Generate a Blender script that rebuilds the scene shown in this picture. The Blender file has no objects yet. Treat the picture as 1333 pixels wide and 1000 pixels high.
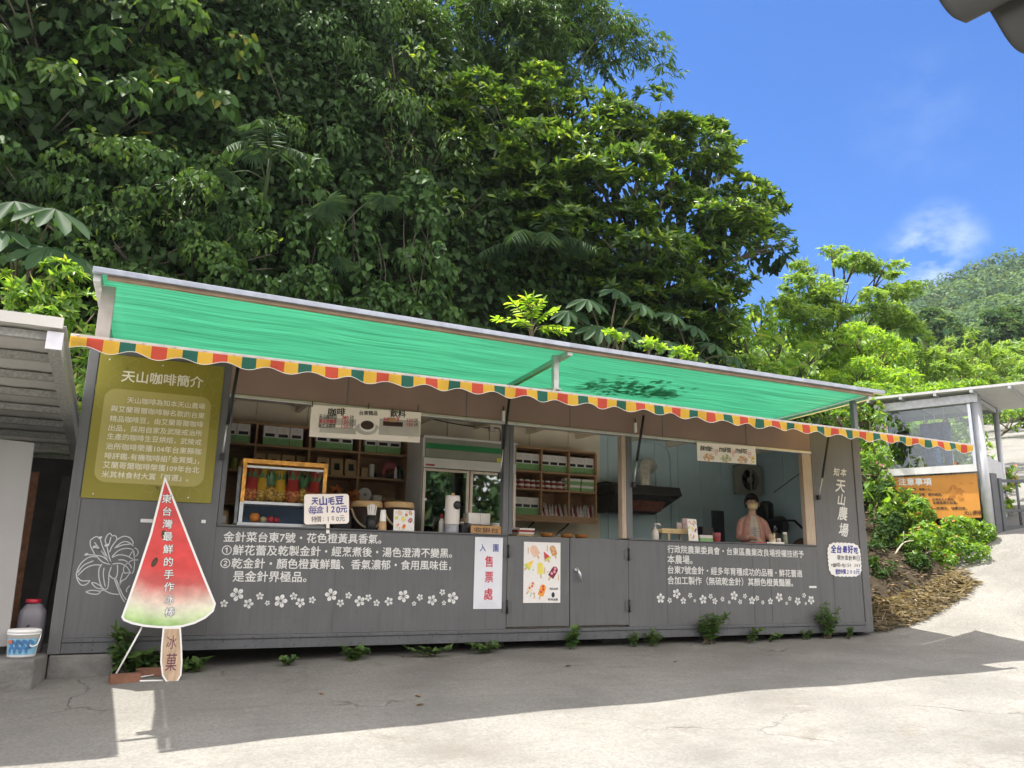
import bpy, bmesh, math, random
import numpy as np
from mathutils import Vector, Matrix
sc = bpy.context.scene
COL = sc.collection
# ---------------------------------------------------------------- camera
RES = (1333.0, 1000.0)
FPX = 1024.88
CAM = Vector((0.5523, -7.9321, 0.8322))
YAW, PITCH, ROLL = math.radians(25.045), math.radians(12.712), math.radians(1.09)
_f = Vector((math.sin(YAW)*math.cos(PITCH), math.cos(YAW)*math.cos(PITCH), math.sin(PITCH)))
_r = Vector((math.cos(YAW), -math.sin(YAW), 0)); _u = _r.cross(_f)
_r2 = math.cos(ROLL)*_r + math.sin(ROLL)*_u; _u2 = -math.sin(ROLL)*_r + math.cos(ROLL)*_u
cd = bpy.data.cameras.new('camera'); cam = bpy.data.objects.new('camera', cd); COL.objects.link(cam)
M = Matrix((( _r2.x, _u2.x, -_f.x, CAM.x), (_r2.y, _u2.y, -_f.y, CAM.y), (_r2.z, _u2.z, -_f.z, CAM.z), (0, 0, 0, 1)))
cam.matrix_world = M
cd.sensor_fit = 'HORIZONTAL'; cd.sensor_width = 36; cd.lens = FPX/RES[0]*36
cd.clip_start = 0.05; cd.clip_end = 3000
sc.camera = cam
# ---------------------------------------------------------------- sun, sky, exposure
SUNV = Vector((-0.79, 0.79, 3.28)).normalized()          # towards the sun
SUN_EL = math.asin(SUNV.z); SUN_AZ = math.atan2(SUNV.x, SUNV.y)
sl = bpy.data.lights.new('sun', 'SUN'); sl.energy = 3.45; sl.angle = math.radians(0.5); sl.color = (1.0, 0.95, 0.87)
so = bpy.data.objects.new('sun', sl); COL.objects.link(so)
so.rotation_euler = (-SUNV).to_track_quat('-Z', 'Y').to_euler(); so.location = SUNV*60
w = bpy.data.worlds.new("World"); sc.world = w; w.use_nodes = True
wn, wl = w.node_tree.nodes, w.node_tree.links
wn.clear()
wo = wn.new('ShaderNodeOutputWorld'); bg = wn.new('ShaderNodeBackground'); sky = wn.new('ShaderNodeTexSky')
sky.sky_type = 'NISHITA'; sky.sun_disc = False; sky.sun_elevation = SUN_EL; sky.sun_rotation = SUN_AZ
sky.air_density = 1.0; sky.dust_density = 0.3; sky.ozone_density = 3.0; sky.altitude = 400
tc = wn.new('ShaderNodeTexCoord'); mp = wn.new('ShaderNodeMapping'); mp.inputs['Scale'].default_value = (11, 11, 20)
nz = wn.new('ShaderNodeTexNoise'); nz.inputs['Scale'].default_value = 1.1; nz.inputs['Detail'].default_value = 9; nz.inputs['Roughness'].default_value = 0.6
cr = wn.new('ShaderNodeValToRGB'); cr.color_ramp.elements[0].position = 0.42; cr.color_ramp.elements[1].position = 0.80
sx = wn.new('ShaderNodeSeparateXYZ')
def near_dir(u, v, lo, hi, amp):
    d = (_f + (u-RES[0]/2)/FPX*_r2 - (v-RES[1]/2)/FPX*_u2).normalized()
    dp = wn.new('ShaderNodeVectorMath'); dp.operation = 'DOT_PRODUCT'; dp.inputs[1].default_value = d; wl.new(tc.outputs['Generated'], dp.inputs[0])
    r = wn.new('ShaderNodeMapRange'); r.interpolation_type = 'SMOOTHSTEP'; r.inputs['From Min'].default_value = lo; r.inputs['From Max'].default_value = hi; r.inputs['To Max'].default_value = amp; wl.new(dp.outputs['Value'], r.inputs['Value']); return r.outputs['Result']
c_a = near_dir(1222, 318, .9984, .9999, .34); c_b = near_dir(1200, 155, .996, .9995, .05); c_c = near_dir(1190, 350, .9984, .9999, .24)
cadd = wn.new('ShaderNodeMath'); cadd.operation = 'ADD'; wl.new(c_a, cadd.inputs[0]); wl.new(c_b, cadd.inputs[1]); cad2 = wn.new('ShaderNodeMath'); cad2.operation = 'ADD'; wl.new(cadd.outputs[0], cad2.inputs[0]); wl.new(c_c, cad2.inputs[1])
mu = wn.new('ShaderNodeMath'); mu.operation = 'MULTIPLY'; mu.use_clamp = True
mx = wn.new('ShaderNodeMixRGB'); mx.inputs['Color2'].default_value = (9.5, 9.8, 10.2, 1)
tint = wn.new('ShaderNodeMixRGB'); tint.blend_type = 'MULTIPLY'; tint.inputs['Fac'].default_value = 1; tint.inputs['Color2'].default_value = (0.39, 0.69, 1.10, 1)
wl.new(tc.outputs['Generated'], mp.inputs['Vector']); wl.new(mp.outputs['Vector'], nz.inputs['Vector'])
wl.new(nz.outputs['Fac'], cr.inputs['Fac']); wl.new(tc.outputs['Generated'], sx.inputs['Vector'])
wl.new(cr.outputs['Color'], mu.inputs[0]); wl.new(cad2.outputs[0], mu.inputs[1]); wl.new(mu.outputs[0], mx.inputs['Fac'])
wl.new(sky.outputs['Color'], tint.inputs['Color1']); wl.new(tint.outputs['Color'], mx.inputs['Color1'])
# white cloud cover added outside the view, as neutral fill light
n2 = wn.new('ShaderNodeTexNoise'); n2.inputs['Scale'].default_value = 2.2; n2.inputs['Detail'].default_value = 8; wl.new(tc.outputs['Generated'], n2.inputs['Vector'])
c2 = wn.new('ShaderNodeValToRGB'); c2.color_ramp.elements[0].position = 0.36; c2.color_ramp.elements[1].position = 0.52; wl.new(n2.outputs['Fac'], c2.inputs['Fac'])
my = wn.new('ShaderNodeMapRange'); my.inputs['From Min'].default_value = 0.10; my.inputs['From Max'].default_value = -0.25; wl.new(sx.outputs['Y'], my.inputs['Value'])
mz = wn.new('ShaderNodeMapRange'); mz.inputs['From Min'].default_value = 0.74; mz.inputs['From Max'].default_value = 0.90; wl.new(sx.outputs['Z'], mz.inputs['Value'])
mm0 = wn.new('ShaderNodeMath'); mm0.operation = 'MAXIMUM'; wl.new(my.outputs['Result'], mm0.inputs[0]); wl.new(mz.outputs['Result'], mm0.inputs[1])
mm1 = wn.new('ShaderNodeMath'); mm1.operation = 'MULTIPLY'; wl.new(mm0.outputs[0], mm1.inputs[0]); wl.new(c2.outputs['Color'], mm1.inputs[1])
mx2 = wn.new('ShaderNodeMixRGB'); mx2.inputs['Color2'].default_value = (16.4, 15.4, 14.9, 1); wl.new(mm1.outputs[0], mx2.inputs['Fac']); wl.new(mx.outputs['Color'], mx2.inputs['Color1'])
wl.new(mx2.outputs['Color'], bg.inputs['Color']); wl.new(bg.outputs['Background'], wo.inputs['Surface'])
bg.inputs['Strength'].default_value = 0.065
sc.view_settings.view_transform = 'Standard'; sc.view_settings.look = 'None'; sc.view_settings.gamma = 1
sc.view_settings.exposure = 1.7
sc.cycles.max_bounces = 8; sc.cycles.transparent_max_bounces = 8; sc.cycles.diffuse_bounces = 7
# ---------------------------------------------------------------- helpers
RND = random.Random(11)
rng = np.random.default_rng(7)
def ray(u, v): return _f + (u-RES[0]/2)/FPX*_r2 - (v-RES[1]/2)/FPX*_u2
def PY(u, v, y=0.0): d = ray(u, v); return CAM + d*((y-CAM.y)/d.y)
def PX(u, v, x): d = ray(u, v); return CAM + d*((x-CAM.x)/d.x)
def PZ(u, v, z): d = ray(u, v); return CAM + d*((z-CAM.z)/d.z)
def PD(u, v, dep): return CAM + ray(u, v)*dep
def depth(p): return (Vector(p)-CAM).dot(_f)

MATS = {}
def node_mat(name):
    m = bpy.data.materials.new(name); m.use_nodes = True
    return m, m.node_tree.nodes, m.node_tree.links, m.node_tree.nodes['Principled BSDF']
def mat(name, col, rough=0.6, metal=0.0, var=0.12, scale=6.0, bump=0.0, bscale=40.0, spec=0.4, dirt=None, streak=None, detail=5):
    if name in MATS: return MATS[name]
    m, N, L, b = node_mat(name)
    b.inputs['Roughness'].default_value = rough; b.inputs['Metallic'].default_value = metal
    b.inputs['Specular IOR Level'].default_value = spec
    t = N.new('ShaderNodeTexCoord'); n = N.new('ShaderNodeTexNoise'); n.inputs['Scale'].default_value = scale; n.inputs['Detail'].default_value = detail
    src = t.outputs['Object']
    if streak:
        mp = N.new('ShaderNodeMapping'); mp.inputs['Scale'].default_value = streak; L.new(src, mp.inputs['Vector']); src = mp.outputs['Vector']
    L.new(src, n.inputs['Vector'])
    r = N.new('ShaderNodeValToRGB'); e = r.color_ramp.elements
    e[0].position = 0.3; e[1].position = 0.7
    e[0].color = (*[max(0, c*(1-var)) for c in col], 1); e[1].color = (*[min(1, c*(1+var)) for c in col], 1)
    L.new(n.outputs['Fac'], r.inputs['Fac']); out = r.outputs['Color']
    if dirt:
        n2 = N.new('ShaderNodeTexNoise'); n2.inputs['Scale'].default_value = dirt[1]; n2.inputs['Detail'].default_value = 8; n2.inputs['Roughness'].default_value = .7
        L.new(t.outputs['Object'], n2.inputs['Vector'])
        r2 = N.new('ShaderNodeValToRGB'); r2.color_ramp.elements[0].position = dirt[2]; r2.color_ramp.elements[1].position = dirt[2]+.14
        L.new(n2.outputs['Fac'], r2.inputs['Fac'])
        x = N.new('ShaderNodeMixRGB'); x.inputs['Color2'].default_value = (*dirt[0], 1); L.new(r2.outputs['Color'], x.inputs['Fac']); L.new(out, x.inputs['Color1']); out = x.outputs['Color']
    L.new(out, b.inputs['Base Color'])
    if bump:
        n3 = N.new('ShaderNodeTexNoise'); n3.inputs['Scale'].default_value = bscale; n3.inputs['Detail'].default_value = 6; L.new(src if streak else t.outputs['Object'], n3.inputs['Vector'])
        bp = N.new('ShaderNodeBump'); bp.inputs['Strength'].default_value = bump; bp.inputs['Distance'].default_value = .02
        L.new(n3.outputs['Fac'], bp.inputs['Height']); L.new(bp.outputs['Normal'], b.inputs['Normal'])
    MATS[name] = m
    return m
def leaf_mat(name, c1, c2, c3=None, trans=0.35, rough=0.45, p3=0.94, spec=0.5):
    m, N, L, b = node_mat(name)
    g = N.new('ShaderNodeNewGeometry'); r = N.new('ShaderNodeValToRGB'); e = r.color_ramp.elements
    e[0].color = (*c1, 1); e[1].color = (*c2, 1); e[0].position = 0.05; e[1].position = p3-.08
    if c3:
        q = e.new(p3); q.color = (*c3, 1)
    L.new(g.outputs['Random Per Island'], r.inputs['Fac'])
    L.new(r.outputs['Color'], b.inputs['Base Color']); b.inputs['Roughness'].default_value = rough; b.inputs['Specular IOR Level'].default_value = spec
    tr = N.new('ShaderNodeBsdfTranslucent'); mx = N.new('ShaderNodeMixShader'); mx.inputs['Fac'].default_value = trans
    br = N.new('ShaderNodeMixRGB'); br.blend_type = 'MULTIPLY'; br.inputs['Fac'].default_value = 1; br.inputs['Color2'].default_value = (1.9, 1.7, .7, 1)
    L.new(r.outputs['Color'], br.inputs['Color1']); L.new(br.outputs['Color'], tr.inputs['Color'])
    o = N['Material Output']; L.new(b.outputs['BSDF'], mx.inputs[1]); L.new(tr.outputs['BSDF'], mx.inputs[2]); L.new(mx.outputs[0], o.inputs['Surface'])
    MATS[name] = m
    return m
def thin_mat(name, col, tcol, fac, rough=.7, lines=None):
    m, N, L, b = node_mat(name)
    b.inputs['Base Color'].default_value = (*col, 1); b.inputs['Roughness'].default_value = rough; b.inputs['Specular IOR Level'].default_value = .2
    tr = N.new('ShaderNodeBsdfTranslucent'); tr.inputs['Color'].default_value = (*tcol, 1)
    if lines:
        t = N.new('ShaderNodeTexCoord'); mp = N.new('ShaderNodeMapping'); mp.inputs['Scale'].default_value = lines; n = N.new('ShaderNodeTexNoise'); n.inputs['Scale'].default_value = 1.0; n.inputs['Detail'].default_value = 6
        L.new(t.outputs['Object'], mp.inputs['Vector']); L.new(mp.outputs['Vector'], n.inputs['Vector'])
        r = N.new('ShaderNodeValToRGB'); r.color_ramp.elements[0].position = .3; r.color_ramp.elements[1].position = .75
        r.color_ramp.elements[0].color = (*[c*.70 for c in tcol], 1); r.color_ramp.elements[1].color = (*[min(1, c*1.20+.01) for c in tcol], 1)
        L.new(n.outputs['Fac'], r.inputs['Fac']); L.new(r.outputs['Color'], tr.inputs['Color'])
    mx = N.new('ShaderNodeMixShader'); mx.inputs['Fac'].default_value = fac
    L.new(b.outputs['BSDF'], mx.inputs[1]); L.new(tr.outputs['BSDF'], mx.inputs[2]); L.new(mx.outputs[0], N['Material Output'].inputs['Surface'])
    MATS[name] = m
    return m
def glass_mat(name, col=(.9, .95, .95), refl=0.10, rough=0.02, tint=0.0):
    m, N, L, b = node_mat(name)
    tr = N.new('ShaderNodeBsdfTransparent'); tr.inputs['Color'].default_value = (*col, 1)
    gl = N.new('ShaderNodeBsdfGlossy'); gl.inputs['Roughness'].default_value = rough; gl.inputs['Color'].default_value = (1, 1, 1, 1)
    fr = N.new('ShaderNodeFresnel'); fr.inputs['IOR'].default_value = 1.45
    ad = N.new('ShaderNodeMath'); ad.operation = 'ADD'; ad.inputs[1].default_value = refl; ad.use_clamp = True; L.new(fr.outputs[0], ad.inputs[0])
    mx = N.new('ShaderNodeMixShader'); L.new(ad.outputs[0], mx.inputs['Fac'])
    L.new(tr.outputs[0], mx.inputs[1]); L.new(gl.outputs[0], mx.inputs[2]); L.new(mx.outputs[0], N['Material Output'].inputs['Surface'])
    MATS[name] = m
    return m

def tag(o, label=None, cat=None, group=None, kind=None):
    if label: o['label'] = label
    if cat: o['category'] = cat
    if group: o['group'] = group
    if kind: o['kind'] = kind
    return o
def thing(name, label, cat, loc=(0, 0, 0), group=None):
    o = bpy.data.objects.new(name, None); COL.objects.link(o); o.location = loc; o.empty_display_size = .2
    return tag(o, label, cat, group)
def woff(o):
    v = Vector((0, 0, 0))
    while o is not None: v += o.location; o = o.parent
    return v
def link_mesh(name, me, parent=None):
    o = bpy.data.objects.new(name, me); COL.objects.link(o)
    if parent is not None: o.parent = parent
    return o
def copy_tree(o, parent=None, loc=None):
    c = o.copy(); COL.objects.link(c); c.parent = parent
    if loc is not None: c.location = loc
    for ch in list(o.children): copy_tree(ch, c)
    return c
class MB:
    def __init__(s): s.v = []; s.f = []; s.m = []; s.mats = []; s.smooth = []
    def mi(s, m):
        if m not in s.mats: s.mats.append(m)
        return s.mats.index(m)
    def add(s, vs, fs, m, smooth=False):
        k = len(s.v); i = s.mi(m); s.v += [tuple(v) for v in vs]
        for f in fs: s.f.append([a+k for a in f]); s.m.append(i); s.smooth.append(smooth)
        return s
    def box(s, a, b, m):
        x0, y0, z0 = [min(p, q) for p, q in zip(a, b)]; x1, y1, z1 = [max(p, q) for p, q in zip(a, b)]
        return s.add([(x0,y0,z0),(x1,y0,z0),(x1,y1,z0),(x0,y1,z0),(x0,y0,z1),(x1,y0,z1),(x1,y1,z1),(x0,y1,z1)],
                     [(0,3,2,1),(4,5,6,7),(0,1,5,4),(1,2,6,5),(2,3,7,6),(3,0,4,7)], m)
    def obox(s, c, ax, ay, az, hx, hy, hz, m):
        c = Vector(c); ax, ay, az = Vector(ax)*hx, Vector(ay)*hy, Vector(az)*hz
        vs = [c-ax-ay-az, c+ax-ay-az, c+ax+ay-az, c-ax+ay-az, c-ax-ay+az, c+ax-ay+az, c+ax+ay+az, c-ax+ay+az]
        return s.add(vs, [(0,3,2,1),(4,5,6,7),(0,1,5,4),(1,2,6,5),(2,3,7,6),(3,0,4,7)], m)
    def beam(s, p0, p1, w, h, m, up=(0, 0, 1)):
        p0, p1 = Vector(p0), Vector(p1); d = (p1-p0); l = d.length; d.normalize(); u = Vector(up); sd = d.cross(u).normalized(); u = sd.cross(d)
        return s.obox((p0+p1)/2, d, sd, u, l/2, w/2, h/2, m)
    def tube(s, pts, r, m, n=8, cap=True):
        pts = [Vector(p) for p in pts]; rs = r if isinstance(r, (list, tuple)) else [r]*len(pts)
        vs = []; fs = []; ref = Vector((0.31, 0.17, 0.93))
        for i, p in enumerate(pts):
            d = (pts[min(i+1, len(pts)-1)]-pts[max(i-1, 0)]).normalized()
            if abs(d.dot(ref)) > .95: ref = Vector((1, .1, 0))
            a = d.cross(ref).normalized(); b = d.cross(a)
            for k in range(n):
                t = 2*math.pi*k/n; vs.append(p+(a*math.cos(t)+b*math.sin(t))*rs[i])
        for i in range(len(pts)-1):
            for k in range(n): fs.append((i*n+k, i*n+(k+1) % n, (i+1)*n+(k+1) % n, (i+1)*n+k))
        if cap: fs.append(tuple(range(n))[::-1]); fs.append(tuple(range((len(pts)-1)*n, len(pts)*n)))
        return s.add(vs, fs, m, True)
    def lathe(s, c, prof, m, n=16, axis=(0, 0, 1)):
        c = Vector(c); az = Vector(axis).normalized(); ax = az.orthogonal().normalized(); ay = az.cross(ax)
        vs = []; fs = []
        for r, h in prof:
            for k in range(n):
                t = 2*math.pi*k/n; vs.append(c+az*h+(ax*math.cos(t)+ay*math.sin(t))*r)
        for i in range(len(prof)-1):
            for k in range(n): fs.append((i*n+k, i*n+(k+1) % n, (i+1)*n+(k+1) % n, (i+1)*n+k))
        fs.append(tuple(range(n))[::-1]); fs.append(tuple(range((len(prof)-1)*n, len(prof)*n)))
        return s.add(vs, fs, m, True)
    def ball(s, c, r, m, n=12, k=8):
        rx, ry, rz = r if isinstance(r, (tuple, list)) else (r, r, r)
        vs = [(c[0], c[1], c[2]-rz)]; fs = []
        for i in range(1, k):
            a = -math.pi/2+math.pi*i/k
            for j in range(n): t = 2*math.pi*j/n; vs.append((c[0]+rx*math.cos(a)*math.cos(t), c[1]+ry*math.cos(a)*math.sin(t), c[2]+rz*math.sin(a)))
        vs.append((c[0], c[1], c[2]+rz))
        for j in range(n): fs.append((0, 1+(j+1) % n, 1+j))
        for i in range(k-2):
            for j in range(n): a = 1+i*n; fs.append((a+j, a+(j+1) % n, a+n+(j+1) % n, a+n+j))
        q = len(vs)-1; a = 1+(k-2)*n
        for j in range(n): fs.append((a+j, a+(j+1) % n, q))
        return s.add(vs, fs, m, True)
    def prism(s, out, vec, m):            # outline of 3-D points extruded along vec
        n = len(out); vec = Vector(vec); vs = [Vector(p) for p in out]+[Vector(p)+vec for p in out]
        fs = [tuple(range(n)), tuple(range(2*n-1, n-1, -1))]+[(i, i+n, (i+1) % n+n, (i+1) % n) for i in range(n)]
        return s.add(vs, fs, m)
    def build(s, name, parent=None, bevel=0, seg=2):
        me = bpy.data.meshes.new(name); off = woff(parent) if parent is not None else Vector((0, 0, 0))
        me.from_pydata([(v[0]-off.x, v[1]-off.y, v[2]-off.z) for v in s.v], [], s.f)
        for m in s.mats: me.materials.append(m)
        me.polygons.foreach_set('material_index', s.m); me.polygons.foreach_set('use_smooth', s.smooth); me.update()
        o = link_mesh(name, me, parent)
        if bevel:
            b = o.modifiers.new('bevel', 'BEVEL'); b.width = bevel; b.segments = seg; b.limit_method = 'ANGLE'; b.angle_limit = math.radians(40)
        return o
    def base(s):                           # re-home a thing that is one mesh: origin at its base
        xs = np.array(s.v); return Vector(((xs[:, 0].min()+xs[:, 0].max())/2, (xs[:, 1].min()+xs[:, 1].max())/2, xs[:, 2].min()))
    def build_thing(s, name, label, cat, group=None, bevel=0):
        b = s.base(); s.v = [(x-b.x, y-b.y, z-b.z) for x, y, z in s.v]
        o = s.build(name, None, bevel); o.location = b
        return tag(o, label, cat, group)

# ---------------------------------------------------------------- lettering
_TC = {}
BOLD = ((0, 0), (1, .3), (-.3, 1), (-1, -.3), (.3, -1))     # a heavier stroke is the glyph laid a hair aside of itself
def glyphs(s, bold=0.0, shear=0.0):
    k = (s, shear)
    if k in _TC: return _TC[k]
    c = bpy.data.curves.new('lettering', 'FONT'); c.body = s; c.size = 1; c.shear = shear; c.resolution_u = 2
    o = bpy.data.objects.new('lettering', c); COL.objects.link(o)
    me = bpy.data.meshes.new_from_object(o.evaluated_get(bpy.context.evaluated_depsgraph_get()))
    vs = [(v.co.x, v.co.y) for v in me.vertices]; fs = [tuple(p.vertices) for p in me.polygons]
    bpy.data.objects.remove(o); bpy.data.curves.remove(c); bpy.data.meshes.remove(me)
    _TC[k] = (vs, fs)
    return _TC[k]
class Frame:                               # a flat face: origin, width axis, up axis, outward normal
    def __init__(s, o, ex, ez, W=None, H=None):
        s.o = Vector(o); s.ex = Vector(ex).normalized(); s.ez = Vector(ez).normalized(); s.n = s.ex.cross(s.ez).normalized(); s.W = W; s.H = H
    def p(s, x, y, k=0.0): return s.o+s.ex*x+s.ez*y+s.n*k
    @staticmethod
    def corners(bl, br, tl, off=0):
        f = Frame(bl, br-bl, tl-bl, (br-bl).length, (tl-bl).length); return f
def put_text(mb, fr, s, x0, y0, x1, m, lift=.003, bold=.012, h=None, shear=0.0, y1=None, vertical=False, pad=0):
    """line of text whose ink spans x0..x1 with its baseline at y0 (y1 at the far end)"""
    vs, fs = glyphs(s, bold, shear)
    if not vs: return
    a = min(v[0] for v in vs); b = max(v[0] for v in vs); k = (x1-x0)/(b-a); kz = h if h else k
    dy = ((y1 if y1 is not None else y0)-y0)/(x1-x0)
    for i, (bx_, by_) in enumerate(BOLD if bold > .004 else BOLD[:1]):
        mb.add([fr.p(x0+(v[0]-a+bx_*bold)*k, y0+(v[1]+by_*bold)*kz+dy*(v[0]-a)*k, lift+.00025*i) for v in vs], fs, m)
def put_char(mb, fr, ch, cx, cy, size, m, lift=.003, bold=.015, rot=0.0, sx=1.0, shear=0.0):
    vs, fs = glyphs(ch, bold, shear)
    if not vs: return
    a = (min(v[0] for v in vs)+max(v[0] for v in vs))/2; b = (min(v[1] for v in vs)+max(v[1] for v in vs))/2
    c, sn = math.cos(rot), math.sin(rot)
    for i, (bx_, by_) in enumerate(BOLD if bold > .004 else BOLD[:1]):
        out = []
        for x, y in vs:
            x = (x-a+bx_*bold)*size*sx; y = (y-b+by_*bold)*size; out.append(fr.p(cx+x*c-y*sn, cy+x*sn+y*c, lift+.00025*i))
        mb.add(out, fs, m)
def hand_text(mb, fr, s, x0, y0, x1, m, size, lift=.003, bold=.012, seed=1):
    r = random.Random(seed); n = len(s); st = (x1-x0)/max(1, n)
    for i, ch in enumerate(s):
        if ch != ' ': put_char(mb, fr, ch, x0+st*(i+.5), y0+r.uniform(-.06, .06)*size, size*r.uniform(.88, 1.1), m, lift, bold, r.uniform(-.1, .1), r.uniform(.85, 1.0), r.uniform(0, .15))
def ell(fr, cx, cy, rx, ry, k, n=20, rot=0, a0=0, a1=2*math.pi):
    out = []
    for i in range(n):
        t = a0+(a1-a0)*i/(n if a1-a0 > 6.2 else n-1); x = rx*math.cos(t); y = ry*math.sin(t); c, s = math.cos(rot), math.sin(rot)
        out.append(fr.p(cx+x*c-y*s, cy+x*s+y*c, k))
    return out
def flat(mb, pts, m): mb.add(pts, [tuple(range(len(pts)))], m)
def rect(mb, fr, x0, y0, x1, y1, m, k=.002): flat(mb, [fr.p(x0, y0, k), fr.p(x1, y0, k), fr.p(x1, y1, k), fr.p(x0, y1, k)], m)
def ribbon(mb, fr, pts, wd, m, k=.003):
    """thin painted line through 2-D points"""
    P = [Vector(p) for p in pts]
    vs = []
    for i, p in enumerate(P):
        d = (P[min(i+1, len(P)-1)]-P[max(0, i-1)]); d = d.normalized() if d.length > 1e-9 else Vector((1, 0)); nrm = Vector((-d.y, d.x))
        ww = wd*(1 if 0 < i < len(P)-1 else .6); vs += [fr.p(*(p+nrm*ww/2), k), fr.p(*(p-nrm*ww/2), k)]
    mb.add(vs, [(2*i, 2*i+1, 2*i+3, 2*i+2) for i in range(len(P)-1)], m)
def spline(pts, n=6):
    P = [Vector(p) for p in pts]; out = []
    for i in range(len(P)-1):
        p0, p1, p2, p3 = P[max(0, i-1)], P[i], P[i+1], P[min(len(P)-1, i+2)]
        for k in range(n):
            t = k/n; out.append(.5*((2*p1)+(p2-p0)*t+(2*p0-5*p1+4*p2-p3)*t*t+(3*p1-p0-3*p2+p3)*t**3))
    return out+[P[-1]]
WALL = Frame((0, 0, 0), (1, 0, 0), (0, 0, 1))
def wp(u, v): return PY(u, v, 0)
# ================================================================ the setting
def lerp_tab(x, xs, ys): return float(np.interp(x, xs, ys))
def gz(x, y):                              # height of the concrete yard and the drive that climbs to the gate
    zw = lerp_tab(x, [-4, .3, 4, 9.6, 14], [-.3, -.19, -.09, -.07, -.05]); s = lerp_tab(x, [0, 4, 9, 14], [.07, .07, .045, .03])
    q = (x-9.8)*.9+(y+1.0)*.43
    return zw+s*min(y, .5)+lerp_tab(q, [0, 1, 2, 3, 4.6, 10, 21, 40, 80], [0, .12, .40, .78, 1.45, 3.0, 5.5, 9, 14])
def yb(x): return lerp_tab(x, [9.5, 9.86, 11, 12, 12.7, 13.35, 14.1, 17, 22, 28, 36, 60], [.0, .05, .07, .19, .40, .63, 1.1, 3.6, 7.2, 11.6, 17.0, 30])
def hz(x, y):                              # the bank and the steep overgrown hillside behind the kiosk
    d = y-yb(x)
    bank = gz(x, y)+(.55*min(d, 2.6)+.16*max(0, d-2.6) if d > 0 else -.35+.9*max(-.6, d))
    cl = min(lerp_tab(y, [2.6, 3.2, 4.6, 5.6, 6.3, 7.2, 9, 20, 40], [-.35, -.3, 1.2, 4.5, 9.5, 13.5, 15, 19, 24]), lerp_tab(x, [-30, 2, 4.5, 6.5, 9.5], [24, 15, 12, 10, 8])+.05*max(0, y-6))
    wgt = lerp_tab(x, [8.7, 9.7, 12.5, 16.5], [1, .9, .35, 0])
    if x < 9.75: bank = gz(x, y)-.05
    return wgt*cl+(1-wgt)*bank if cl > bank or wgt < .4 else max(bank, cl*wgt+(1-wgt)*bank)
m_conc = mat('concrete_paving', (.200, .195, .178), .9, var=.17, scale=1.1, bump=.35, bscale=70, spec=.25, dirt=((.165, .155, .135), 2.2, .56), detail=9)
m_soil = mat('bank_soil', (.045, .036, .024), .95, var=.4, scale=9, bump=.6, bscale=30, spec=.1)
m_hill = mat('hillside_soil', (.016, .024, .010), .95, var=.4, scale=4, bump=.6, bscale=8, spec=.05)
def grid(name, xs, ys, fz, m, keep=None):
    vs = []; ids = {}; fs = []
    for j, y in enumerate(ys):
        for i, x in enumerate(xs): ids[i, j] = len(vs); vs.append((x, y, fz(x, y)))
    for j in range(len(ys)-1):
        for i in range(len(xs)-1):
            if keep is None or keep((xs[i]+xs[i+1])/2, (ys[j]+ys[j+1])/2): fs.append((ids[i, j], ids[i+1, j], ids[i+1, j+1], ids[i, j+1]))
    mb = MB(); mb.add(vs, fs, m, True); o = mb.build(name); return tag(o, kind='structure')
def steps(a, b, d): return list(np.arange(a, b+1e-6, d))
# cracks and joints of the paving are ridged noise in its material
m = m_conc; N = m.node_tree.nodes; L = m.node_tree.links; b = N['Principled BSDF']
old = b.inputs['Base Color'].links[0].from_socket
t = N.new('ShaderNodeTexCoord'); wv = N.new('ShaderNodeTexNoise'); wv.inputs['Scale'].default_value = 1.3; wv.inputs['Detail'].default_value = 7
vo = N.new('ShaderNodeTexVoronoi'); vo.feature = 'DISTANCE_TO_EDGE'; vo.inputs['Scale'].default_value = .42
ad = N.new('ShaderNodeMixRGB'); ad.inputs['Fac'].default_value = .22; L.new(t.outputs['Object'], wv.inputs['Vector']); L.new(t.outputs['Object'], ad.inputs['Color1']); L.new(wv.outputs['Color'], ad.inputs['Color2']); L.new(ad.outputs['Color'], vo.inputs['Vector'])
cr = N.new('ShaderNodeValToRGB'); cr.color_ramp.elements[0].position = .002; cr.color_ramp.elements[1].position = .008; cr.color_ramp.elements[0].color = (.45, .45, .45, 1)
L.new(vo.outputs['Distance'], cr.inputs['Fac']); mm = N.new('ShaderNodeMixRGB'); mm.blend_type = 'MULTIPLY'; mm.inputs['Fac'].default_value = .12
L.new(old, mm.inputs['Color1']); L.new(cr.outputs['Color'], mm.inputs['Color2'])
fn = N.new('ShaderNodeTexNoise'); fn.inputs['Scale'].default_value = 38; fn.inputs['Detail'].default_value = 6; fn.inputs['Roughness'].default_value = .75; L.new(t.outputs['Object'], fn.inputs['Vector'])
fr_ = N.new('ShaderNodeValToRGB'); fr_.color_ramp.elements[0].position = .35; fr_.color_ramp.elements[1].position = .62; fr_.color_ramp.elements[0].color = (.74, .74, .74, 1); fr_.color_ramp.elements[1].color = (1.10, 1.10, 1.10, 1)
L.new(fn.outputs['Fac'], fr_.inputs['Fac']); m2 = N.new('ShaderNodeMixRGB'); m2.blend_type = 'MULTIPLY'; m2.inputs['Fac'].default_value = 1
L.new(mm.outputs['Color'], m2.inputs['Color1']); L.new(fr_.outputs['Color'], m2.inputs['Color2'])
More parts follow.
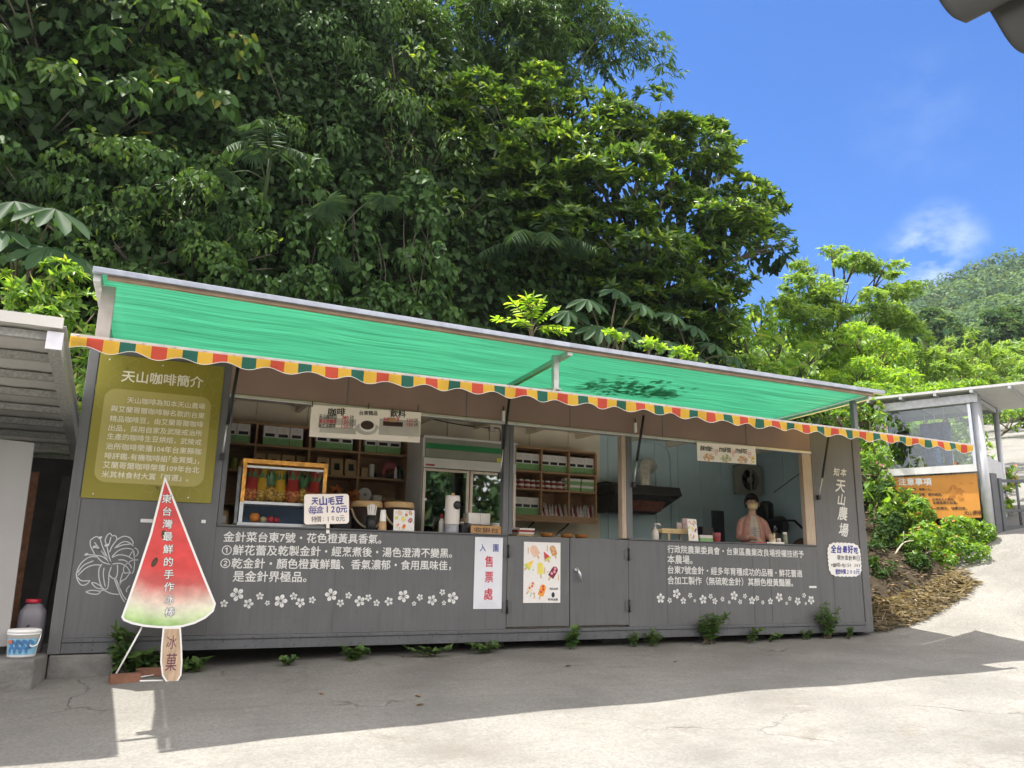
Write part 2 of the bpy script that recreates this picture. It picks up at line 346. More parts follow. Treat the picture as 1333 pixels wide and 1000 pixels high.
def _n(sc, det=7, rg=.65, scale=None):
    n = N.new('ShaderNodeTexNoise'); n.inputs['Scale'].default_value = sc; n.inputs['Detail'].default_value = det; n.inputs['Roughness'].default_value = rg
    if scale: q = N.new('ShaderNodeMapping'); q.inputs['Scale'].default_value = scale; q.inputs['Rotation'].default_value = (0, 0, .35); L.new(t.outputs['Object'], q.inputs['Vector']); L.new(q.outputs['Vector'], n.inputs['Vector'])
    else: L.new(t.outputs['Object'], n.inputs['Vector'])
    return n.outputs['Fac']
def _r(f, a, c, lo=0., hi=1.):
    r = N.new('ShaderNodeMapRange'); r.inputs['From Min'].default_value = a; r.inputs['From Max'].default_value = c; r.inputs['To Min'].default_value = lo; r.inputs['To Max'].default_value = hi; L.new(f, r.inputs['Value']); return r.outputs['Result']
def _m(c1, f, col):
    x = N.new('ShaderNodeMixRGB'); L.new(f, x.inputs['Fac']); L.new(c1, x.inputs['Color1']); x.inputs['Color2'].default_value = (*col, 1); return x.outputs['Color']
c_ = _m(m2.outputs['Color'], _r(_n(.9), .52, .68, 0, .55), (.125, .117, .105))
c_ = _m(c_, _r(_n(2.4, 8, .7, (.35, 2.6, 1)), .52, .72, 0, .5), (.14, .13, .115))
c_ = _m(c_, _r(_n(3.1, 8, .75), .58, .74, 0, .5), (.31, .30, .275))
c_ = _m(c_, _r(_n(95, 3, .5), .66, .72, 0, .55), (.09, .085, .08))
v2 = N.new('ShaderNodeTexVoronoi'); v2.feature = 'DISTANCE_TO_EDGE'; v2.inputs['Scale'].default_value = .62; a2 = N.new('ShaderNodeMixRGB'); a2.inputs['Fac'].default_value = .34; w2 = N.new('ShaderNodeTexNoise'); w2.inputs['Scale'].default_value = 2.3; w2.inputs['Detail'].default_value = 8
L.new(t.outputs['Object'], w2.inputs['Vector']); L.new(t.outputs['Object'], a2.inputs['Color1']); L.new(w2.outputs['Color'], a2.inputs['Color2']); L.new(a2.outputs['Color'], v2.inputs['Vector'])
ck = N.new('ShaderNodeMath'); ck.operation = 'MULTIPLY'; L.new(_r(v2.outputs['Distance'], .0055, .001), ck.inputs[0]); L.new(_r(_n(.55, 3), .50, .60, 0, .85), ck.inputs[1])
c_ = _m(c_, ck.outputs[0], (.06, .055, .05))
L.new(c_, b.inputs['Base Color'])
def rough_gz(x, y): return gz(x, y)+.008*math.sin(3.1*x+1.3*y)+.006*math.sin(5.3*y-2*x)
grid('concrete_yard', steps(-14, 8, .5)+steps(8.25, 16, .25)+steps(17, 62, 1.0), steps(-22, -4, 1.0)+steps(-3.75, 3, .25)+steps(4, 36, 1.0), rough_gz, m_conc)
grid('hillside', steps(-30, -2, 1)+steps(-1.5, 9, .5)+steps(9.25, 14, .25)+steps(15, 75, 1.5), steps(-.4, 3.8, .2)+steps(4, 9, .4)+steps(10, 60, 2), lambda x, y: hz(x, y)+.06*math.sin(7*x+3*y)*math.sin(5*y-2*x), m_soil,
     keep=lambda x, y: (x > 9.72 and y > -.2) or y > 2.55).data.materials.append(m_hill)
hs = bpy.data.objects['hillside']
for p in hs.data.polygons: p.material_index = 1 if p.center.x < 9.6 or p.center.y > 2.4 else 0
# far wooded ridge
def ridge(x, y):
    d = math.hypot(x, y)
    return 0
# ================================================================ kiosk made from a truck body
m_grey = mat('grey_paint', (.120, .122, .126), .55, var=.07, scale=2.5, bump=.04, bscale=6, dirt=((.098, .098, .098), 5, .60))
def weather(m, rust=.70, streak=.16):
    N, L = m.node_tree.nodes, m.node_tree.links; b = N['Principled BSDF']; src = b.inputs['Base Color'].links[0].from_socket; t = N.new('ShaderNodeTexCoord')
    def noise(sc, det=6, scale=None, rgh=.6):
        n = N.new('ShaderNodeTexNoise'); n.inputs['Scale'].default_value = sc; n.inputs['Detail'].default_value = det; n.inputs['Roughness'].default_value = rgh
        if scale: mp = N.new('ShaderNodeMapping'); mp.inputs['Scale'].default_value = scale; L.new(t.outputs['Object'], mp.inputs['Vector']); L.new(mp.outputs['Vector'], n.inputs['Vector'])
        else: L.new(t.outputs['Object'], n.inputs['Vector'])
        return n.outputs['Fac']
    def ramp(f, a, c, lo=0.0, hi=1.0):
        r = N.new('ShaderNodeMapRange'); r.inputs['From Min'].default_value = a; r.inputs['From Max'].default_value = c; r.inputs['To Min'].default_value = lo; r.inputs['To Max'].default_value = hi; L.new(f, r.inputs['Value']); return r.outputs['Result']
    def mix(c1, fac, col, bt='MIX'):
        x = N.new('ShaderNodeMixRGB'); x.blend_type = bt; L.new(fac, x.inputs['Fac']); L.new(c1, x.inputs['Color1']); x.inputs['Color2'].default_value = (*col, 1); return x.outputs['Color']
    c = mix(src, ramp(noise(3.0, 8, (9, 9, .55)), .5, .72, 0, streak*2.2), (.075, .072, .068))
    c = mix(c, ramp(noise(2.2, 8, (5, 5, .5)), .56, .78, 0, .30), (.20, .20, .20))
    c = mix(c, ramp(noise(26, 9, None, .8), rust, rust+.04, 0, .8), (.15, .07, .035))
    c = mix(c, ramp(noise(60, 4), .69, .72, 0, .5), (.26, .26, .25))
    L.new(c, b.inputs['Base Color'])
    bp = N.new('ShaderNodeBump'); bp.inputs['Strength'].default_value = .35; bp.inputs['Distance'].default_value = .03; L.new(noise(1.7, 3), bp.inputs['Height']); L.new(bp.outputs['Normal'], b.inputs['Normal'])
    L.new(ramp(noise(5, 6), .3, .7, .38, .66), b.inputs['Roughness'])
weather(m_grey)
m_grey2 = mat('grey_paint_rail', (.105, .109, .117), .5, var=.09, scale=4, bump=.06, bscale=9, dirt=((.08, .08, .08), 7, .62))
weather(m_grey2, .66, .22)
m_fasc = mat('fascia_paint', (.250, .168, .142), .55, var=.10, scale=1.6, bump=.05, bscale=4)
m_beige = mat('beige_liner', (.86, .80, .64), .6, var=.08, scale=3)
m_blue = mat('blue_liner', (.56, .72, .76), .35, var=.08, scale=2)
m_alu = mat('aluminium', (.62, .63, .65), .38, metal=.8, var=.08, scale=12)
m_steel = mat('galvanised_steel', (.50, .50, .49), .5, metal=.6, var=.15, scale=14)
m_white = mat('white_print', (.80, .79, .77), .6, var=.02)
m_letter = mat('white_lettering', (.72, .72, .70), .55, var=.06, scale=9, dirt=((.38, .38, .38), 34, .60))
m_deco = mat('pale_decal', (.52, .53, .54), .55, var=.08, scale=9, dirt=((.30, .30, .30), 34, .62))
m_black = mat('black_plastic', (.015, .015, .016), .4, var=.2)
m_wood = mat('shelf_wood', (.42, .25, .13), .55, var=.22, scale=3, streak=(2, 2, 20))
m_jamb = mat('jamb_wood', (.42, .33, .25), .6, var=.15, scale=3, streak=(20, 20, 2))
m_floor = mat('floor_ply', (.62, .54, .46), .7)
m_ceil = mat('ceiling_liner', (.80, .77, .70), .6)
m_rust = mat('rusty_iron', (.16, .075, .04), .85, var=.4, scale=20)
LEN, DEP, HT, SILL, HEAD = 9.70, 1.95, 2.74, 1.105, 2.372
XW0, XW1 = wp(281, 690)[0], wp(1062, 690).x
kiosk = thing('kiosk', 'long grey food kiosk made from a truck body with three open serving windows', 'kiosk', (LEN/2, .9, 0))
def part(name, fn, bevel=0, parent=None):
    mb = MB(); fn(mb); return mb.build(name, parent or kiosk, bevel)
XD0, XDM, XD1 = wp(660, 760).x, wp(741.5, 760).x, wp(818, 760).x
part('front_panel', lambda b: (b.box((.10, 0, .13), (XW0, .05, HT-.06), m_grey)))
part('front_panel', lambda b: (b.box((XW0+.002, 0, .13), (XD0-.006, .05, SILL), m_grey)))
part('front_panel', lambda b: (b.box((XD1+.006, 0, .13), (XW1, .05, SILL), m_grey)))
part('front_panel', lambda b: (b.box((XW1+.002, 0, .13), (9.56, .05, HT-.06), m_grey)))
for a, c in ((XD0, XDM-.005), (XDM+.005, XD1)):
    d = part('door', lambda b: b.box((a, -.004, .15), (c, .045, SILL), m_grey), .004)
    hx = a if a < XDM-.2 and c < XDM else c
    for hzv in (.36, .94):
        def hinge(b):
            b.box((hx-.055, -.012, hzv-.055), (hx-.012, -.0045, hzv+.055), m_grey2); b.box((hx+.012, -.012, hzv-.055), (hx+.055, -.0045, hzv+.055), m_grey2)
            b.tube([(hx, -.016, hzv-.07), (hx, -.016, hzv+.07)], .012, m_black, 8)
        part('hinge', hinge, parent=d)
    if a > XDM-.1:
        hp = wp(750, 748)
        def handle(b):
            b.lathe((hp.x, -.004, hp.z+.05), [(.028, 0), (.028, .012), (.014, .016), (.014, .04)], m_alu, 14, (0, -1, 0))
            b.tube([(hp.x, -.045, hp.z+.06), (hp.x+.02, -.05, hp.z), (hp.x+.045, -.045, hp.z-.075)], [.013, .017, .009], m_alu, 10)
        part('handle', handle, parent=d)
part('fascia', lambda b: b.box((XW0+.002, .002, HEAD), (XW1, .05, HT-.06), m_fasc))
part('head_frame', lambda b: (b.box((XW0+.004, -.014, HEAD-.035), (XW1-.004, .06, HEAD-.002), m_alu)), .004)
for x in (0, 9.565): part('corner_post', lambda b: b.box((x, -.012, .0), (x+.135 if x else .098, .12, HT), m_grey), .006)
def rail(b):
    b.box((.10, -.016, .004), (9.562, .05, .092), m_grey2); b.box((.10, -.028, .094), (9.562, .05, .128), m_grey2)
part('bottom_rail', rail, .004)
def rivets(b):
    r = random.Random(3)
    for z, y, st in ((.03, -.016, .34), (.075, -.016, .34), (.111, -.028, .34), (.155, 0, .11)):
        x = .25
        while x < 9.5:
            if not (XD0-.1 < x < XD1+.1 and z > .14):
                for dx in ((0, .085) if st > .2 else (0,)): b.ball((x+dx, y, z), (.009, .006, .009) if st > .2 else (.006, .004, .006), m_grey2, 6, 4)
            x += st*r.uniform(.93, 1.07)
    for x in (3.02, 3.95, 9.05, 9.5, 6.1, 7.1, 8.15, 5.72, 5.05): 
        for k in range(22):
            if not (XD0 < x < XD1) or k > 0: b.ball((x, -.004 if XD0 < x < XD1 else 0, .18+.042*k), (.0055, .0035, .0055), m_grey2, 6, 4)
part('rivet', rivets)
def seams(b):
    for x in (wp(436, 760).x, 4.0, wp(868, 750).x, wp(981, 760).x, 7.95, 9.04): b.box((x-.005, -.0032, .15), (x+.005, .001, SILL-.004), m_grey2)
    for u in (451, 607, 742, 862, 970): x = wp(u, 540).x; b.box((x-.004, -.002, HEAD+.003), (x+.004, .001, HT-.07), m_grey2)
part('panel_seam', seams)
def shell(b):
    b.box((.02, DEP, .14), (6.62, DEP+.05, HT-.06), m_beige); b.box((6.622, DEP, .14), (9.66, DEP+.05, HT-.06), m_blue)
part('back_wall', shell)
part('end_wall', lambda b: b.box((.012, .122, .02), (.055, DEP+.05, HT-.06), m_grey)); part('end_wall', lambda b: (b.box((9.655, .122, .02), (9.69, DEP+.05, HT-.06), m_grey), b.box((9.63, .122, .14), (9.652, DEP-.002, HT-.065), m_blue)))
part('floor', lambda b: b.box((.06, .06, .05), (9.62, DEP-.002, .14), m_floor))
part('ceiling', lambda b: b.box((.06, .06, HT-.059), (9.62, DEP-.002, HT-.0555), m_ceil))
part('roof', lambda b: b.box((-.01, -.014, HT-.055), (9.712, DEP+.07, HT+.015), m_grey2))
for x in steps(.6, 9.4, .8): part('ceiling_beam', lambda b: b.box((x, .09, HT-.15), (x+.05, DEP-.003, HT-.06), m_beige))
part('ceiling_beam', lambda b: b.box((XW0, .1, HT-.2), (6.0, .15, HT-.152), m_beige)); part('ceiling_beam', lambda b: b.box((.6, 1.0, HT-.19), (9.4, 1.04, HT-.152), m_beige))
for x in steps(6.75, 9.5, .42): part('wall_rib', lambda b: b.box((x, DEP-.018, .15), (x+.07, DEP-.001, HT-.07), m_blue))
for x in steps(.5, 6.4, .62): part('wall_rib', lambda b: b.box((x, DEP-.02, HT-.5), (x+.05, DEP-.001, HT-.07), m_beige))
for y in (.5, .95, 1.4): part('wall_rib', lambda b: b.box((9.612, y, .15), (9.631, y+.07, HT-.07), m_blue))
def sill(b):
    b.box((XW0+.004, -.02, SILL+.002), (XD0-.006, .62, SILL+.016), m_grey2); b.box((XD0+.3, .06, SILL-.02), (5.7, .6, SILL+.0), m_wood); b.box((XD1+.006, -.02, SILL+.002), (XW1-.004, .62, SILL+.016), m_grey2)
part('counter', sill, .003)
for a, c, mm_ in ((wp(655, 640).x, wp(662, 640).x, m_grey), (wp(662.4, 640).x, wp(667.5, 640).x, m_grey2), (wp(809.5, 640).x, wp(815, 640).x, m_jamb), (wp(815.3, 640).x, wp(823, 640).x, m_grey)):
    part('window_post', lambda b: b.box((a, -.004, SILL+.017), (c, .085, HEAD-.036), mm_), .004)
part('window_post', lambda b: b.box((XW1-.165, .0, SILL+.017), (XW1-.004, .07, HEAD-.036), m_jamb), .004)
part('window_post', lambda b: b.box((XW0+.004, .0, SILL+.017), (XW0+.05, .07, HEAD-.036), m_grey2), .004)
# gas struts of the shutters
for (u0, v0), (u1, v1), (u2, v2) in (((310, 478), (296, 553), (289.5, 592)), ((663.5, 516), (655, 585), (651, 617)), ((838, 541), (829, 600), (825, 629)), ((1079, 566), (1070.5, 622), (1066, 646))):
    a, c, d = PY(u0, v0, -.16), PY(u1, v1, -.09), PY(u2, v2, -.035)
    def strut(b):
        b.tube([a, c], .016, m_black, 8); b.tube([c, d], .0085, m_alu, 8); b.box((d.x-.02, -.05, d.z-.05), (d.x+.02, -.013, d.z+.012), m_black)
    part('gas_strut', strut)
for u, v in ((654.5, 541), (826, 556)):
    q = wp(u, v)
    part('shutter_catch', lambda b: (b.box((q.x-.014, -.03, q.z-.07), (q.x+.014, -.001, q.z+.05), m_white), b.tube([(q.x, -.02, q.z+.05), (q.x, -.02, q.z+.1)], .008, m_black, 6)))
# painted words
T = []
def words(name, lines, fr=WALL, m=m_letter, lift=.005, bold=.014, h=None, parent=kiosk):
    for s, (u0, v0), (u1, v1) in lines:
        mb = MB(); a, c = wp(u0, v0), wp(u1, v1); put_text(mb, fr, s, a.x, a.z, c.x, m, lift, bold, y1=c.z); mb.build(name, parent)
words('lettering', [('金針菜台東7號・花色橙黃具香氣。', (290.5, 704.2), (496, 707)), ('①鮮花蕾及乾製金針・經烹煮後・湯色澄清不變黑。', (288.4, 721.4), (588, 725.2)),
    ('②乾金針・顏色橙黃鮮豔、香氣濃郁・食用風味佳，', (286.5, 738.6), (586.5, 741.2)), ('是金針界極品。', (302.8, 756), (398.6, 756.8))])
words('lettering', [('行政院農業委員會・台東區農業改良場授權技術予', (868.8, 718.9), (1046, 725.4)), ('本農場。', (868.8, 732.6), (901, 733.6)),
    ('台東7號金針・經多年育種成功的品種・鮮花蕾適', (869.3, 745.8), (1044, 750.8)), ('合加工製作（無硫乾金針）其顏色橙黃豔麗。', (868.8, 759.7), (1032, 762.8))])
mb = MB()
for ch, u, v, s in (('知', 1088.4, 614.5, 10.5), ('本', 1097.6, 615.2, 10.5), ('天', 1093.5, 633, 17), ('山', 1095, 650.5, 15), ('農', 1096.2, 668.5, 17.5), ('場', 1097.8, 690, 17)):
    q = wp(u, v); k = depth(q)/FPX; put_char(mb, WALL, ch, q.x, q.z, s*k*1.08, m_letter, .005, .02, -.05, .95, .22)
mb.build('lettering', kiosk)
def flower(mb, fr, cx, cz, r, rot, k=.005):
    for i in range(5):
        a = rot+i*2*math.pi/5; pts = []
        for t, s in ((.12, 0), (.35, .2), (.68, .33), (.9, .2), (1.0, .0), (.9, -.2), (.68, -.33), (.35, -.2)):
            x = r*(t*math.cos(a)-s*math.sin(a)); y = r*(t*math.sin(a)+s*math.cos(a)); pts.append(fr.p(cx+x, cz+y, k))
        flat(mb, pts, m_letter)
    for i in range(5):
        a = rot+i*2*math.pi/5; ribbon(mb, fr, [(cx+r*.15*math.cos(a), cz+r*.15*math.sin(a)), (cx+r*.62*math.cos(a), cz+r*.62*math.sin(a))], r*.09, m_grey, k+.0015)
FL = [(82, 403, 19), (147, 357, 34), (203, 403, 25), (260, 366, 19), (297, 400, 13), (363, 390, 33), (427, 367, 19), (460, 398, 24), (519, 385, 18), (613, 360, 32), (659, 400, 19), (699, 363, 17), (755, 391, 27), (797, 374, 18), (838, 400, 17), (899, 392, 22), (971, 366, 31), (1024, 403, 12), (1053, 372, 17), (1113, 386, 26), (1172, 400, 12), (1164, 347, 16), (1215, 375, 30)]
FR_ = [(82, 579, 27), (131, 590, 15), (168, 554, 27), (205, 592, 19), (242, 563, 15), (267, 592, 9), (312, 585, 25), (353, 568, 15), (376, 594, 18), (417, 583, 14), (454, 600, 10), (480, 565, 25), (513, 598, 14), (539, 567, 14), (577, 591, 22), (605, 578, 15), (636, 601, 12), (677, 595, 18), (725, 573, 25), (765, 606, 10), (782, 580, 13), (825, 594, 22), (860, 563, 14), (869, 607, 9), (898, 588, 24)]
for LST, sc_, ou, ov in ((FL, 3.809, 270, 680), (FR_, 4.166, 840, 640)):
    for i, (a, c, r) in enumerate(LST):
        q = wp(ou+a/sc_, ov+c/sc_); mb = MB(); flower(mb, WALL, q.x, q.z, r/sc_*depth(q)/FPX, .3+i*1.7); mb.build('flower_decal', kiosk)
mb = MB()
for s in ([(1, 6), (9, 6)],): rect(mb, WALL, wp(1053, 764).x, wp(1053, 765.5).z, wp(1062.5, 764).x, wp(1062, 763).z, m_letter, .005)
rect(mb, WALL, wp(183, 677).x, wp(183, 680).z, wp(199, 677).x, wp(199, 676).z, m_letter, .005); rect(mb, WALL, wp(262, 679).x, wp(262, 681).z, wp(268, 677).x, wp(268, 677).z, m_letter, .005)
mb.build('paint_scuff', kiosk)
# line drawing of a lily
mb = MB()
def lil(pts, wd=.010, n=5):
    P = []
    for a, c in pts: q = wp(90+a/10, 685+c/10); P.append((q.x, q.z))
    ribbon(mb, WALL, spline([Vector(p) for p in P], n), wd, m_deco, .005)
for pts in ([(275, 185), (330, 145), (360, 135)], [(275, 185), (280, 260), (340, 380)], [(360, 135), (390, 150)], [(330, 210), (420, 330), (500, 430)], [(400, 145), (440, 280), (550, 510)], [(320, 265), (420, 320), (550, 490)], [(490, 240), (510, 350), (555, 520)],
    [(480, 230), (470, 180), (500, 115), (535, 95), (560, 130)], [(560, 130), (600, 125), (620, 175), (560, 260), (525, 340)], [(545, 140), (530, 200), (510, 260)], [(620, 180), (700, 135), (780, 145), (830, 200), (830, 235)], [(590, 290), (680, 215), (760, 205), (840, 260)], [(610, 280), (700, 245), (800, 235)],
    [(555, 400), (640, 320), (740, 290), (830, 310), (850, 380)], [(850, 280), (890, 310), (895, 360), (860, 395)], [(555, 410), (640, 375), (740, 385), (830, 430)], [(640, 440), (720, 445), (790, 500), (815, 550)], [(560, 495), (660, 485), (750, 530), (805, 620)], [(830, 310), (850, 430), (845, 560), (820, 620)],
    [(230, 370), (340, 380), (440, 400), (540, 480)], [(350, 385), (440, 470), (555, 500)], [(360, 400), (260, 405), (160, 480), (110, 570), (95, 650), (130, 740), (180, 770), (235, 750), (275, 705)], [(105, 660), (160, 710), (275, 708)], [(110, 610), (190, 510), (320, 450)], [(110, 645), (220, 545), (330, 505), (420, 510)],
    [(430, 490), (390, 560), (390, 680), (420, 780), (460, 820), (500, 805), (515, 720), (520, 620), (550, 530)], [(455, 540), (445, 640), (470, 790)], [(525, 640), (570, 680), (610, 670), (630, 600), (630, 500)], [(590, 690), (630, 800), (680, 920), (725, 990)], [(610, 685), (650, 790), (700, 900), (745, 960)], [(800, 590), (740, 680), (680, 720), (655, 790)], [(700, 600), (670, 700), (655, 790)],
    [(765, 470), (710, 540), (720, 610), (780, 600)], [(780, 400), (820, 330)], [(290, 735), (340, 740), (410, 780), (415, 815), (350, 800), (290, 740)], [(215, 855), (290, 835), (400, 850), (370, 885), (280, 880), (215, 855)], [(400, 850), (450, 835), (540, 875), (650, 890)], [(415, 800), (450, 835)], [(790, 770), (745, 830), (755, 860)], [(900, 440), (820, 445), (740, 500)]): lil(pts, .0085)
for a, c, r in ((405, 150, 22), (330, 270, 22), (225, 368, 22), (487, 248, 24)):
    q = wp(90+a/10, 685+c/10); flat(mb, ell(WALL, q.x, q.z, r/10*depth(q)/FPX*1.1, r/10*depth(q)/FPX*.7, .0055, 12, .5), m_deco)
mb.build('lily_drawing', kiosk)
# ================================================================ supports under it, ledge, bricks
m_block = mat('rough_concrete', (.17, .165, .155), .95, var=.25, scale=5, bump=.7, bscale=25)
for (a, c), lab in (((.02, .52), 'rough concrete block under the left front corner of the grey kiosk'), ((4.0, 4.35), 'low concrete block under the kiosk behind the ticket poster'), ((5.6, 5.95), 'low concrete block under the kiosk below the grey door handle side'), ((9.2, 9.6), 'concrete block under the right front corner of the grey kiosk')):
    mb = MB(); y0 = -.015 if a < 1 else .25; mb.box((a, y0, gz(a, 0)-.25), (c, .45, -.006), m_block); mb.build_thing('concrete_block', lab, 'concrete block', 'blocks carrying the kiosk', .015)
mb = MB()
ou = [(-2.6, -.45), (-.05, -.34), (.012, -.02), (.012, .9), (-2.6, .9)]
mb.prism([(x, y, -.5) for x, y in ou], (0, 0, .505), m_block); mb.build_thing('concrete_ledge', 'low rough concrete ledge left of the kiosk carrying the bucket', 'ledge', None, .02)
m_brick = mat('brick_red', (.20, .095, .06), .9, var=.3, scale=9, bump=.4)
for i, (u, v, yy, rz) in enumerate(((152+10, 884, -.33, .2), (196, 877, -.12, -.1))):
    q = PY(u, v, yy); z = gz(q.x, yy); mb = MB(); ax = Vector((math.cos(rz), math.sin(rz), 0)); mb.obox((q.x, yy, z+.035), ax, (-ax.y, ax.x, 0), (0, 0, 1), .115, .055, .035, m_brick)
    mb.build_thing('brick', ('loose red brick by the white leg of the watermelon sign', 'loose red brick further in, behind the stick of the watermelon sign')[i], 'brick', 'loose bricks', .004)
# ================================================================ green canopy over the front
m_net = thin_mat('green_shade_net', (.07, .26, .19), (.22, .56, .41), .63, .6, lines=(.5, 34, 34))
m_tim = mat('brown_batten', (.30, .22, .15), .8, var=.2)
m_post = mat('weathered_post', (.40, .36, .33), .7, var=.15, scale=8)
cL, cM, cR = PY(133, 357, -1.5), PY(742, 455, -1.5), PY(1130, 513, -1.5)
iL, iM, iR = PY(146, 432, .08), PY(667, 497, .0), PY(1018, 542, .0)
iL, iM, iR = cL.lerp(iL, 1.22), cM.lerp(iM, 1.22), cR.lerp(iR, 1.22)
canopy = thing('shade_canopy', 'green shade net canopy on a metal frame over the front of the grey kiosk', 'canopy', (4.2, -.7, HT))
def net(b):
    vs = []; fs = []; nx, ny = 60, 10
    for j in range(ny+1):
        for i in range(nx+1):
            t = i/nx; s = j/ny
            fr0 = cL.lerp(cM, t*2) if t < .5 else cM.lerp(cR, t*2-1); bk = iL.lerp(iM, t*2) if t < .5 else iM.lerp(iR, t*2-1)
            p = fr0.lerp(bk, s); p.z += .008*math.sin(t*40)*math.sin(s*3.1)-.02*math.sin(s*math.pi); vs.append(p)
    for j in range(ny):
        for i in range(nx): a = j*(nx+1)+i; fs.append((a, a+1, a+nx+2, a+nx+1))
    b.add(vs, fs, m_net, True)
mb = MB(); net(mb); nt = mb.build('net', canopy); so_ = nt.modifiers.new('thick', 'SOLIDIFY'); so_.thickness = .004
eL, eR = PY(121, 351, -1.53), PY(1150, 511.5, -1.53); eM = PY(742, 450, -1.53)
m_edge = mat('edge_tube', (.34, .37, .43), .45, metal=.5, var=.15, scale=10)
def edge(b):
    b.beam(eL, eM, .05, .044, m_edge); b.beam(eM, eR, .05, .044, m_edge)
mb = MB(); edge(mb); mb.build('edge_beam', canopy, .004)
mb = MB(); dz = Vector((0, .03, -.038)); mb.beam(eL+dz+Vector((.1, 0, 0)), eM+dz, .04, .028, m_tim); mb.beam(eM+dz, eR+dz-Vector((.15, 0, 0)), .04, .028, m_tim); mb.build('batten', canopy)
for a, c in ((cL+Vector((-.03, 0, 0)), iL+Vector((-.03, 0, 0))), (cM, iM), (cR+Vector((.03, 0, 0)), iR+Vector((.03, 0, 0)))):
    mb = MB(); d = Vector((0, 0, -.035)); mb.beam(a+d, c+d, .05, .05, m_steel); mb.build('cross_beam', canopy)
for (u0, v0), (u1, v1), wd, mm_ in (((129, 372), (131, 455), .10, m_post), ((722, 459), (722.5, 508), .055, m_steel), ((1110, 522), (1113, 560), .06, m_grey)):
    a = PY(u0, v0, -1.26); c = PY(u1, v1, -1.26); mb = MB(); mb.box((c.x-wd/2, -1.29, c.z), (c.x+wd/2, -1.23, a.z), mm_); mb.box((c.x-wd, -1.3, c.z-.001), (c.x+wd, -1.22, c.z+.012), mm_); mb.build('post', canopy, .004)
# ================================================================ striped valance on its bar
m_y, m_r, m_g = (thin_mat('valance_yellow', (.72, .44, .06), (.74, .42, .05), .35), thin_mat('valance_red', (.56, .085, .05), (.56, .07, .04), .3), thin_mat('valance_green', (.025, .12, .085), (.02, .14, .09), .25))
m_hem = mat('valance_hem', (.50, .48, .42), .7)
bar_pts = [PY(u, v, -1.36) for u, v in ((92, 437), (240, 455.5), (380, 472), (520, 488), (666, 504.5), (830, 524.5), (1000, 547), (1110, 560.5), (1190, 570.5), (1266, 580.5))]
valance = thing('striped_valance', 'red yellow and green scalloped awning valance hung along the kiosk front', 'awning', (5.0, -1.36, 2.4))
m_bar = mat('valance_bar', (.52, .47, .44), .55, var=.15, scale=9); mb = MB()
for a, c in zip(bar_pts, bar_pts[1:]): mb.beam(a, c, .03, .034, m_bar)
mb.build('bar', valance)
for u, v in ((131, 455), (722, 508), (1113, 560), (420, 476), (930, 537)):
    q = PY(u, v, -1.34); mb = MB(); mb.beam((q.x, -1.34, q.z+.005), (q.x, -.03, 2.715), .028, .028, m_steel); mb.build('arm', valance)
bp = spline(bar_pts, 40); cum = [0]
for a, c in zip(bp, bp[1:]): cum.append(cum[-1]+(c-a).length)
def at_len(s):
    i = min(len(bp)-2, max(0, int(np.searchsorted(cum, s))-1)); t = (s-cum[i])/max(1e-9, cum[i+1]-cum[i]); return bp[i].lerp(bp[i+1], t)
m_cloth = thin_mat('awning_cloth', (.62, .50, .22), (.5, .36, .08), .25)
mb = MB(); vs = []; fs = []
for i in range(61):
    t = .30+(10.18-.30)*i/60; k = min(range(len(bp)), key=lambda j: abs(bp[j].x-t)); b0 = bp[k]
    for j in range(5): s = j/4; vs.append((t, b0.y+.01+(-.03-b0.y)*s, b0.z+.012+(2.742-b0.z)*s-.02*math.sin(math.pi*s)))
for i in range(60):
    for j in range(4): a = i*5+j; fs.append((a, a+5, a+6, a+1))
mb.add(vs, fs, m_cloth, True); mb.build('awning_cloth', valance)
STW = .112; mb = MB(); NS = int(cum[-1]/STW); SUB = 6; order = (m_y, m_r, m_y, m_g)
for i in range(NS):
    for k in range(SUB):
        col = []
        for e in (0, 1):
            s = (i+(k+e)/SUB)*STW; p = at_len(s); ph = 2*math.pi*s/(STW*3)
            wv = .014*math.sin(s*9.1+math.sin(s*1.7)*2)+.008*math.sin(s*23+2*math.sin(s*2.9))
            drop = .088+.020*math.cos(ph+1.2)+.004*math.sin(s*3.3)
            col.append([p+Vector((0, -.024, -.006)), p+Vector((0, -.026+wv*.5, -.045)), p+Vector((0, -.026+wv, -drop)), p+Vector((0, -.027+wv, -drop-.0055))])
        a, c = col
        mb.add(a[:3]+c[:3], [(0, 3, 4, 1), (1, 4, 5, 2)], order[i % 4]); mb.add([a[2], c[2], c[3], a[3]], [(0, 1, 2, 3)], m_hem)
mb.build('fabric', valance)
mb = MB()
for i in range(0, NS, 2): p = at_len(i*STW+.05); mb.ball((p.x, p.y-.023, p.z+.004), (.007, .005, .007), m_steel, 6, 4)
mb.build('snap_stud', valance)
# ================================================================ signs and posters
def fpx(fr, u, v):
    d = ray(u, v); t = (fr.o-CAM).dot(fr.n)/d.dot(fr.n); p = CAM+d*t-fr.o; return p.dot(fr.ex), p.dot(fr.ez)
def fline(mb, fr, s, a, c, m, **k):
    x0, y0 = fpx(fr, *a); x1, y1 = fpx(fr, *c); put_text(mb, fr, s, x0, y0, x1, m, y1=y1, **k)
def board(fr, W, H, th, m, rad=0.0):
    mb = MB()
    if rad:
        o = []
        for cx, cy, a in ((W-rad, H-rad, 0), (rad, H-rad, 90), (rad, rad, 180), (W-rad, rad, 270)):
            for k in range(6): t = math.radians(a+18*k); o.append(fr.p(cx+rad*math.cos(t), cy+rad*math.sin(t), 0))
    else: o = [fr.p(0, 0), fr.p(W, 0), fr.p(W, H), fr.p(0, H)]
    mb.prism(o, -fr.n*th, m); return mb
m_olive = mat('olive_board', (.235, .205, .024), .45, var=.06, scale=2)
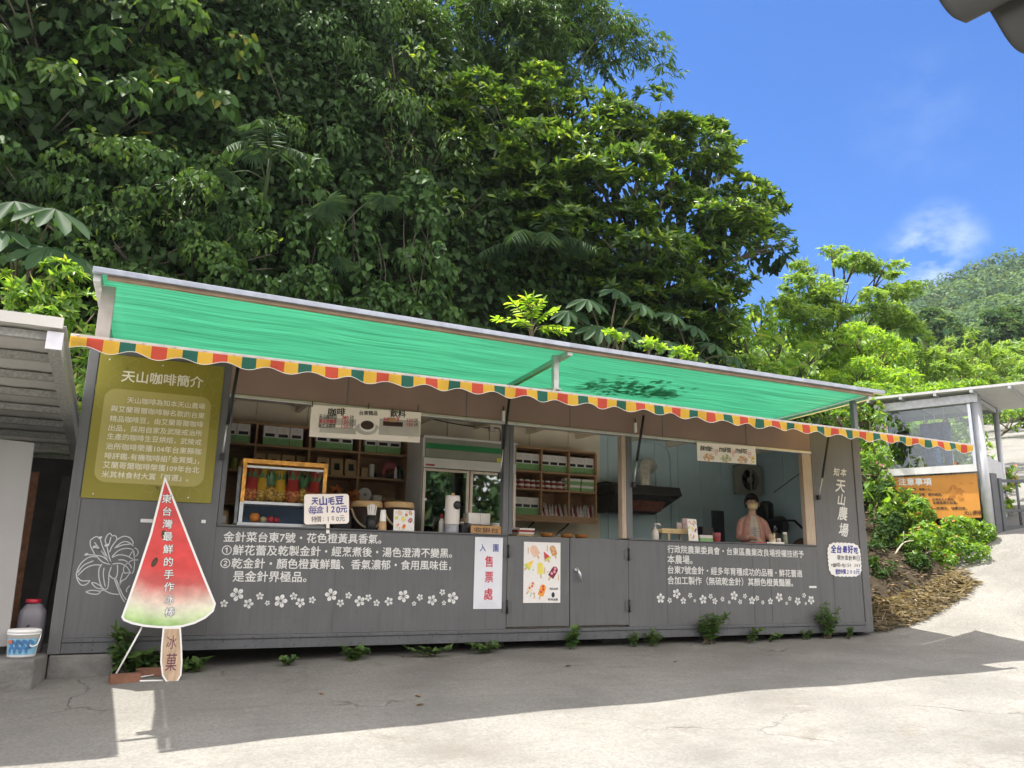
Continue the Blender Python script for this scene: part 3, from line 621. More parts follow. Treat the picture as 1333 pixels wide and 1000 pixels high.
m_olive2 = mat('olive_panel', (.37, .32, .095), .5, var=.04)
m_olive3 = mat('olive_line', (.27, .25, .07), .5, var=.04)
m_cream = mat('cream_print', (.74, .70, .56), .6, var=.03)
def PYv(u, v, y): return PY(u, v, y)
bl, br, tl = PYv(103, 646.5, -.012), PYv(274.5, 655.5, -.012), PYv(129.5, 462.5, -.012)
fr = Frame((bl.x+.0, -.012, br.z), (1, 0, 0), (0, 0, 1)); W_, H_ = br.x-bl.x, PYv(295, 478, -.012).z-br.z
olive = thing('coffee_sign', 'olive green board with a cream paragraph of text on the kiosk left end', 'sign', (bl.x+W_/2, -.012, br.z))
board(fr, W_, H_, .008, m_olive).build('panel', olive, .002)
mb = MB(); o = []
x0, y0 = fpx(fr, 121, 627); x1, y1 = fpx(fr, 276, 518); rad = .1
for cx, cy, a in ((x1-rad, y1-rad, 0), (x0+rad, y1-rad, 90), (x0+rad, y0+rad, 180), (x1-rad, y0+rad, 270)):
    for k in range(8): t = math.radians(a+90/7*k); o.append(fr.p(cx+rad*math.cos(t), cy+rad*math.sin(t), .0015))
flat(mb, o, m_olive2); mb.build('text_panel', olive)
for cx, cz, sc_, r0 in ((.16, .95, 1, .3), (.95, 1.15, 1.1, 1.0), (.9, .15, .9, .2), (.25, 1.2, .7, .8), (.62, .12, .7, 2), (1.0, .8, .8, .1)):
    mb = MB()
    for i in range(5):
        a = r0+i*1.257; ln = .17*sc_; P = []
        for t, s in ((0, 0), (.3, .22), (.7, .3), (1, 0), (.7, -.3), (.3, -.22), (0, 0)):
            x = cx+ln*(t*math.cos(a)-s*math.sin(a)); y = cz+ln*(t*math.sin(a)+s*math.cos(a)); P.append((min(W_-.01, max(.01, x)), min(H_-.01, max(.01, y))))
        ribbon(mb, fr, spline([Vector(p) for p in P], 4), .005, m_olive3, .001)
    mb.build('leaf_line_drawing', olive)
mb = MB(); fline(mb, fr, '天山咖啡簡介', (158, 495.5), (263.5, 504), m_cream, bold=.02)
for s, a, c in (('天山咖啡為知本天山農場', (165.3, 524), (266.5, 532.6)), ('與艾蘭哥爾咖啡聯名款的台東', (144, 535), (266, 544.6)), ('精品咖啡豆，由艾蘭哥爾咖啡', (142.6, 548), (264, 556)), ('出品，採用自家及武陵戒治所', (141, 560), (262.7, 567.6)), ('生產的咖啡生豆烘焙，武陵戒', (139.3, 571), (261.8, 579.2)),
                ('治所咖啡榮獲104年台東縣咖', (137.4, 584), (261.4, 591.5)), ('啡評鑑-有機咖啡組｢金質獎｣，', (136, 596.4), (259, 603.5)), ('艾蘭哥爾咖啡榮獲109年台北', (133.6, 608.2), (259, 615.6)), ('米其林食材大賞「首選」。', (132, 620.6), (245, 626.5))):
    fline(mb, fr, s, a, c, m_cream, bold=.01)
mb.build('lettering', olive)
mb = MB()
for u, v in ((143, 468), (212, 476), (121, 643), (245, 648)): x, y = fpx(fr, u, v); mb.ball(fr.p(x, y, 0), (.007, .005, .007), m_white, 8, 4)
mb.build('screw', olive)
# ---- watermelon ice sign
gx, gy = .95, -.42; gzv = gz(gx, gy)
fr = Frame((gx, gy, gzv), (1, -.04, 0), (0, .13, 1))
ms = thing('watermelon_sign', 'tall cut-out board of a watermelon ice pop standing before the kiosk', 'sign', (gx, gy, gzv))
m_melon, N, L, b = node_mat('melon_print'); b.inputs['Roughness'].default_value = .4
t = N.new('ShaderNodeTexCoord'); sp = N.new('ShaderNodeSeparateXYZ'); n = N.new('ShaderNodeTexNoise'); n.inputs['Scale'].default_value = 5.5; n.inputs['Detail'].default_value = 6; n.inputs['Roughness'].default_value = .6
L.new(t.outputs['Object'], sp.inputs[0]); L.new(t.outputs['Object'], n.inputs['Vector'])
x2 = N.new('ShaderNodeMath'); x2.operation = 'POWER'; x2.inputs[1].default_value = 2; ab = N.new('ShaderNodeMath'); ab.operation = 'ABSOLUTE'; L.new(sp.outputs['X'], ab.inputs[0]); L.new(ab.outputs[0], x2.inputs[0])
ma = N.new('ShaderNodeMath'); ma.operation = 'MULTIPLY_ADD'; ma.inputs[1].default_value = -.42; L.new(x2.outputs[0], ma.inputs[0]); L.new(sp.outputs['Z'], ma.inputs[2])
mm_ = N.new('ShaderNodeMath'); mm_.operation = 'MULTIPLY_ADD'; mm_.inputs[1].default_value = .16; L.new(n.outputs['Fac'], mm_.inputs[0]); L.new(ma.outputs[0], mm_.inputs[2])
r = N.new('ShaderNodeValToRGB'); e = r.color_ramp.elements; cols = [(.485, (.16, .36, .08)), (.535, (.38, .56, .22)), (.60, (.62, .70, .44)), (.68, (.74, .68, .55)), (.76, (.66, .38, .32)), (.86, (.52, .09, .08)), (1.0, (.62, .05, .045))]
z0 = .0; zr = 1.9
e[0].position = cols[0][0]/zr; e[0].color = (*cols[0][1], 1); e[1].position = 1; e[1].color = (.60, .045, .04, 1)
for ps, c in cols[1:]: q = e.new(ps/zr); q.color = (*c, 1)
dv = N.new('ShaderNodeMath'); dv.operation = 'DIVIDE'; dv.inputs[1].default_value = zr; L.new(mm_.outputs[0], dv.inputs[0]); L.new(dv.outputs[0], r.inputs['Fac'])
n2 = N.new('ShaderNodeTexNoise'); n2.inputs['Scale'].default_value = 9; n2.inputs['Detail'].default_value = 5; L.new(t.outputs['Object'], n2.inputs['Vector']); r2 = N.new('ShaderNodeValToRGB'); r2.color_ramp.elements[0].color = (.82, .82, .82, 1); r2.color_ramp.elements[1].color = (1.12, 1.12, 1.12, 1); r2.color_ramp.elements[0].position = .3; r2.color_ramp.elements[1].position = .7
mx = N.new('ShaderNodeMixRGB'); mx.blend_type = 'MULTIPLY'; mx.inputs['Fac'].default_value = 1; L.new(n2.outputs['Fac'], r2.inputs['Fac']); L.new(r.outputs['Color'], mx.inputs['Color1']); L.new(r2.outputs['Color'], mx.inputs['Color2']); L.new(mx.outputs['Color'], b.inputs['Base Color'])
m_stick = mat('printed_wood', (.46, .33, .22), .5, var=.22, scale=3, streak=(16, 16, 1.5)); m_purp = mat('purple_ink', (.12, .03, .06), .5); m_seed = mat('seed_print', (.07, .03, .015), .5, var=.4, scale=30); m_ink = mat('dark_ink', (.03, .03, .035), .5)
def opx(pts): return [fpx(fr, u, v) for u, v in pts]
so_pts = [(216, 620), (230, 655), (248, 702), (266, 748), (281.5, 786), (278.5, 796), (268, 805), (254, 812), (238, 816.5), (222, 818), (206, 817.8), (188, 816.3), (172, 813), (161, 808.5), (158.3, 804), (165, 786), (180, 744), (196, 696), (208, 650)]
def inset(P, d):
    c = Vector((sum(p[0] for p in P)/len(P), sum(p[1] for p in P)/len(P))); out = []; n_ = len(P)
    for i in range(n_):
        a, p, q = Vector(P[i-1]), Vector(P[i]), Vector(P[(i+1) % n_]); e1 = (p-a).normalized(); e2 = (q-p).normalized(); nn = Vector((-(e1.y+e2.y), e1.x+e2.x))
        if nn.dot(c-p) < 0: nn = -nn
        nn.normalize(); k = max(.35, abs(nn.dot(Vector((-e1.y, e1.x))))); out.append(tuple(p+nn*d/k))
    return out
O = opx(so_pts)
mb = MB(); mb.prism([fr.p(x, y, .014) for x, y in O], -fr.n*.014, m_white); mb.build('slice_board', ms)
mb = MB(); flat(mb, [fr.p(x, y, .0155) for x, y in inset(O, .018)], m_melon)
mb.build('slice_print', ms)
mb = MB()
for u, v, rt in ((214.5, 697, .2), (202, 732.5, -.35)): x, y = fpx(fr, u, v); flat(mb, ell(fr, x, y, .022, .044, .0166, 14, rt), m_seed)
mb.build('seed', ms)
mb = MB()
for i, ch in enumerate('東台灣最鮮的手作冰棒'):
    u = 150+(236+i*1.15)/3.45; v = 610+(138+i*56.4)/3.45; x, y = fpx(fr, u, v)
    put_char(mb, fr, ch, x, y, .084, m_ink, .0172, .05); put_char(mb, fr, ch, x, y, .084, m_letter, .0182, .012)
mb.build('lettering', ms)
sp_ = opx([(212.3, 817), (235.7, 816.6), (237.2, 842), (237.6, 862), (236.2, 879), (231.5, 887), (224, 890), (216, 888), (211, 880), (208.8, 862), (209.8, 842)])
mb = MB(); mb.prism([fr.p(x, y, .0125) for x, y in sp_], -fr.n*.011, m_white); flat(mb, [fr.p(x, y, .014) for x, y in inset(sp_, .013)], m_stick)
for ch, u, v, s in (('冰', 223.6, 836, .12), ('菓', 223, 862, .155)): x, y = fpx(fr, u, v); put_char(mb, fr, ch, x, y, s, m_purp, .0155, -.006, 0, .72 if ch == '冰' else .6)
mb.build('stick', ms)
a = fr.p(*fpx(fr, 186, 815), -.02); lx = PY(145.5, 890, -.30); lx = Vector((lx.x, -.30, gz(lx.x, -.3)+.01)); rx = fr.p(*fpx(fr, 213, 886), -.012)
mb = MB(); mb.tube([a, lx], .0075, m_white, 8); mb.tube([lx, rx], .0075, m_white, 8); mb.tube([lx, fr.p(*fpx(fr, 205, 878), -.25)], .006, m_white, 8); mb.build('stand_leg', ms)
# ---- ticket poster
m_grid = mat('poster_grid', (.55, .57, .62), .6); m_rink = mat('red_ink', (.55, .02, .05), .5); m_bink = mat('blue_ink', (.05, .05, .30), .5); m_pink = mat('poster_ground', (.70, .71, .76), .6, var=.03)
bl, br, tl = PY(616, 793, -.008), PY(652.8, 792.7, -.008), PY(618, 699, -.008)
fr = Frame((bl.x, -.008, bl.z), (1, 0, 0), (0, 0, 1)); W_, H_ = br.x-bl.x, tl.z-bl.z
tp = thing('ticket_poster', 'narrow white poster with blue and red characters left of the doors', 'poster', (bl.x+W_/2, -.008, bl.z)); board(fr, W_, H_, .003, m_pink).build('sheet', tp)
mb = MB()
for top in (0, 1):
    hh = .12
    for k in range(8):
        y = hh*k/8+.01; xx = W_*.44*(1-k/9); Y_ = H_-y if top else y; ribbon(mb, fr, [(W_/2-xx, Y_), (W_/2+xx, Y_)], .0022, m_grid, .0012)
    for k in range(11):
        x = W_*(.08+.084*k); yy = hh*(1-abs(x-W_/2)/(W_*.5)); ribbon(mb, fr, [(x, H_-.008) if top else (x, .008), (x, H_-yy) if top else (x, yy)], .0022, m_grid, .0014)
mb.build('grid_pattern', tp)
mb = MB()
for ch, a, c, s, m_ in (('入', 165, 228, 42, m_bink), ('園', 238, 230, 42, m_bink), ('售', 200, 305, 60, m_rink), ('票', 200, 393, 60, m_rink), ('處', 196, 487, 62, m_rink)):
    x, y = fpx(fr, 590+a/4.3, 660+c/4.3); put_char(mb, fr, ch, x, y, s/4.3*depth(fr.p(x, y))/FPX*1.08, m_, .002, .012, 0, .85)
mb.build('lettering', tp)
# ---- ice pop poster
m_poster = mat('poster_white', (.76, .74, .72), .55, var=.04, scale=30)
PC = dict(peach=(.72, .48, .36), brown=(.55, .27, .10), red=(.58, .05, .06), lime=(.50, .62, .08), yellow=(.80, .58, .10), lemon=(.72, .66, .16), plum=(.18, .02, .05), pink=(.74, .30, .36), orange=(.80, .33, .03), cream=(.76, .66, .48), tan=(.62, .42, .25), leaf=(.20, .42, .16), ber=(.62, .08, .16))
PCM = {k: mat('ink_'+k, v, .5, var=.10, scale=60) for k, v in PC.items()}
def pop(mb, fr, cx, cy, w_, h_, rot, c, c2=None, k=.002):
    cs, sn = math.cos(rot), math.sin(rot); P = lambda x, y, l: fr.p(cx+x*cs-y*sn, cy+x*sn+y*cs, l)
    flat(mb, [P(-w_*.13, -h_*.8, k), P(w_*.13, -h_*.8, k), P(w_*.13, -h_*.4, k), P(-w_*.13, -h_*.4, k)], PCM['tan'])
    o = [P(-w_/2, -h_*.45, k+.0006), P(w_/2, -h_*.45, k+.0006)]+[P(w_/2*math.cos(t), h_*.25+w_/2*math.sin(t), k+.0006) for t in np.linspace(0, math.pi, 9)]
    flat(mb, o, PCM[c])
    if c2:
        for j, (x, y) in enumerate(((-.12, -.15), (.1, .12), (-.05, .36))): flat(mb, [P(w_*(x+.22*math.cos(t)), h_*y+w_*.2*math.sin(t), k+.0012) for t in np.linspace(0, 6.0, 10)], PCM[c2])
def wedge(mb, fr, cx, cy, w_, h_, rot, c, c2, k=.002):
    cs, sn = math.cos(rot), math.sin(rot); P = lambda x, y, l: fr.p(cx+x*cs-y*sn, cy+x*sn+y*cs, l)
    flat(mb, [P(-w_*.12, -h_*.8, k), P(w_*.12, -h_*.8, k), P(w_*.12, -h_*.4, k), P(-w_*.12, -h_*.4, k)], PCM['tan'])
    flat(mb, [P(-w_/2, -h_*.45, k+.0006), P(w_/2, -h_*.45, k+.0006), P(0, h_*.6, k+.0006)], PCM[c]); flat(mb, [P(-w_/2, -h_*.48, k+.0012), P(w_/2, -h_*.48, k+.0012), P(w_*.4, -h_*.25, k+.0012), P(-w_*.4, -h_*.25, k+.0012)], PCM[c2])
def pops(mb, fr, W_, H_, nlet=True):
    for a in ((.30, .84, .2, .17, .6, 'peach'), (.80, .86, .15, .17, .4, 'brown', 'tan'), (.45, .56, .16, .20, .1, 'lemon', 'yellow'), (.80, .50, .17, .20, -.6, 'plum', 'pink'), (.20, .26, .14, .18, -.6, 'cream', 'ber'), (.50, .20, .16, .19, -.35, 'orange', 'red')): pop(mb, fr, a[0]*W_, a[1]*H_, a[2]*W_, a[3]*H_, *a[4:])
    wedge(mb, fr, .60*W_, .77*H_, .2*W_, .15*H_, .55, 'red', 'lime'); wedge(mb, fr, .16*W_, .63*H_, .2*W_, .17*H_, -.8, 'yellow', 'lime')
    for x, y in ((.10, .86), (.62, .90), (.55, .53), (.93, .42), (.28, .12)): rect(mb, fr, x*W_, y*H_-.05*H_, x*W_+.03*W_, y*H_+.05*H_, PCM['tan'], .0018)
    r = random.Random(4)
    for i in range(14): flat(mb, ell(fr, r.uniform(.06, .94)*W_, r.uniform(.06, .95)*H_, .028*W_, .008*H_, .0016, 8, r.uniform(0, 3)), PCM['leaf'])
bl, br, tl = PY(681, 785, -.009), PY(729.3, 785.8, -.009), PY(683, 705.3, -.009)
fr = Frame((bl.x, -.009, bl.z), (1, 0, 0), (0, 0, 1)); W_, H_ = br.x-bl.x, tl.z-bl.z
pp = thing('ice_pop_poster', 'white poster of colourful ice pops stuck on the left door', 'poster', (bl.x+W_/2, -.009, bl.z)); board(fr, W_, H_, .003, m_poster).build('sheet', pp)
mb = MB(); pops(mb, fr, W_, H_); flat(mb, ell(fr, .80*W_, .13*H_, .045*W_, .045*H_, .002, 12), m_ink)
mb.build('printed_pictures', pp)
mb = MB(); put_text(mb, fr, '天山冰棒', .70*W_, .215*H_, .93*W_, m_ink, .002); put_text(mb, fr, '手作冰棒', .66*W_, .035*H_, .93*W_, m_ink, .002); mb.build('lettering', pp)
# ---- scalloped price card
bl, br, tl = PY(1079.5, 750.5, -.010), PY(1122.5, 751.5, -.010), PY(1078.5, 706, -.010)
fr = Frame((bl.x, -.010, bl.z), (1, 0, 0), (0, 0, 1)); W_, H_ = br.x-bl.x, tl.z-bl.z
pc = thing('price_card', 'white scalloped card with handwritten blue price on the kiosk right end', 'sign', (bl.x+W_/2, -.01, bl.z))
o = []; n = 56
for i in range(n):
    t = 2*math.pi*i/n; q = 4.5; c, s = math.cos(t), math.sin(t); k = (abs(c)**q+abs(s)**q)**(-1/q); k *= 1+.022*(1 if i % 2 else -1); o.append(fr.p(W_/2+W_/2*c*k, H_/2+H_/2*s*k))
mb = MB(); mb.prism(o, -fr.n*.003, m_white); mb.build('card', pc)
mb = MB(); hand_text(mb, fr, '全台最好吃', .10*W_, .80*H_, .95*W_, m_bink, .105, .002, .035, 2); hand_text(mb, fr, '現炸金針餅☺', .26*W_, .56*H_, .97*W_, m_ink, .07, .002, .012, 3); hand_text(mb, fr, '※金針花一包250 300', .06*W_, .34*H_, .97*W_, m_ink, .055, .002, .012, 4); hand_text(mb, fr, '軟特價200元', .2*W_, .14*H_, .92*W_, m_bink, .078, .002, .015, 5); mb.build('lettering', pc)
# ---- coffee menu banner and food banner
m_ban = mat('banner_vinyl', (.93, .85, .79), .5, var=.03, scale=4); m_stripe = mat('banner_grey_stripe', (.50, .47, .44), .5); m_kopi = mat('coffee_print', (.05, .025, .018), .4); m_line = mat('banner_line', (.66, .55, .48), .5); m_kraft = mat('kraft_tape', (.52, .33, .17), .7)
bl, br, tl = PY(402.4, 568.4, -.035), PY(546.5, 576.3, -.035), PY(404.3, 526.8, -.035)
fr = Frame((bl.x, -.035, bl.z), (br-bl), (0, 0, 1)); W_, H_ = (br-bl).length, tl.z-bl.z
mn = thing('coffee_menu_banner', 'long white coffee price banner hanging in the left window', 'banner', (bl.x+W_/2, -.035, bl.z)); board(fr, W_, H_, .004, m_ban).build('sheet', mn)
B = lambda a, c: fpx(fr, 400+a/8.33, 520+c/8.33)
mb = MB()
for a, c, a2, c2, m_ in ((120, 232, 525, 278, m_stripe), (130, 330, 525, 372, m_stripe), (775, 268, 1215, 320, m_stripe), (770, 358, 1215, 402, m_stripe), (815, 276, 1030, 306, m_kopi), (880, 225, 952, 270, m_kraft)):
    x0, y0 = B(a, c2-12*(1 if a < 600 else 0)); x1, y1 = B(a2, c+(0)); rect(mb, fr, x0, min(y0, y1-.02), x1, y1, m_, .0012 if m_ is m_stripe else .003)
for i in range(7):
    for s in (0, 1):
        x = .02+i*.022; h0 = .22-i*.03; ribbon(mb, fr, [(x if not s else W_-x, .012), (x+.10-.012*i if not s else W_-x-.10+.012*i, h0)], .002, m_line, .001); ribbon(mb, fr, [(.006 if not s else W_-.006, h0+.05), (.14-.01*i if not s else W_-.14+.01*i, .03+i*.004)], .002, m_line, .001)
cx, cy = B(648, 305); r_ = .085
flat(mb, ell(fr, cx-.01, cy-.03, r_*1.35, r_*.75, .0012, 24), m_stripe); flat(mb, ell(fr, cx, cy, r_, r_*.72, .002, 24), m_white); flat(mb, ell(fr, cx+r_*1.05, cy-.01, .03, .026, .0017, 14), m_stripe); flat(mb, ell(fr, cx-.003, cy+.008, r_*.82, r_*.55, .0032, 24), m_kopi)
mb.build('printed_pictures', mn)
mb = MB()
def bt(s, a, c, a2, c2, m_, **k): x0, y0 = B(a, c); x1, y1 = B(a2, c2); k.setdefault('h', .05); k.setdefault('bold', .012); put_text(mb, fr, s, x0, y0, x1, m_, lift=.004, y1=y1, **k)
bt('咖啡', 218, 175, 400, 178, m_ink, bold=.02, h=.085); bt('台東精品', 555, 180, 752, 190, m_ink); bt('飲料', 890, 205, 1055, 218, m_ink, bold=.02, h=.085)
bt('天山咖啡豆', 120, 208, 315, 216, m_ink); bt('380', 368, 224, 440, 228, m_rink); bt('元/包', 452, 228, 495, 230, m_ink)
bt('美式熱咖啡', 120, 258, 310, 268, m_rink); bt('120', 368, 272, 440, 276, m_rink); bt('元/杯', 452, 276, 495, 278, m_ink)
bt('美式冰咖啡', 115, 308, 300, 316, m_ink); bt('120', 365, 322, 438, 325, m_rink); bt('元/杯', 450, 326, 493, 328, m_ink)
bt('洛神', 815, 258, 878, 262, m_rink); bt('茶', 958, 262, 990, 264, m_rink); bt('120', 1072, 272, 1140, 276, m_rink); bt('元/杯', 1150, 276, 1190, 279, m_ink); bt('120', 1072, 318, 1140, 322, m_rink); bt('元/杯', 1150, 322, 1190, 325, m_ink)
mb.build('lettering', mn)
mb = MB()
for a in (45, 655, 1190): x, y = B(a, 80+a*.06); mb.tube([fr.p(x, y, .002), fr.p(x, y+.06, .006)], .005, m_black, 6)
mb.build('hook', mn)
bl, br, tl = PY(908, 599.8, -.035), PY(984.5, 604.8, -.035), PY(907.6, 575.8, -.035)
fr = Frame((bl.x, -.035, bl.z), (br-bl), (0, 0, 1)); W_, H_ = (br-bl).length, tl.z-bl.z
fb = thing('fried_food_banner', 'small white banner with three plates of fried food in the kitchen window', 'banner', (bl.x+W_/2, -.035, bl.z)); board(fr, W_, H_, .004, m_ban).build('sheet', fb)
mb = MB(); r = random.Random(9)
for cx, c in ((.185, 'orange'), (.475, 'leaf'), (.765, 'orange')):
    flat(mb, ell(fr, cx*W_, .19*H_, .105*W_, .17*H_, .0012, 20), m_white)
    for i in range(40):
        a, q = r.uniform(0, 6.28), math.sqrt(r.random()); x, y = cx+.085*q*math.cos(a), .22+.20*q*math.sin(a)
        if y > .02: flat(mb, ell(fr, x*W_, y*H_, .022*W_, .018*H_, .0018+.00004*i, 7, r.uniform(0, 3)), PCM[r.choice((c, c, 'brown', 'tan') if c == 'orange' else ('leaf', 'leaf', 'lime', 'brown'))])
for i in range(6): flat(mb, ell(fr, .945*W_+.03*W_*math.cos(i), .33*H_+.1*H_*math.sin(i), .035*W_, .028*H_, .002+.0001*i, 8, i), PCM['yellow'])
flat(mb, ell(fr, .945*W_, .33*H_, .012*W_, .04*H_, .003, 10), PCM['orange']); flat(mb, ell(fr, .94*W_, .12*H_, .03*W_, .03*H_, .002, 8, .6), PCM['lime'])
mb.build('printed_pictures', fb)
mb = MB()
for s, x in (('酥炸金針', .06), ('炸金針葉', .37), ('炸金針花', .65)): hand_text(mb, fr, s, x*W_, .70*H_, (x+.19)*W_, m_ink, .07, .002, .012, 3)
for x in (.27, .56, .84): put_text(mb, fr, '120', x*W_, .52*H_, (x+.075)*W_, PCM['pink'], .002, .01); put_text(mb, fr, '元', (x+.02)*W_, .36*H_, (x+.06)*W_, PCM['pink'], .002, .01)
mb.build('lettering', fb)
# ================================================================ shelves and goods
SB = DEP-.03; SF = 1.52
def zat(u, v, y): return PY(u, v, y).z
def xat(u, y, v=600): return PY(u, v, y).x
def shelf_unit(label, xs, zs, x_end):
    t = thing('wall_shelf', label, 'shelf', ((xs[0]+xs[-1])/2, (SF+SB)/2, zs[-1]))
    for i, z in enumerate(zs):
        mb = MB(); mb.box((xs[0], SF, z-.012), (xs[-1], SB, z+.012), m_wood); mb.build('shelf_board', t)
    for x in xs:
        mb = MB()
        for a, c in zip(zs[1:], zs): mb.box((x-.011, SF+.004, a+.013), (x+.011, SB-.002, c-.013), m_wood)
        mb.build('upright', t)
    mb = MB(); mb.box((xs[0]+.012, SB-.001, zs[-1]+.013), (xs[-1]-.012, SB+.008, zs[0]-.013), m_wood); mb.build('back_board', t)
    return t
LX = [xat(262, SF, 575), xat(333.5, SF, 575), xat(402, SF, 600), xat(467.5, SF, 600), xat(530, SF, 600)]
LZ = [zat(400, 556.5, SF), zat(400, 584, SF), zat(400, 617.5, SF), zat(400, 660, SF), SILL-.3]
shelf_unit('long wooden shelf of coffee boxes and pouches behind the left window', LX, LZ, 0)
RX = [xat(640, SF, 610), xat(671, SF, 610), xat(705.4, SF, 610), xat(741.3, SF, 610), xat(776.4, SF, 620)]
RX[0] = RX[1]-(RX[2]-RX[1])
RZ = [zat(725, 585.5, SF), zat(725, 616, SF), zat(725, 639, SF), zat(725, 673, SF)]
rs = shelf_unit('wooden wall shelf with jars and sachets in the middle window', RX[1:], RZ, 0)
mb = MB(); mb.box((RX[1], SF-.01, RZ[-1]-.075), (RX[-1]+.01, SF+.02, RZ[-1]-.014), m_wood); mb.build('front_rail', rs)
for x in (RX[2]-.1, RX[3]+.0): mb = MB(); mb.tube([(x, SF+.02, RZ[-1]-.08), (x, SF+.12, RZ[-1]-.13), (x, SB-.02, RZ[-1]-.22)], .012, m_black, 6); mb.build('bracket', rs)
m_bgreen = mat('box_green', (.24, .46, .18), .55, var=.15, scale=25); m_bwhite = mat('box_white', (.84, .82, .78), .55, var=.04)
def coffee_box():
    mb = MB(); w_, h_, d_ = .148, .232, .09
    mb.box((-w_/2, 0, 0), (w_/2, d_, h_), m_bwhite); mb.box((-w_/2-.0005, -.0008, .0006), (w_/2+.0005, d_*.9, h_*.40), m_bgreen)
    f = Frame((-w_/2, -.0012, 0), (1, 0, 0), (0, 0, 1)); rect(mb, f, .02, h_*.44, w_-.02, h_*.60, m_black, .0006); ribbon(mb, f, [(.05, h_*.86), (w_-.05, h_*.86)], .006, m_stripe, .001); ribbon(mb, f, [(.035, h_*.77), (w_-.035, h_*.77)], .005, m_stripe, .001)
    flat(mb, ell(f, w_*.55, h_*.25, w_*.42, h_*.07, .0008, 12, .1), m_bwhite if False else PCM['leaf'])
    return mb
CB = coffee_box().build('coffee_box'); CB['category'] = 'box'
first = [True]
def put(proto, loc, label, group, rot=0.0, scale=None):
    if proto.get('placed'):
        o = copy_tree(proto)
    else: o = proto; proto['placed'] = 1
    if 'placed' in o and o is not proto: del o['placed']
    o.location = loc; o.rotation_euler = (0, 0, rot); o['label'] = label; o['group'] = group
    if scale: o.scale = scale
    return o
def row(x0, x1, n, proto, y, z, label, group, wd, jit=.0):
    for i in range(n): put(proto, (x0+wd*(i+.5)+(x1-x0-wd*n)/2, y+RND.uniform(0, .02), z), label, group, RND.uniform(-.04, .04))
cw = .153
for i in range(4): row(LX[i]+.02, LX[i+1]-.02, int((LX[i+1]-LX[i]-.03)/cw), CB, SF+.05, LZ[1]+.013, 'white and green coffee box in the top row of the long left shelf', 'coffee boxes on the long left shelf', cw)
for i in range(1, 4): row(RX[i]+.02, RX[i+1]-.02, 3, CB, SF+.05, RZ[1]+.013, 'white and green coffee box in the top row of the middle window shelf', 'coffee boxes on top of the middle shelf', min(cw, (RX[i+1]-RX[i]-.03)/3))
row(RX[1]+.02, RX[2]-.02, 3, CB, SF+.05, RZ[3]+.013, 'white and green coffee box in the bottom left bay of the middle shelf', 'coffee boxes at the bottom of the middle shelf', min(cw, (RX[2]-RX[1]-.03)/3))
# kraft pouches
m_pouch = mat('kraft_pouch', (.48, .34, .18), .75, var=.15, scale=10)
mb = MB(); w_, h_ = .15, .21
vs = [(-w_*.46, -.04, 0), (w_*.46, -.04, 0), (w_*.46, .04, 0), (-w_*.46, .04, 0), (-w_/2, -.045, h_*.3), (w_/2, -.045, h_*.3), (w_/2, .045, h_*.3), (-w_/2, .045, h_*.3), (-w_*.47, -.006, h_), (w_*.47, -.006, h_), (w_*.47, .006, h_), (-w_*.47, .006, h_)]
mb.add(vs, [(3, 2, 1, 0), (0, 1, 5, 4), (1, 2, 6, 5), (2, 3, 7, 6), (3, 0, 4, 7), (4, 5, 9, 8), (5, 6, 10, 9), (6, 7, 11, 10), (7, 4, 8, 11), (8, 9, 10, 11)], m_pouch)
mb.add([(-.035, -.0445, h_*.32), (.035, -.0445, h_*.32), (.03, -.0235, h_*.72), (-.03, -.0235, h_*.72)], [(0, 1, 2, 3)], m_black)
KP = mb.build('coffee_pouch'); KP['category'] = 'pouch'
row(LX[1]+.03, LX[2]-.02, 4, KP, SF+.10, LZ[2]+.013, 'brown kraft coffee pouch standing above the pineapple case', 'kraft pouches behind the pineapple case', .168)
row(LX[2]+.12, LX[3]-.01, 3, KP, SF+.10, LZ[2]+.013, 'brown kraft coffee pouch on the shelf under the coffee menu banner', 'kraft pouches under the banner', .17)
# jars
m_jam = mat('red_preserve', (.34, .06, .05), .3, var=.25, scale=20)
mb = MB(); mb.lathe((0, 0, 0), [(.036, 0), (.04, .008), (.04, .085), (.034, .098)], m_jam, 14); mb.lathe((0, 0, .099), [(.036, 0), (.036, .018), (.034, .02)], m_bwhite, 14); mb.lathe((0, 0, .03), [(.0408, 0), (.0408, .03)], m_bwhite, 14)
JR = mb.build('preserve_jar'); JR['category'] = 'jar'
row(RX[1]+.05, RX[2]-.03, 5, JR, SF+.07, RZ[2]+.013, 'small red jar with white lid in the left bay of the middle shelf', 'preserve jars in the left bay', .09)
row(RX[2]+.03, RX[3]-.02, 5, JR, SF+.07, RZ[2]+.013, 'small red jar with white lid in the centre bay of the middle shelf', 'preserve jars in the centre bay', .095)
# green white cartons
mb = MB(); mb.box((-.12, 0, 0), (.12, .12, .085), m_bwhite); mb.box((-.1205, -.001, .001), (.1205, .1, .05), m_bgreen); CT = mb.build('tea_carton'); CT['category'] = 'carton'
xm = (RX[3]+RX[4])/2
for dx, dz, lab in ((-.135, 0, 'lower left'), (.125, 0, 'lower right'), (-.13, .088, 'upper left'), (.13, .088, 'upper right')): put(CT, (xm+dx, SF+.05, RZ[2]+.013+dz), f'low white and green carton, {lab} of the four right of the jars', 'cartons on the middle shelf')
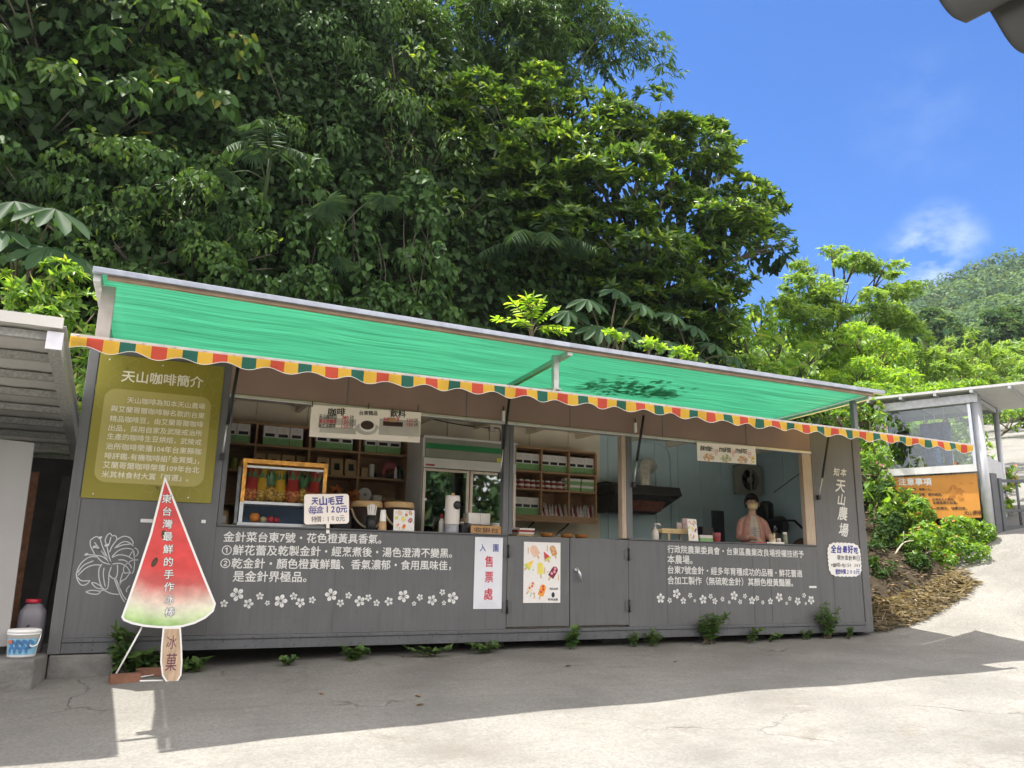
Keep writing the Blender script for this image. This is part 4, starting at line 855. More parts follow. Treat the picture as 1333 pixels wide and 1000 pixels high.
# sachets
m_sach = mat('sachet_white', (.62, .58, .56), .4, var=.2, scale=30); m_sach2 = mat('sachet_red', (.28, .05, .05), .4, var=.3, scale=20); m_sach3 = mat('sachet_dark', (.06, .03, .03), .4)
mb = MB(); mb.add([(-.014, -.03, 0), (-.010, -.03, 0), (-.012, -.002, .17), (-.014, .05, 0), (-.008, .05, 0), (-.011, .02, .17), (.016, -.03, .0), (.014, .05, 0)], [(0, 6, 2), (0, 2, 5, 3), (6, 7, 5, 2), (7, 3, 5), (0, 3, 7, 6)], m_sach)
SA = mb.build('drip_sachet'); SA['category'] = 'sachet'
mb = MB(); mb.add([(-.014, -.03, 0), (.016, -.03, .0), (-.006, -.01, .155), (-.014, .05, 0), (.014, .05, 0), (-.004, .02, .155)], [(0, 1, 2), (0, 2, 5, 3), (1, 4, 5, 2), (4, 3, 5), (0, 3, 4, 1)], m_sach2)
SR = mb.build('drip_sachet'); SR['category'] = 'sachet'
for x0, x1, lab in ((RX[2], RX[3], 'centre'), (RX[3], RX[4], 'right')):
    for i in range(15):
        x = x0+.03+(x1-x0-.06)*i/14; k = i % 3 != 1; o = put(SA if k else SR, (x, SF+.05+RND.uniform(0, .03), RZ[3]+.013), f"{'white' if k else 'dark red'} coffee sachet in the upright pack filling the bottom {lab} bay", f"{'white' if k else 'red'} sachets in the {lab} bay", RND.uniform(-.5, .5)); o.rotation_euler.y = RND.uniform(-.12, .2)
# odds on the left shelf
m_pink_ = mat('pink_plastic', (.42, .12, .13), .4); m_redb = mat('red_box', (.32, .03, .03), .5)
def one(name, label, cat, fn, group=None, bevel=0): mb = MB(); fn(mb); return mb.build_thing(name, label, cat, group, bevel)
zz = LZ[2]+.013; yy = SF+.1
one('small_box', 'small cream box beside the white canister on the left shelf', 'box', lambda b: b.box((LX[3]+.06, yy, zz), (LX[3]+.14, yy+.08, zz+.12), m_pouch), bevel=.003)
one('canister', 'slim cream canister on the shelf under the menu banner', 'canister', lambda b: b.lathe((LX[3]+.2, yy+.04, zz), [(.032, 0), (.034, .01), (.034, .16), (.03, .175)], m_bwhite, 14))
one('tray', 'flat dark tray in the right bay of the left shelf', 'tray', lambda b: (b.box((LX[3]+.26, yy-.02, zz), (LX[3]+.46, yy+.14, zz+.03), m_black), b.box((LX[3]+.25, yy-.03, zz+.031), (LX[3]+.47, yy+.15, zz+.06), m_sach3)), bevel=.004)
one('plush_bag', 'pink knotted bag draped on the right end of the left shelf', 'bag', lambda b: (b.ball((LX[4]-.18, yy+.04, zz+.17), (.09, .07, .06), m_pink_), b.tube([(LX[4]-.24, yy, zz+.16), (LX[4]-.27, yy-.01, zz+.10), (LX[4]-.275, yy-.01, zz+.002)], [.03, .026, .024], m_pink_), b.tube([(LX[4]-.13, yy, zz+.15), (LX[4]-.1, yy, zz+.08)], [.03, .02], m_pink_)))
one('bottle', 'narrow white bottle under the pink bag on the left shelf', 'bottle', lambda b: b.lathe((LX[4]-.12, yy-.03, zz), [(.018, 0), (.02, .01), (.02, .11), (.01, .13), (.01, .15)], m_bwhite, 10))
one('bottle', 'dark green bottle at the right end of the left shelf', 'bottle', lambda b: b.lathe((LX[4]-.06, yy-.02, zz), [(.028, 0), (.03, .01), (.03, .11), (.013, .14), (.013, .165)], mat('bottle_green', (.02, .06, .05), .2), 12))
for i, (c, h) in enumerate((((.36, .03, .05), .12), ((.20, .26, .03), .12))):
    one('storage_tin', ('red tin on the far left end of the long shelf', 'olive green tin on the far left end of the long shelf')[i], 'tin', lambda b: b.lathe((xat(292+i*12, SF+.08, 606), SF+.1, zz), [(.04, 0), (.042, .006), (.042, h), (.038, h+.01)], mat(('tin_red', 'tin_green')[i], c, .4), 14))
one('parcel', 'pale carton at the bottom left of the left window', 'carton', lambda b: (b.box((xat(281, .5, 675), .45, SILL+.017), (xat(296, .5, 675), .62, SILL+.17), m_pouch), b.box((xat(281, .5, 675)+.01, .449, SILL+.05), (xat(296, .5, 675)-.02, .4495, SILL+.12), m_bwhite)), bevel=.004)
# things on the second shelf / in front of it
z3 = LZ[3]+.013
one('scale', 'round white kitchen scale dial on the left shelf', 'kitchen scale', lambda b: (b.lathe((xat(477, SF, 645), SF+.12, zat(477, 643.5, SF)), [(.0, .055), (.075, .052), (.085, .04), (.085, 0)], m_bwhite, 24, (0, -1, 0)), b.lathe((xat(477, SF, 645), SF+.062, zat(477, 643.5, SF)), [(.02, 0), (.02, .01)], m_stripe, 12, (0, -1, 0)), b.box((xat(477, SF, 645)-.09, SF+.05, z3), (xat(477, SF, 645)+.09, SF+.2, z3+.06), m_bwhite)))
m_orf = mat('orange_plastic', (.62, .17, .03), .4)
for i, (u, v, r_) in enumerate(((461, 645.5, .075), (437, 640, .085))):
    def cog(b):
        c = Vector((xat(u, SF, v), SF+.03, zat(u, v, SF))); b.lathe(c, [(.0, .03), (r_*.72, .028), (r_*.72, 0)], m_orf, 18, (0, -1, 0))
        for k in range(6): a = k*1.047+.4; q = c+Vector((math.cos(a), 0, math.sin(a)))*r_*.82; b.lathe(q, [(r_*.26, .02), (r_*.26, 0)], m_orf, 10, (0, -1, 0))
        b.lathe(c+Vector((0, -.031, 0)), [(r_*.25, .004), (r_*.25, 0)], m_seed, 10, (0, -1, 0)); b.box((c.x-.05, c.y, z3), (c.x+.05, c.y+.06, c.z-.02), m_orf)
    one('bear_rack', ('orange round-eared trivet beside the white scale', 'orange round-eared trivet behind the handwritten bean sign')[i], 'trivet', cog, 'orange trivets')
one('paper_roll', 'white paper roll on the left shelf right of the scale', 'paper roll', lambda b: b.lathe((xat(494, SF, 645), SF+.1, z3), [(.055, 0), (.06, .004), (.06, .165), (.055, .17), (.018, .17), (.018, .1)], m_bwhite, 18))
one('small_box', 'red and tan box beside the white paper roll', 'box', lambda b: (b.box((xat(500, SF, 648), SF+.05, z3), (xat(515, SF, 648), SF+.2, z3+.11), m_redb), b.box((xat(500, SF, 648)-.002, SF+.045, z3+.112), (xat(515, SF, 648)+.002, SF+.2, z3+.15), m_pouch)))
one('small_box', 'brown box at the right end behind the cup stack', 'box', lambda b: b.box((xat(517, SF, 648), SF+.06, z3), (xat(528, SF, 648), SF+.2, z3+.13), m_pouch), bevel=.003)
# ---- brewing buckets, cups on the counter
CZ = SILL+.0165
m_lid = mat('tan_lid', (.55, .36, .17), .5, var=.1); m_dark = mat('dark_wood_bucket', (.045, .028, .02), .5, var=.3, streak=(20, 20, 2)); m_rope = mat('cream_handle', (.58, .48, .34), .6)
for i, (u0, u1) in enumerate(((458, 497), (500, 538))):
    def bucket(b):
        x0, x1 = xat(u0, .42, 660), xat(u1, .42, 660); cx = (x0+x1)/2; r_ = (x1-x0)/2
        zt = zat((u0+u1)/2, 661+i*1.0, .42); b.lathe((cx, .42, CZ), [(r_*.82, 0), (r_*.88, .01), (r_*.93, zt-CZ-.001)], m_dark, 24); b.lathe((cx, .42, zt), [(r_*1.0, 0), (r_*1.02, .01), (r_*1.0, .055), (r_*.9, .066)], m_lid, 28)
        b.tube(spline([Vector((cx+r_*1.0*math.cos(t), .42-r_*1.0*math.sin(t), zt-.02-.20*math.sin(t))) for t in np.linspace(0, math.pi, 7)], 5), .012, m_rope, 8)
    one('tea_bucket', ('dark round bucket with tan lid nearer the handwritten sign', 'dark round bucket with tan lid behind the ice pop card')[i], 'bucket', bucket, 'lidded buckets on the counter')
ux = xat(483, .12, 680)
one('straw_cup', 'black cup full of white straws on the counter before the buckets', 'cup', lambda b: (b.lathe((ux, .12, CZ), [(.045, 0), (.05, .005), (.053, .15), (.049, .15), (.047, .02)], m_black, 18), [b.tube([(ux+.03*math.cos(k*2.4)*(k % 3)/2, .12+.03*math.sin(k*2.4)*(k % 3)/2, CZ+.02), (ux+.048*math.cos(k*2.4), .12+.04*math.sin(k*2.4), CZ+.235+.01*(k % 4))], .0055, m_bwhite, 6) for k in range(16)]))
ux2 = xat(498, .10, 683)
one('paper_cup_stack', 'stack of white and kraft paper cups beside the ice pop card', 'paper cups', lambda b: (b.lathe((ux2, .10, CZ), [(.043, 0), (.045, .004), (.036, .09)], m_kraft, 18), b.lathe((ux2, .10, CZ+.091), [(.033, 0), (.034, .004), (.027, .115), (.023, .118)], m_bwhite, 18)))
a0, a1 = PY(512, 690.5, .04), PY(539, 692.5, .04); hh = zat(513, 663, .04)-CZ
fr = Frame((a0.x, .04, CZ), (1, 0, 0), (0, .08, 1)); W_ = a1.x-a0.x
ic = thing('ice_pop_card', 'small standing card printed with ice pops on the counter left of the fridge', 'card', ((a0.x+a1.x)/2, .04, CZ)); board(fr, W_, hh, .004, m_poster).build('sheet', ic)
mb = MB(); pops(mb, fr, W_, hh); mb.build('printed_pictures', ic); mb = MB(); mb.obox(fr.p(W_/2, hh*.3, -.05), fr.ex, (0, 1, -.3), (0, .3, 1), .02, .003, hh*.3, m_poster); mb.build('prop', ic)
one('dark_case', 'black low case behind the handwritten bean sign', 'case', lambda b: (b.box((xat(431, .3, 685), .25, CZ), (xat(455, .3, 685), .5, CZ+.12), m_black), b.box((xat(431, .3, 685)-.005, .245, CZ+.121), (xat(455, .3, 685)+.005, .5, CZ+.135), m_black)), bevel=.005)
# ---- handwritten bean sign
fr = Frame(PY(395.9, 683, -.01), (1, 0, .06), (-.06, .05, 1)); x1, y1 = fpx(fr, 455, 642.4); x0, y0 = 0, 0
hs_ = thing('bean_price_sign', 'handwritten white sign on a stick pricing edamame beside the pineapple case', 'sign', PY(430, 692, -.01)); board(fr, x1*.985, y1*.985, .006, m_ban, .03).build('card', hs_)
W_, H_ = x1, y1
mb = MB(); hand_text(mb, fr, '天山毛豆', .14*W_, .76*H_, .86*W_, m_bink, .088, .002, .03, 4); hand_text(mb, fr, '每盒', .10*W_, .46*H_, .42*W_, m_bink, .085, .002, .008, 5); hand_text(mb, fr, '120元', .44*W_, .47*H_, .92*W_, m_bink, .085, .002, .022, 6); hand_text(mb, fr, '特價:100元', .16*W_, .17*H_, .88*W_, m_ink, .07, .002, .004, 7); mb.build('lettering', hs_)
mb = MB(); q = fpx(fr, 427, 681); mb.obox(fr.p(q[0], q[1]-.03, -.009), fr.ex, fr.n, fr.ez, .016, .0025, .07, m_ban); mb.build('stick', hs_)
# ---- glass pineapple case
m_case = mat('floral_trim', (.70, .33, .06), .45, var=.45, scale=14); m_bluel = mat('blue_lining', (.16, .22, .34), .5, var=.1)
y0c, y1c = .07, .50
cx0, cx1 = PY(309.5, 684, y0c).x, PY(421, 688, y0c).x; cz1 = PY(366, 600, y0c).z; czm = PY(366, 655.5, y0c).z; cz0 = CZ
pcase = thing('pineapple_case', 'glass display case with orange trim holding bagged pineapples', 'display case', ((cx0+cx1)/2, (y0c+y1c)/2, cz0))
def frame_(b):
    for x in (cx0, cx1-.035):
        for y in (y0c, y1c-.03): b.box((x, y, cz0+.03), (x+.035, y+.03, cz1-.04), m_alu)
    b.box((cx0-.01, y0c-.01, cz0), (cx1+.01, y1c, cz0+.03), m_alu); b.box((cx0+.036, y0c, czm-.018), (cx1-.036, y1c-.03, czm+.01), m_alu); b.box((cx0+.036, y0c, cz1-.085), (cx1-.036, y0c+.02, cz1-.062), m_alu)
mb = MB(); frame_(mb); mb.build('frame', pcase, .003)
mb = MB(); mb.box((cx0-.004, y0c-.004, cz1-.04), (cx1+.004, y1c, cz1), m_case)
for x in (cx0, cx1-.035): mb.box((x+.0, y0c-.006, (czm if x == cx0 else cz0+.1)), (x+.035, y0c-.001, cz1-.041), m_case)
mb.build('trim', pcase)
mb = MB(); mb.box((cx0+.036, y1c-.026, cz0+.031), (cx1-.036, y1c-.02, czm-.02), m_bluel); mb.box((cx0+.036, y0c+.02, cz0+.0305), (cx1-.036, y1c-.03, cz0+.034), m_bluel); mb.build('lining', pcase)
m_glass = glass_mat('clear_glass', (.95, .97, .97), -.03)
for a, c in ((cz0+.031, czm-.019), (czm+.011, cz1-.087)): mb = MB(); mb.box((cx0+.036, y0c+.008, a), (cx1-.036, y0c+.012, c), m_glass); mb.build('pane', pcase)
# pineapples
m_pine, N, L, b = node_mat('pineapple_skin'); b.inputs['Roughness'].default_value = .6
t = N.new('ShaderNodeTexCoord'); vo = N.new('ShaderNodeTexVoronoi'); vo.inputs['Scale'].default_value = 42; r = N.new('ShaderNodeValToRGB'); e = r.color_ramp.elements; e[0].color = (.72, .42, .07, 1); e[1].color = (.18, .10, .02, 1); e[0].position = .15; e[1].position = .75
L.new(t.outputs['Object'], vo.inputs['Vector']); L.new(vo.outputs['Distance'], r.inputs['Fac']); L.new(r.outputs['Color'], b.inputs['Base Color']); bp_ = N.new('ShaderNodeBump'); bp_.inputs['Strength'].default_value = .6; bp_.invert = True; L.new(vo.outputs['Distance'], bp_.inputs['Height']); L.new(bp_.outputs['Normal'], b.inputs['Normal'])
m_pr = m_pine.copy(); m_pr.name = 'pineapple_red_net'; e = m_pr.node_tree.nodes['Color Ramp'].color_ramp.elements; e[0].color = (.74, .30, .06, 1); e[1].color = (.30, .05, .02, 1)
m_pl = mat('pineapple_leaf', (.07, .17, .06), .5, var=.3, scale=12)
m_nr, m_ny = thin_mat('red_net', (.50, .05, .04), (.5, .06, .04), .4), thin_mat('yellow_net', (.72, .42, .03), (.7, .4, .03), .4)
def netting(m):
    N, L = m.node_tree.nodes, m.node_tree.links; o = N['Material Output']; s = o.inputs['Surface'].links[0].from_socket
    t = N.new('ShaderNodeTexCoord'); k = N.new('ShaderNodeTexNoise'); k.inputs['Scale'].default_value = 60; c = N.new('ShaderNodeMath'); c.operation = 'GREATER_THAN'; c.inputs[1].default_value = .47; L.new(t.outputs['Object'], k.inputs['Vector']); L.new(k.outputs['Fac'], c.inputs[0])
    tr = N.new('ShaderNodeBsdfTransparent'); x = N.new('ShaderNodeMixShader'); L.new(c.outputs[0], x.inputs['Fac']); L.new(tr.outputs[0], x.inputs[1]); L.new(s, x.inputs[2]); L.new(x.outputs[0], o.inputs['Surface'])
def pineapple(netm):
    e_ = thing('pineapple', 'x', 'pineapple'); mb = MB(); mb.ball((0, 0, .085), (.072, .070, .088), m_pr if netm is m_nr else m_pine, 16, 10); mb.build('fruit', e_)
    mb = MB(); r = random.Random(2)
    for i in range(26):
        a = i*2.4; ln = .19-.004*i; sp = .055-.0015*i; c, s = math.cos(a), math.sin(a); w_ = .014
        p0 = Vector((.015*c, .015*s, .165)); p1 = p0+Vector((sp*c, sp*s, ln*.55)); p2 = p0+Vector((sp*1.5*c, sp*1.5*s, ln)); sd = Vector((-s, c, 0))*w_
        mb.add([p0-sd, p0+sd, p1-sd*.8, p1+sd*.8, p2], [(0, 1, 3, 2), (2, 3, 4)], m_pl)
    mb.build('crown', e_)
    if netm:
        mb = MB(); pr = [(.068, .125), (.058, .16), (.05, .20), (.054, .26), (.068, .33)]
        vs = []; fs = []; n = 18
        for r_, h in pr:
            for k in range(n): t = 2*math.pi*k/n; vs.append((r_*(1+.06*math.sin(5*t+h*40))*math.cos(t), r_*math.sin(t), h))
        for i in range(len(pr)-1):
            for k in range(n): fs.append((i*n+k, i*n+(k+1) % n, (i+1)*n+(k+1) % n, (i+1)*n+k))
        mb.add(vs, fs, netm, True); mb.build('net_sleeve', e_)
    return e_
pr_, py_, pg_ = pineapple(m_nr), pineapple(m_ny), pineapple(None)
labs = [(pr_, 'pineapple in a red net, leftmost in the glass case'), (py_, 'pineapple in a yellow net next to the leftmost red one'), (pg_, 'bare pineapple with dark green crown left of the middle of the case'), (py_, 'pineapple in a yellow net in the middle of the case'), (pr_, 'pineapple in a red net right of the middle yellow one'), (pg_, 'bare pineapple with tall green crown, second from the right'), (pr_, 'pineapple in a red net, rightmost in the glass case')]
for i, (pt, lab) in enumerate(labs):
    x = cx0+.10+(cx1-cx0-.2)*i/6; o = put(pt, (x, .26+.03*(i % 2), czm+.0105), lab, 'pineapples in the glass case', i*1.1)
    o.rotation_euler = (RND.uniform(-.05, .05), RND.uniform(.0, .12), i*1.1); s = RND.uniform(.92, 1.05); o.scale = (s, s, s)
m_or, m_ap, m_kw = mat('orange_peel', (.72, .22, .03), .45, var=.1, scale=40), mat('apple_skin', (.50, .05, .06), .35, var=.3, scale=9), mat('pear_skin', (.50, .42, .22), .5, var=.15)
for u, v, rr, m_, nm, lab in ((331.5, 672, .05, m_or, 'orange', 'large orange at the left in the blue lower compartment'), (342.5, 678, .033, m_kw, 'kiwi', 'small pale fruit between the orange and the apples'), (352, 674.5, .037, m_ap, 'apple', 'left red apple in the blue lower compartment'), (360, 675, .032, m_ap, 'apple', 'right small red apple in the blue lower compartment')):
    def fruit(b):
        x = xat(u, .2, v); b.lathe((x, .2, cz0+.035), [(rr*.3, .0), (rr*.8, rr*.35), (rr, rr*.95), (rr*.85, rr*1.55), (rr*.45, rr*1.85), (rr*.12, rr*1.78)], m_, 18); b.tube([(x, .2, cz0+.035+rr*1.75), (x+.004, .2, cz0+.035+rr*2.05)], .003, m_seed, 5)
    one(nm, lab, nm, fruit, 'apples in the case' if nm == 'apple' else None)
# ================================================================ fridge and till corner
FY = .78
m_fw = mat('fridge_white', (.62, .60, .56), .4, var=.05); m_fg = mat('fridge_green', (.02, .20, .06), .4); m_fsil = mat('fridge_frame', (.60, .50, .42), .35, metal=.5, var=.1); m_fin = mat('fridge_inside', (.10, .11, .07), .6, var=.3, scale=6); m_yel = mat('yellow_tag', (.62, .60, .05), .5)
fx0, fx1 = xat(549, FY, 640), xat(671.5, FY, 640); fxm = (xat(608, FY, 640)+xat(613.5, FY, 640))/2
zt, zh1, zh0 = zat(610, 571.5, FY), zat(600, 602, FY), zat(600, 612.5, FY)
fridge = thing('display_fridge', 'tall two-door glass fridge with green header behind the middle counter', 'fridge', ((fx0+fx1)/2, FY+.3, .14))
mb = MB(); mb.box((fx0, FY+.03, .141), (fx0+.03, FY+.62, zt), m_fw); mb.box((fx1-.03, FY+.03, .141), (fx1, FY+.62, zt), m_fw); mb.box((fx0+.031, FY+.58, .2), (fx1-.031, FY+.61, zt-.03), m_fin); mb.box((fx0+.031, FY+.03, .141), (fx1-.031, FY+.58, .30), m_fw); mb.box((fx0+.031, FY+.04, zh1+.03), (fx1-.031, FY+.57, zt-.028), m_fw); mb.build('cabinet', fridge, .004)
mb = MB(); mb.box((fx0-.01, FY-.02, zt-.026), (fx1+.01, FY+.6, zt), m_fw); mb.box((fx0+.005, FY-.01, zh0+.01), (fx1-.005, FY+.029, zh1+.028), m_fw); mb.build('header_frame', fridge, .004)
mb = MB(); mb.box((fx0+.032, FY+.012, zh1+.03), (fx1-.032, FY+.028, zt-.027), mat('header_panel', (.26, .27, .22), .3)); mb.box((fx0+.034, FY+.006, zt-.15), (fx1-.1, FY+.0115, zt-.085), m_fg); mb.box((fx1-.26, FY+.005, zh1+.035), (fx1-.12, FY+.011, zh1+.085), m_yel); mb.build('header_panel', fridge)
mb = MB(); mb.box((fx0+.03, FY-.012, zh0+.028), (fx0+.14, FY-.0105, zh0+.05), m_redb); mb.box((fx1-.20, FY-.012, zh0+.02), (fx1-.09, FY-.0105, zh0+.06), m_black); mb.build('badge', fridge)
m_fglass = glass_mat('fridge_glass', (.55, .62, .5), .18)
for a, c in ((fx0+.005, fxm-.006), (fxm+.006, fx1-.005)):
    mb = MB()
    for x in (a, c-.035): mb.box((x, FY-.012, .31), (x+.035, FY+.026, zh0), m_fsil)
    mb.box((a+.036, FY-.012, .31), (c-.036, FY+.026, .36), m_fsil); mb.box((a+.036, FY-.012, zh0-.03), (c-.036, FY+.026, zh0), m_fsil); d = mb.build('door', fridge, .003)
    mb = MB(); mb.box((a+.036, FY+.004, .361), (c-.036, FY+.01, zh0-.031), m_fglass); mb.build('pane', d)
for z in (.75, 1.12, 1.5, 1.85): mb = MB(); mb.box((fx0+.032, FY+.06, z), (fx1-.032, FY+.57, z+.012), m_fsil); mb.build('shelf', fridge)
r = random.Random(5); cols = [mat('pack_%s' % n_, c, .4) for n_, c in (('green', (.10, .30, .08)), ('amber', (.5, .3, .05)), ('white', (.6, .6, .55)), ('brown', (.14, .08, .04)))]
k = 0
for z in (.762, 1.132, 1.512, 1.862):
    x = fx0+.09
    while x < fx1-.08:
        h = r.uniform(.14, .22); c = cols[k % 4]; nm = ('green', 'amber', 'white', 'brown')[k % 4]; y = FY+.25+r.uniform(-.04, .04); k += 1
        one('drink_bottle', f'{nm} bottle standing inside the glass-door fridge', 'bottle', lambda b: b.lathe((x, y, z), [(.03, 0), (.033, .006), (.033, h*.65), (.014, h*.85), (.014, h)], c, 10), f'{nm} bottles in the fridge'); x += r.uniform(.09, .13)
# water dispenser
dx0, dx1 = xat(580, .2, 660), xat(598, .2, 660); dcx = (dx0+dx1)/2; dr = (dx1-dx0)/2; dz = zat(589, 645.5, .2)
dsp = thing('water_dispenser', 'white upright dispenser with round black dial on the counter', 'dispenser', (dcx, .2, CZ))
m_wp = mat('white_plastic', (.72, .67, .62), .35, var=.03); m_gp = mat('grey_plastic', (.36, .36, .40), .4)
mb = MB(); mb.lathe((dcx, .2, CZ+.09), [(dr*.97, 0), (dr, .01), (dr, dz-CZ-.11), (dr*.93, dz-CZ-.09)], m_wp, 28); mb.build('body', dsp); mb = MB(); mb.lathe((dcx, .2, CZ), [(dr*.95, 0), (dr*.97, .01), (dr*.95, .088)], m_gp, 28); mb.build('base', dsp)
mb = MB(); mb.lathe((dcx+dr*.3, .2-dr*.9, dz-.105), [(.04, -.03), (.046, 0), (.046, .012), (.03, .02)], m_black, 22, (.25, -1, 0)); mb.build('dial', dsp); mb = MB(); mb.lathe((dcx, .2, dz), [(.02, 0), (.02, .025), (.014, .03)], m_lid, 12); mb.build('knob', dsp)
mb = MB(); mb.tube(spline([Vector((dcx+dr, .2, CZ+.1)), Vector((dcx+dr+.04, .18, CZ+.12)), Vector((dcx+dr+.05, .17, CZ+.04)), Vector((dcx+dr+.045, .165, CZ+.005))], 5), .006, m_wp, 6); mb.build('cable', dsp)
one('bottle', 'slim pink and red bottle half hidden behind the white dispenser', 'bottle', lambda b: (b.lathe((xat(575, .34, 680), .34, CZ), [(.03, 0), (.033, .01), (.033, .12), (.015, .16)], m_wp, 12), b.lathe((xat(575, .34, 680), .34, CZ+.161), [(.018, 0), (.018, .05)], m_redb, 12)))
def napk(b):
    x0, x1, xm = xat(609, .22, 675), xat(637.5, .22, 675), xat(624.5, .22, 675); z0_, z1_ = zat(620, 683, .22), zat(620, 668, .22); b.box((x0+.02, .2, CZ), (x1-.02, .4, z0_-.001), m_black); b.box((x0, .2, z0_), (xm-.003, .36, z1_), m_wp); b.box((xm+.001, .205, z0_), (x1, .36, z1_), m_wp)
one('napkin_boxes', 'two cream paper boxes side by side on a black stand behind the till sign', 'boxes', napk, bevel=.004)
one('paper_bag', 'pale folded bag between the dispenser and the cream boxes', 'bag', lambda b: b.prism([(xat(599, .3, 680), .3, CZ), (xat(611, .3, 680), .3, CZ), (xat(611, .3, 680), .3, CZ+.19), (xat(604, .3, 680), .3, CZ+.17)], (0, .1, 0), m_pouch))
one('card_reader', 'small black machine left of the till sign', 'card reader', lambda b: b.prism([(xat(600.5, .12, 688), .1, CZ), (xat(600.5, .12, 688), .22, CZ), (xat(600.5, .12, 688), .22, CZ+.12), (xat(600.5, .12, 688), .1, CZ+.09)], (.14, 0, 0), m_black), bevel=.005)
m_cork = mat('cork_sign', (.42, .24, .10), .75, var=.2, scale=40)
a0, a1 = PY(613.6, 695, .02), PY(653, 696, .02); fr = Frame((a0.x, .02, CZ), (1, 0, 0), (0, .12, 1)); W_, H_ = a1.x-a0.x, zat(630, 684.2, .02)-CZ
ts = thing('till_sign', 'small tan wooden sign lettered for the cashier on the middle counter', 'sign', ((a0.x+a1.x)/2, .03, CZ)); board(fr, W_, H_, .03, m_cork).build('block', ts, .003)
mb = MB(); put_text(mb, fr, '收銀台', W_*.09, H_*.2, W_*.88, m_seed, .003, .005, h=H_*.68); mb.build('lettering', ts)
one('bowl', 'low white bowl behind the right end of the till sign', 'bowl', lambda b: b.lathe((xat(646, .3, 683), .3, CZ), [(.03, 0), (.06, .05), (.065, .13), (.058, .13)], m_wp, 16))
# middle window ledge
for i, (u, lab) in enumerate(((712, 'left amber coaster tin on the middle window ledge'), (738, 'middle dark amber dish on the middle window ledge'), (757, 'right amber coaster tin on the middle window ledge'))):
    one('amber_dish', lab, 'dish', lambda b: b.lathe((xat(u, .35, 695), .35, CZ), [(.06, 0), (.075, .01), (.078, .045), (.07, .045), (.06, .015)], mat('amber_resin', (.26, .11, .02), .25, var=.3), 20), 'amber dishes on the ledge')
def books(b):
    x0 = xat(671, .3, 690)
    for i, (c, d_) in enumerate(((m_pouch, .0), (m_wp, .02), (m_redb, .01), (m_wp, .03))): b.box((x0+d_, .25, CZ+.022*i), (x0+.2+d_*.7, .42, CZ+.022*i+.020), c)
one('book_stack', 'small stack of booklets at the left of the middle window', 'books', books)
one('cup', 'white cup above the booklet stack by the window post', 'cup', lambda b: b.lathe((xat(671, .5, 682), .5, CZ), [(.03, 0), (.04, .1), (.036, .1), (.028, .01)], m_wp, 14))
# ================================================================ kitchen
m_hood = mat('hood_black', (.028, .026, .025), .25, var=.2, spec=.6); m_duct = mat('foil_duct', (.78, .76, .66), .30, metal=.45, var=.2, scale=30)
HY = 1.35
def hx(u, y=HY): return xat(u, y, 650)
h0, h1 = hx(797), hx(889); zt_, zm_, zb_ = zat(850, 632, HY), zat(850, 644, HY), zat(850, 669, HY+.1)
hood = thing('range_hood', 'black kitchen range hood with silver duct on the blue wall', 'range hood', ((h0+h1)/2, 1.6, zb_))
mb = MB(); P = [(h0+.05, HY, zm_), (h0+.05, HY+.06, zt_), (h0+.05, DEP-.002, zt_), (h0+.05, DEP-.002, zm_-.02)]; mb.prism(P, (h1-h0-.05, 0, 0), m_hood); mb.build('canopy', hood, .012)
mb = MB(); vs = [(h0+.06, HY+.02, zm_-.005), (h1-.02, HY+.02, zm_-.005), (h1-.3, HY+.28, zb_), (h0+.1, HY+.28, zb_), (h0+.06, DEP-.003, zm_-.03), (h1-.02, DEP-.003, zm_-.03), (h1-.3, DEP-.05, zb_), (h0+.1, DEP-.05, zb_)]
mb.add(vs, [(0, 1, 2, 3), (3, 2, 6, 7), (1, 5, 6, 2), (0, 3, 7, 4), (4, 7, 6, 5)], m_hood); mb.build('filter_housing', hood)
mb = MB(); mb.obox(((h0+h1)/2+.05, HY+.16, (zm_+zb_)/2-.02), (1, 0, 0), Vector((0, .26, zb_-zm_)).normalized(), Vector((0, zm_-zb_, .26)).normalized(), (h1-h0)*.26, .09, .008, mat('hood_filter', (.30, .12, .09), .25, metal=.5, var=.4, scale=7)); mb.build('filter', hood)
dxx = xat(840, 1.6, 630); zd = zat(844, 604, 1.6)
path = spline([Vector((dxx, 1.62, zt_-.01)), Vector((dxx, 1.62, zt_+.12)), Vector((dxx+.02, 1.64, zd-.08)), Vector((dxx+.10, 1.68, zd+.01)), Vector((dxx+.24, 1.78, zd+.0)), Vector((dxx+.32, DEP-.01, zd-.01))], 7)
mb = MB(); mb.tube(path, [.085+.006*(i % 2) for i in range(len(path))], m_duct, 18); mb.build('duct', hood)
mb = MB(); mb.lathe((dxx+.0, 1.62, zt_), [(.12, 0), (.12, .012), (.09, .02)], m_hood, 18); mb.box((dxx+.25, 1.6, zt_), (dxx+.5, 1.75, zt_+.02), m_hood); mb.build('collar', hood)
mb = MB(); bx = xat(795, 1.7, 660); zq = zat(795, 629, 1.7)
for x in (bx, bx+.07): mb.box((x, 1.7, zb_), (x+.02, 1.73, zq), m_hood)
mb.box((bx-.09, 1.69, zq), (bx+.14, DEP-.004, zq+.02), m_hood); mb.tube([(bx+.02, 1.72, zb_+.02), (h0+.2, 1.72, zm_-.05)], .014, m_hood, 6); mb.build('bracket', hood)
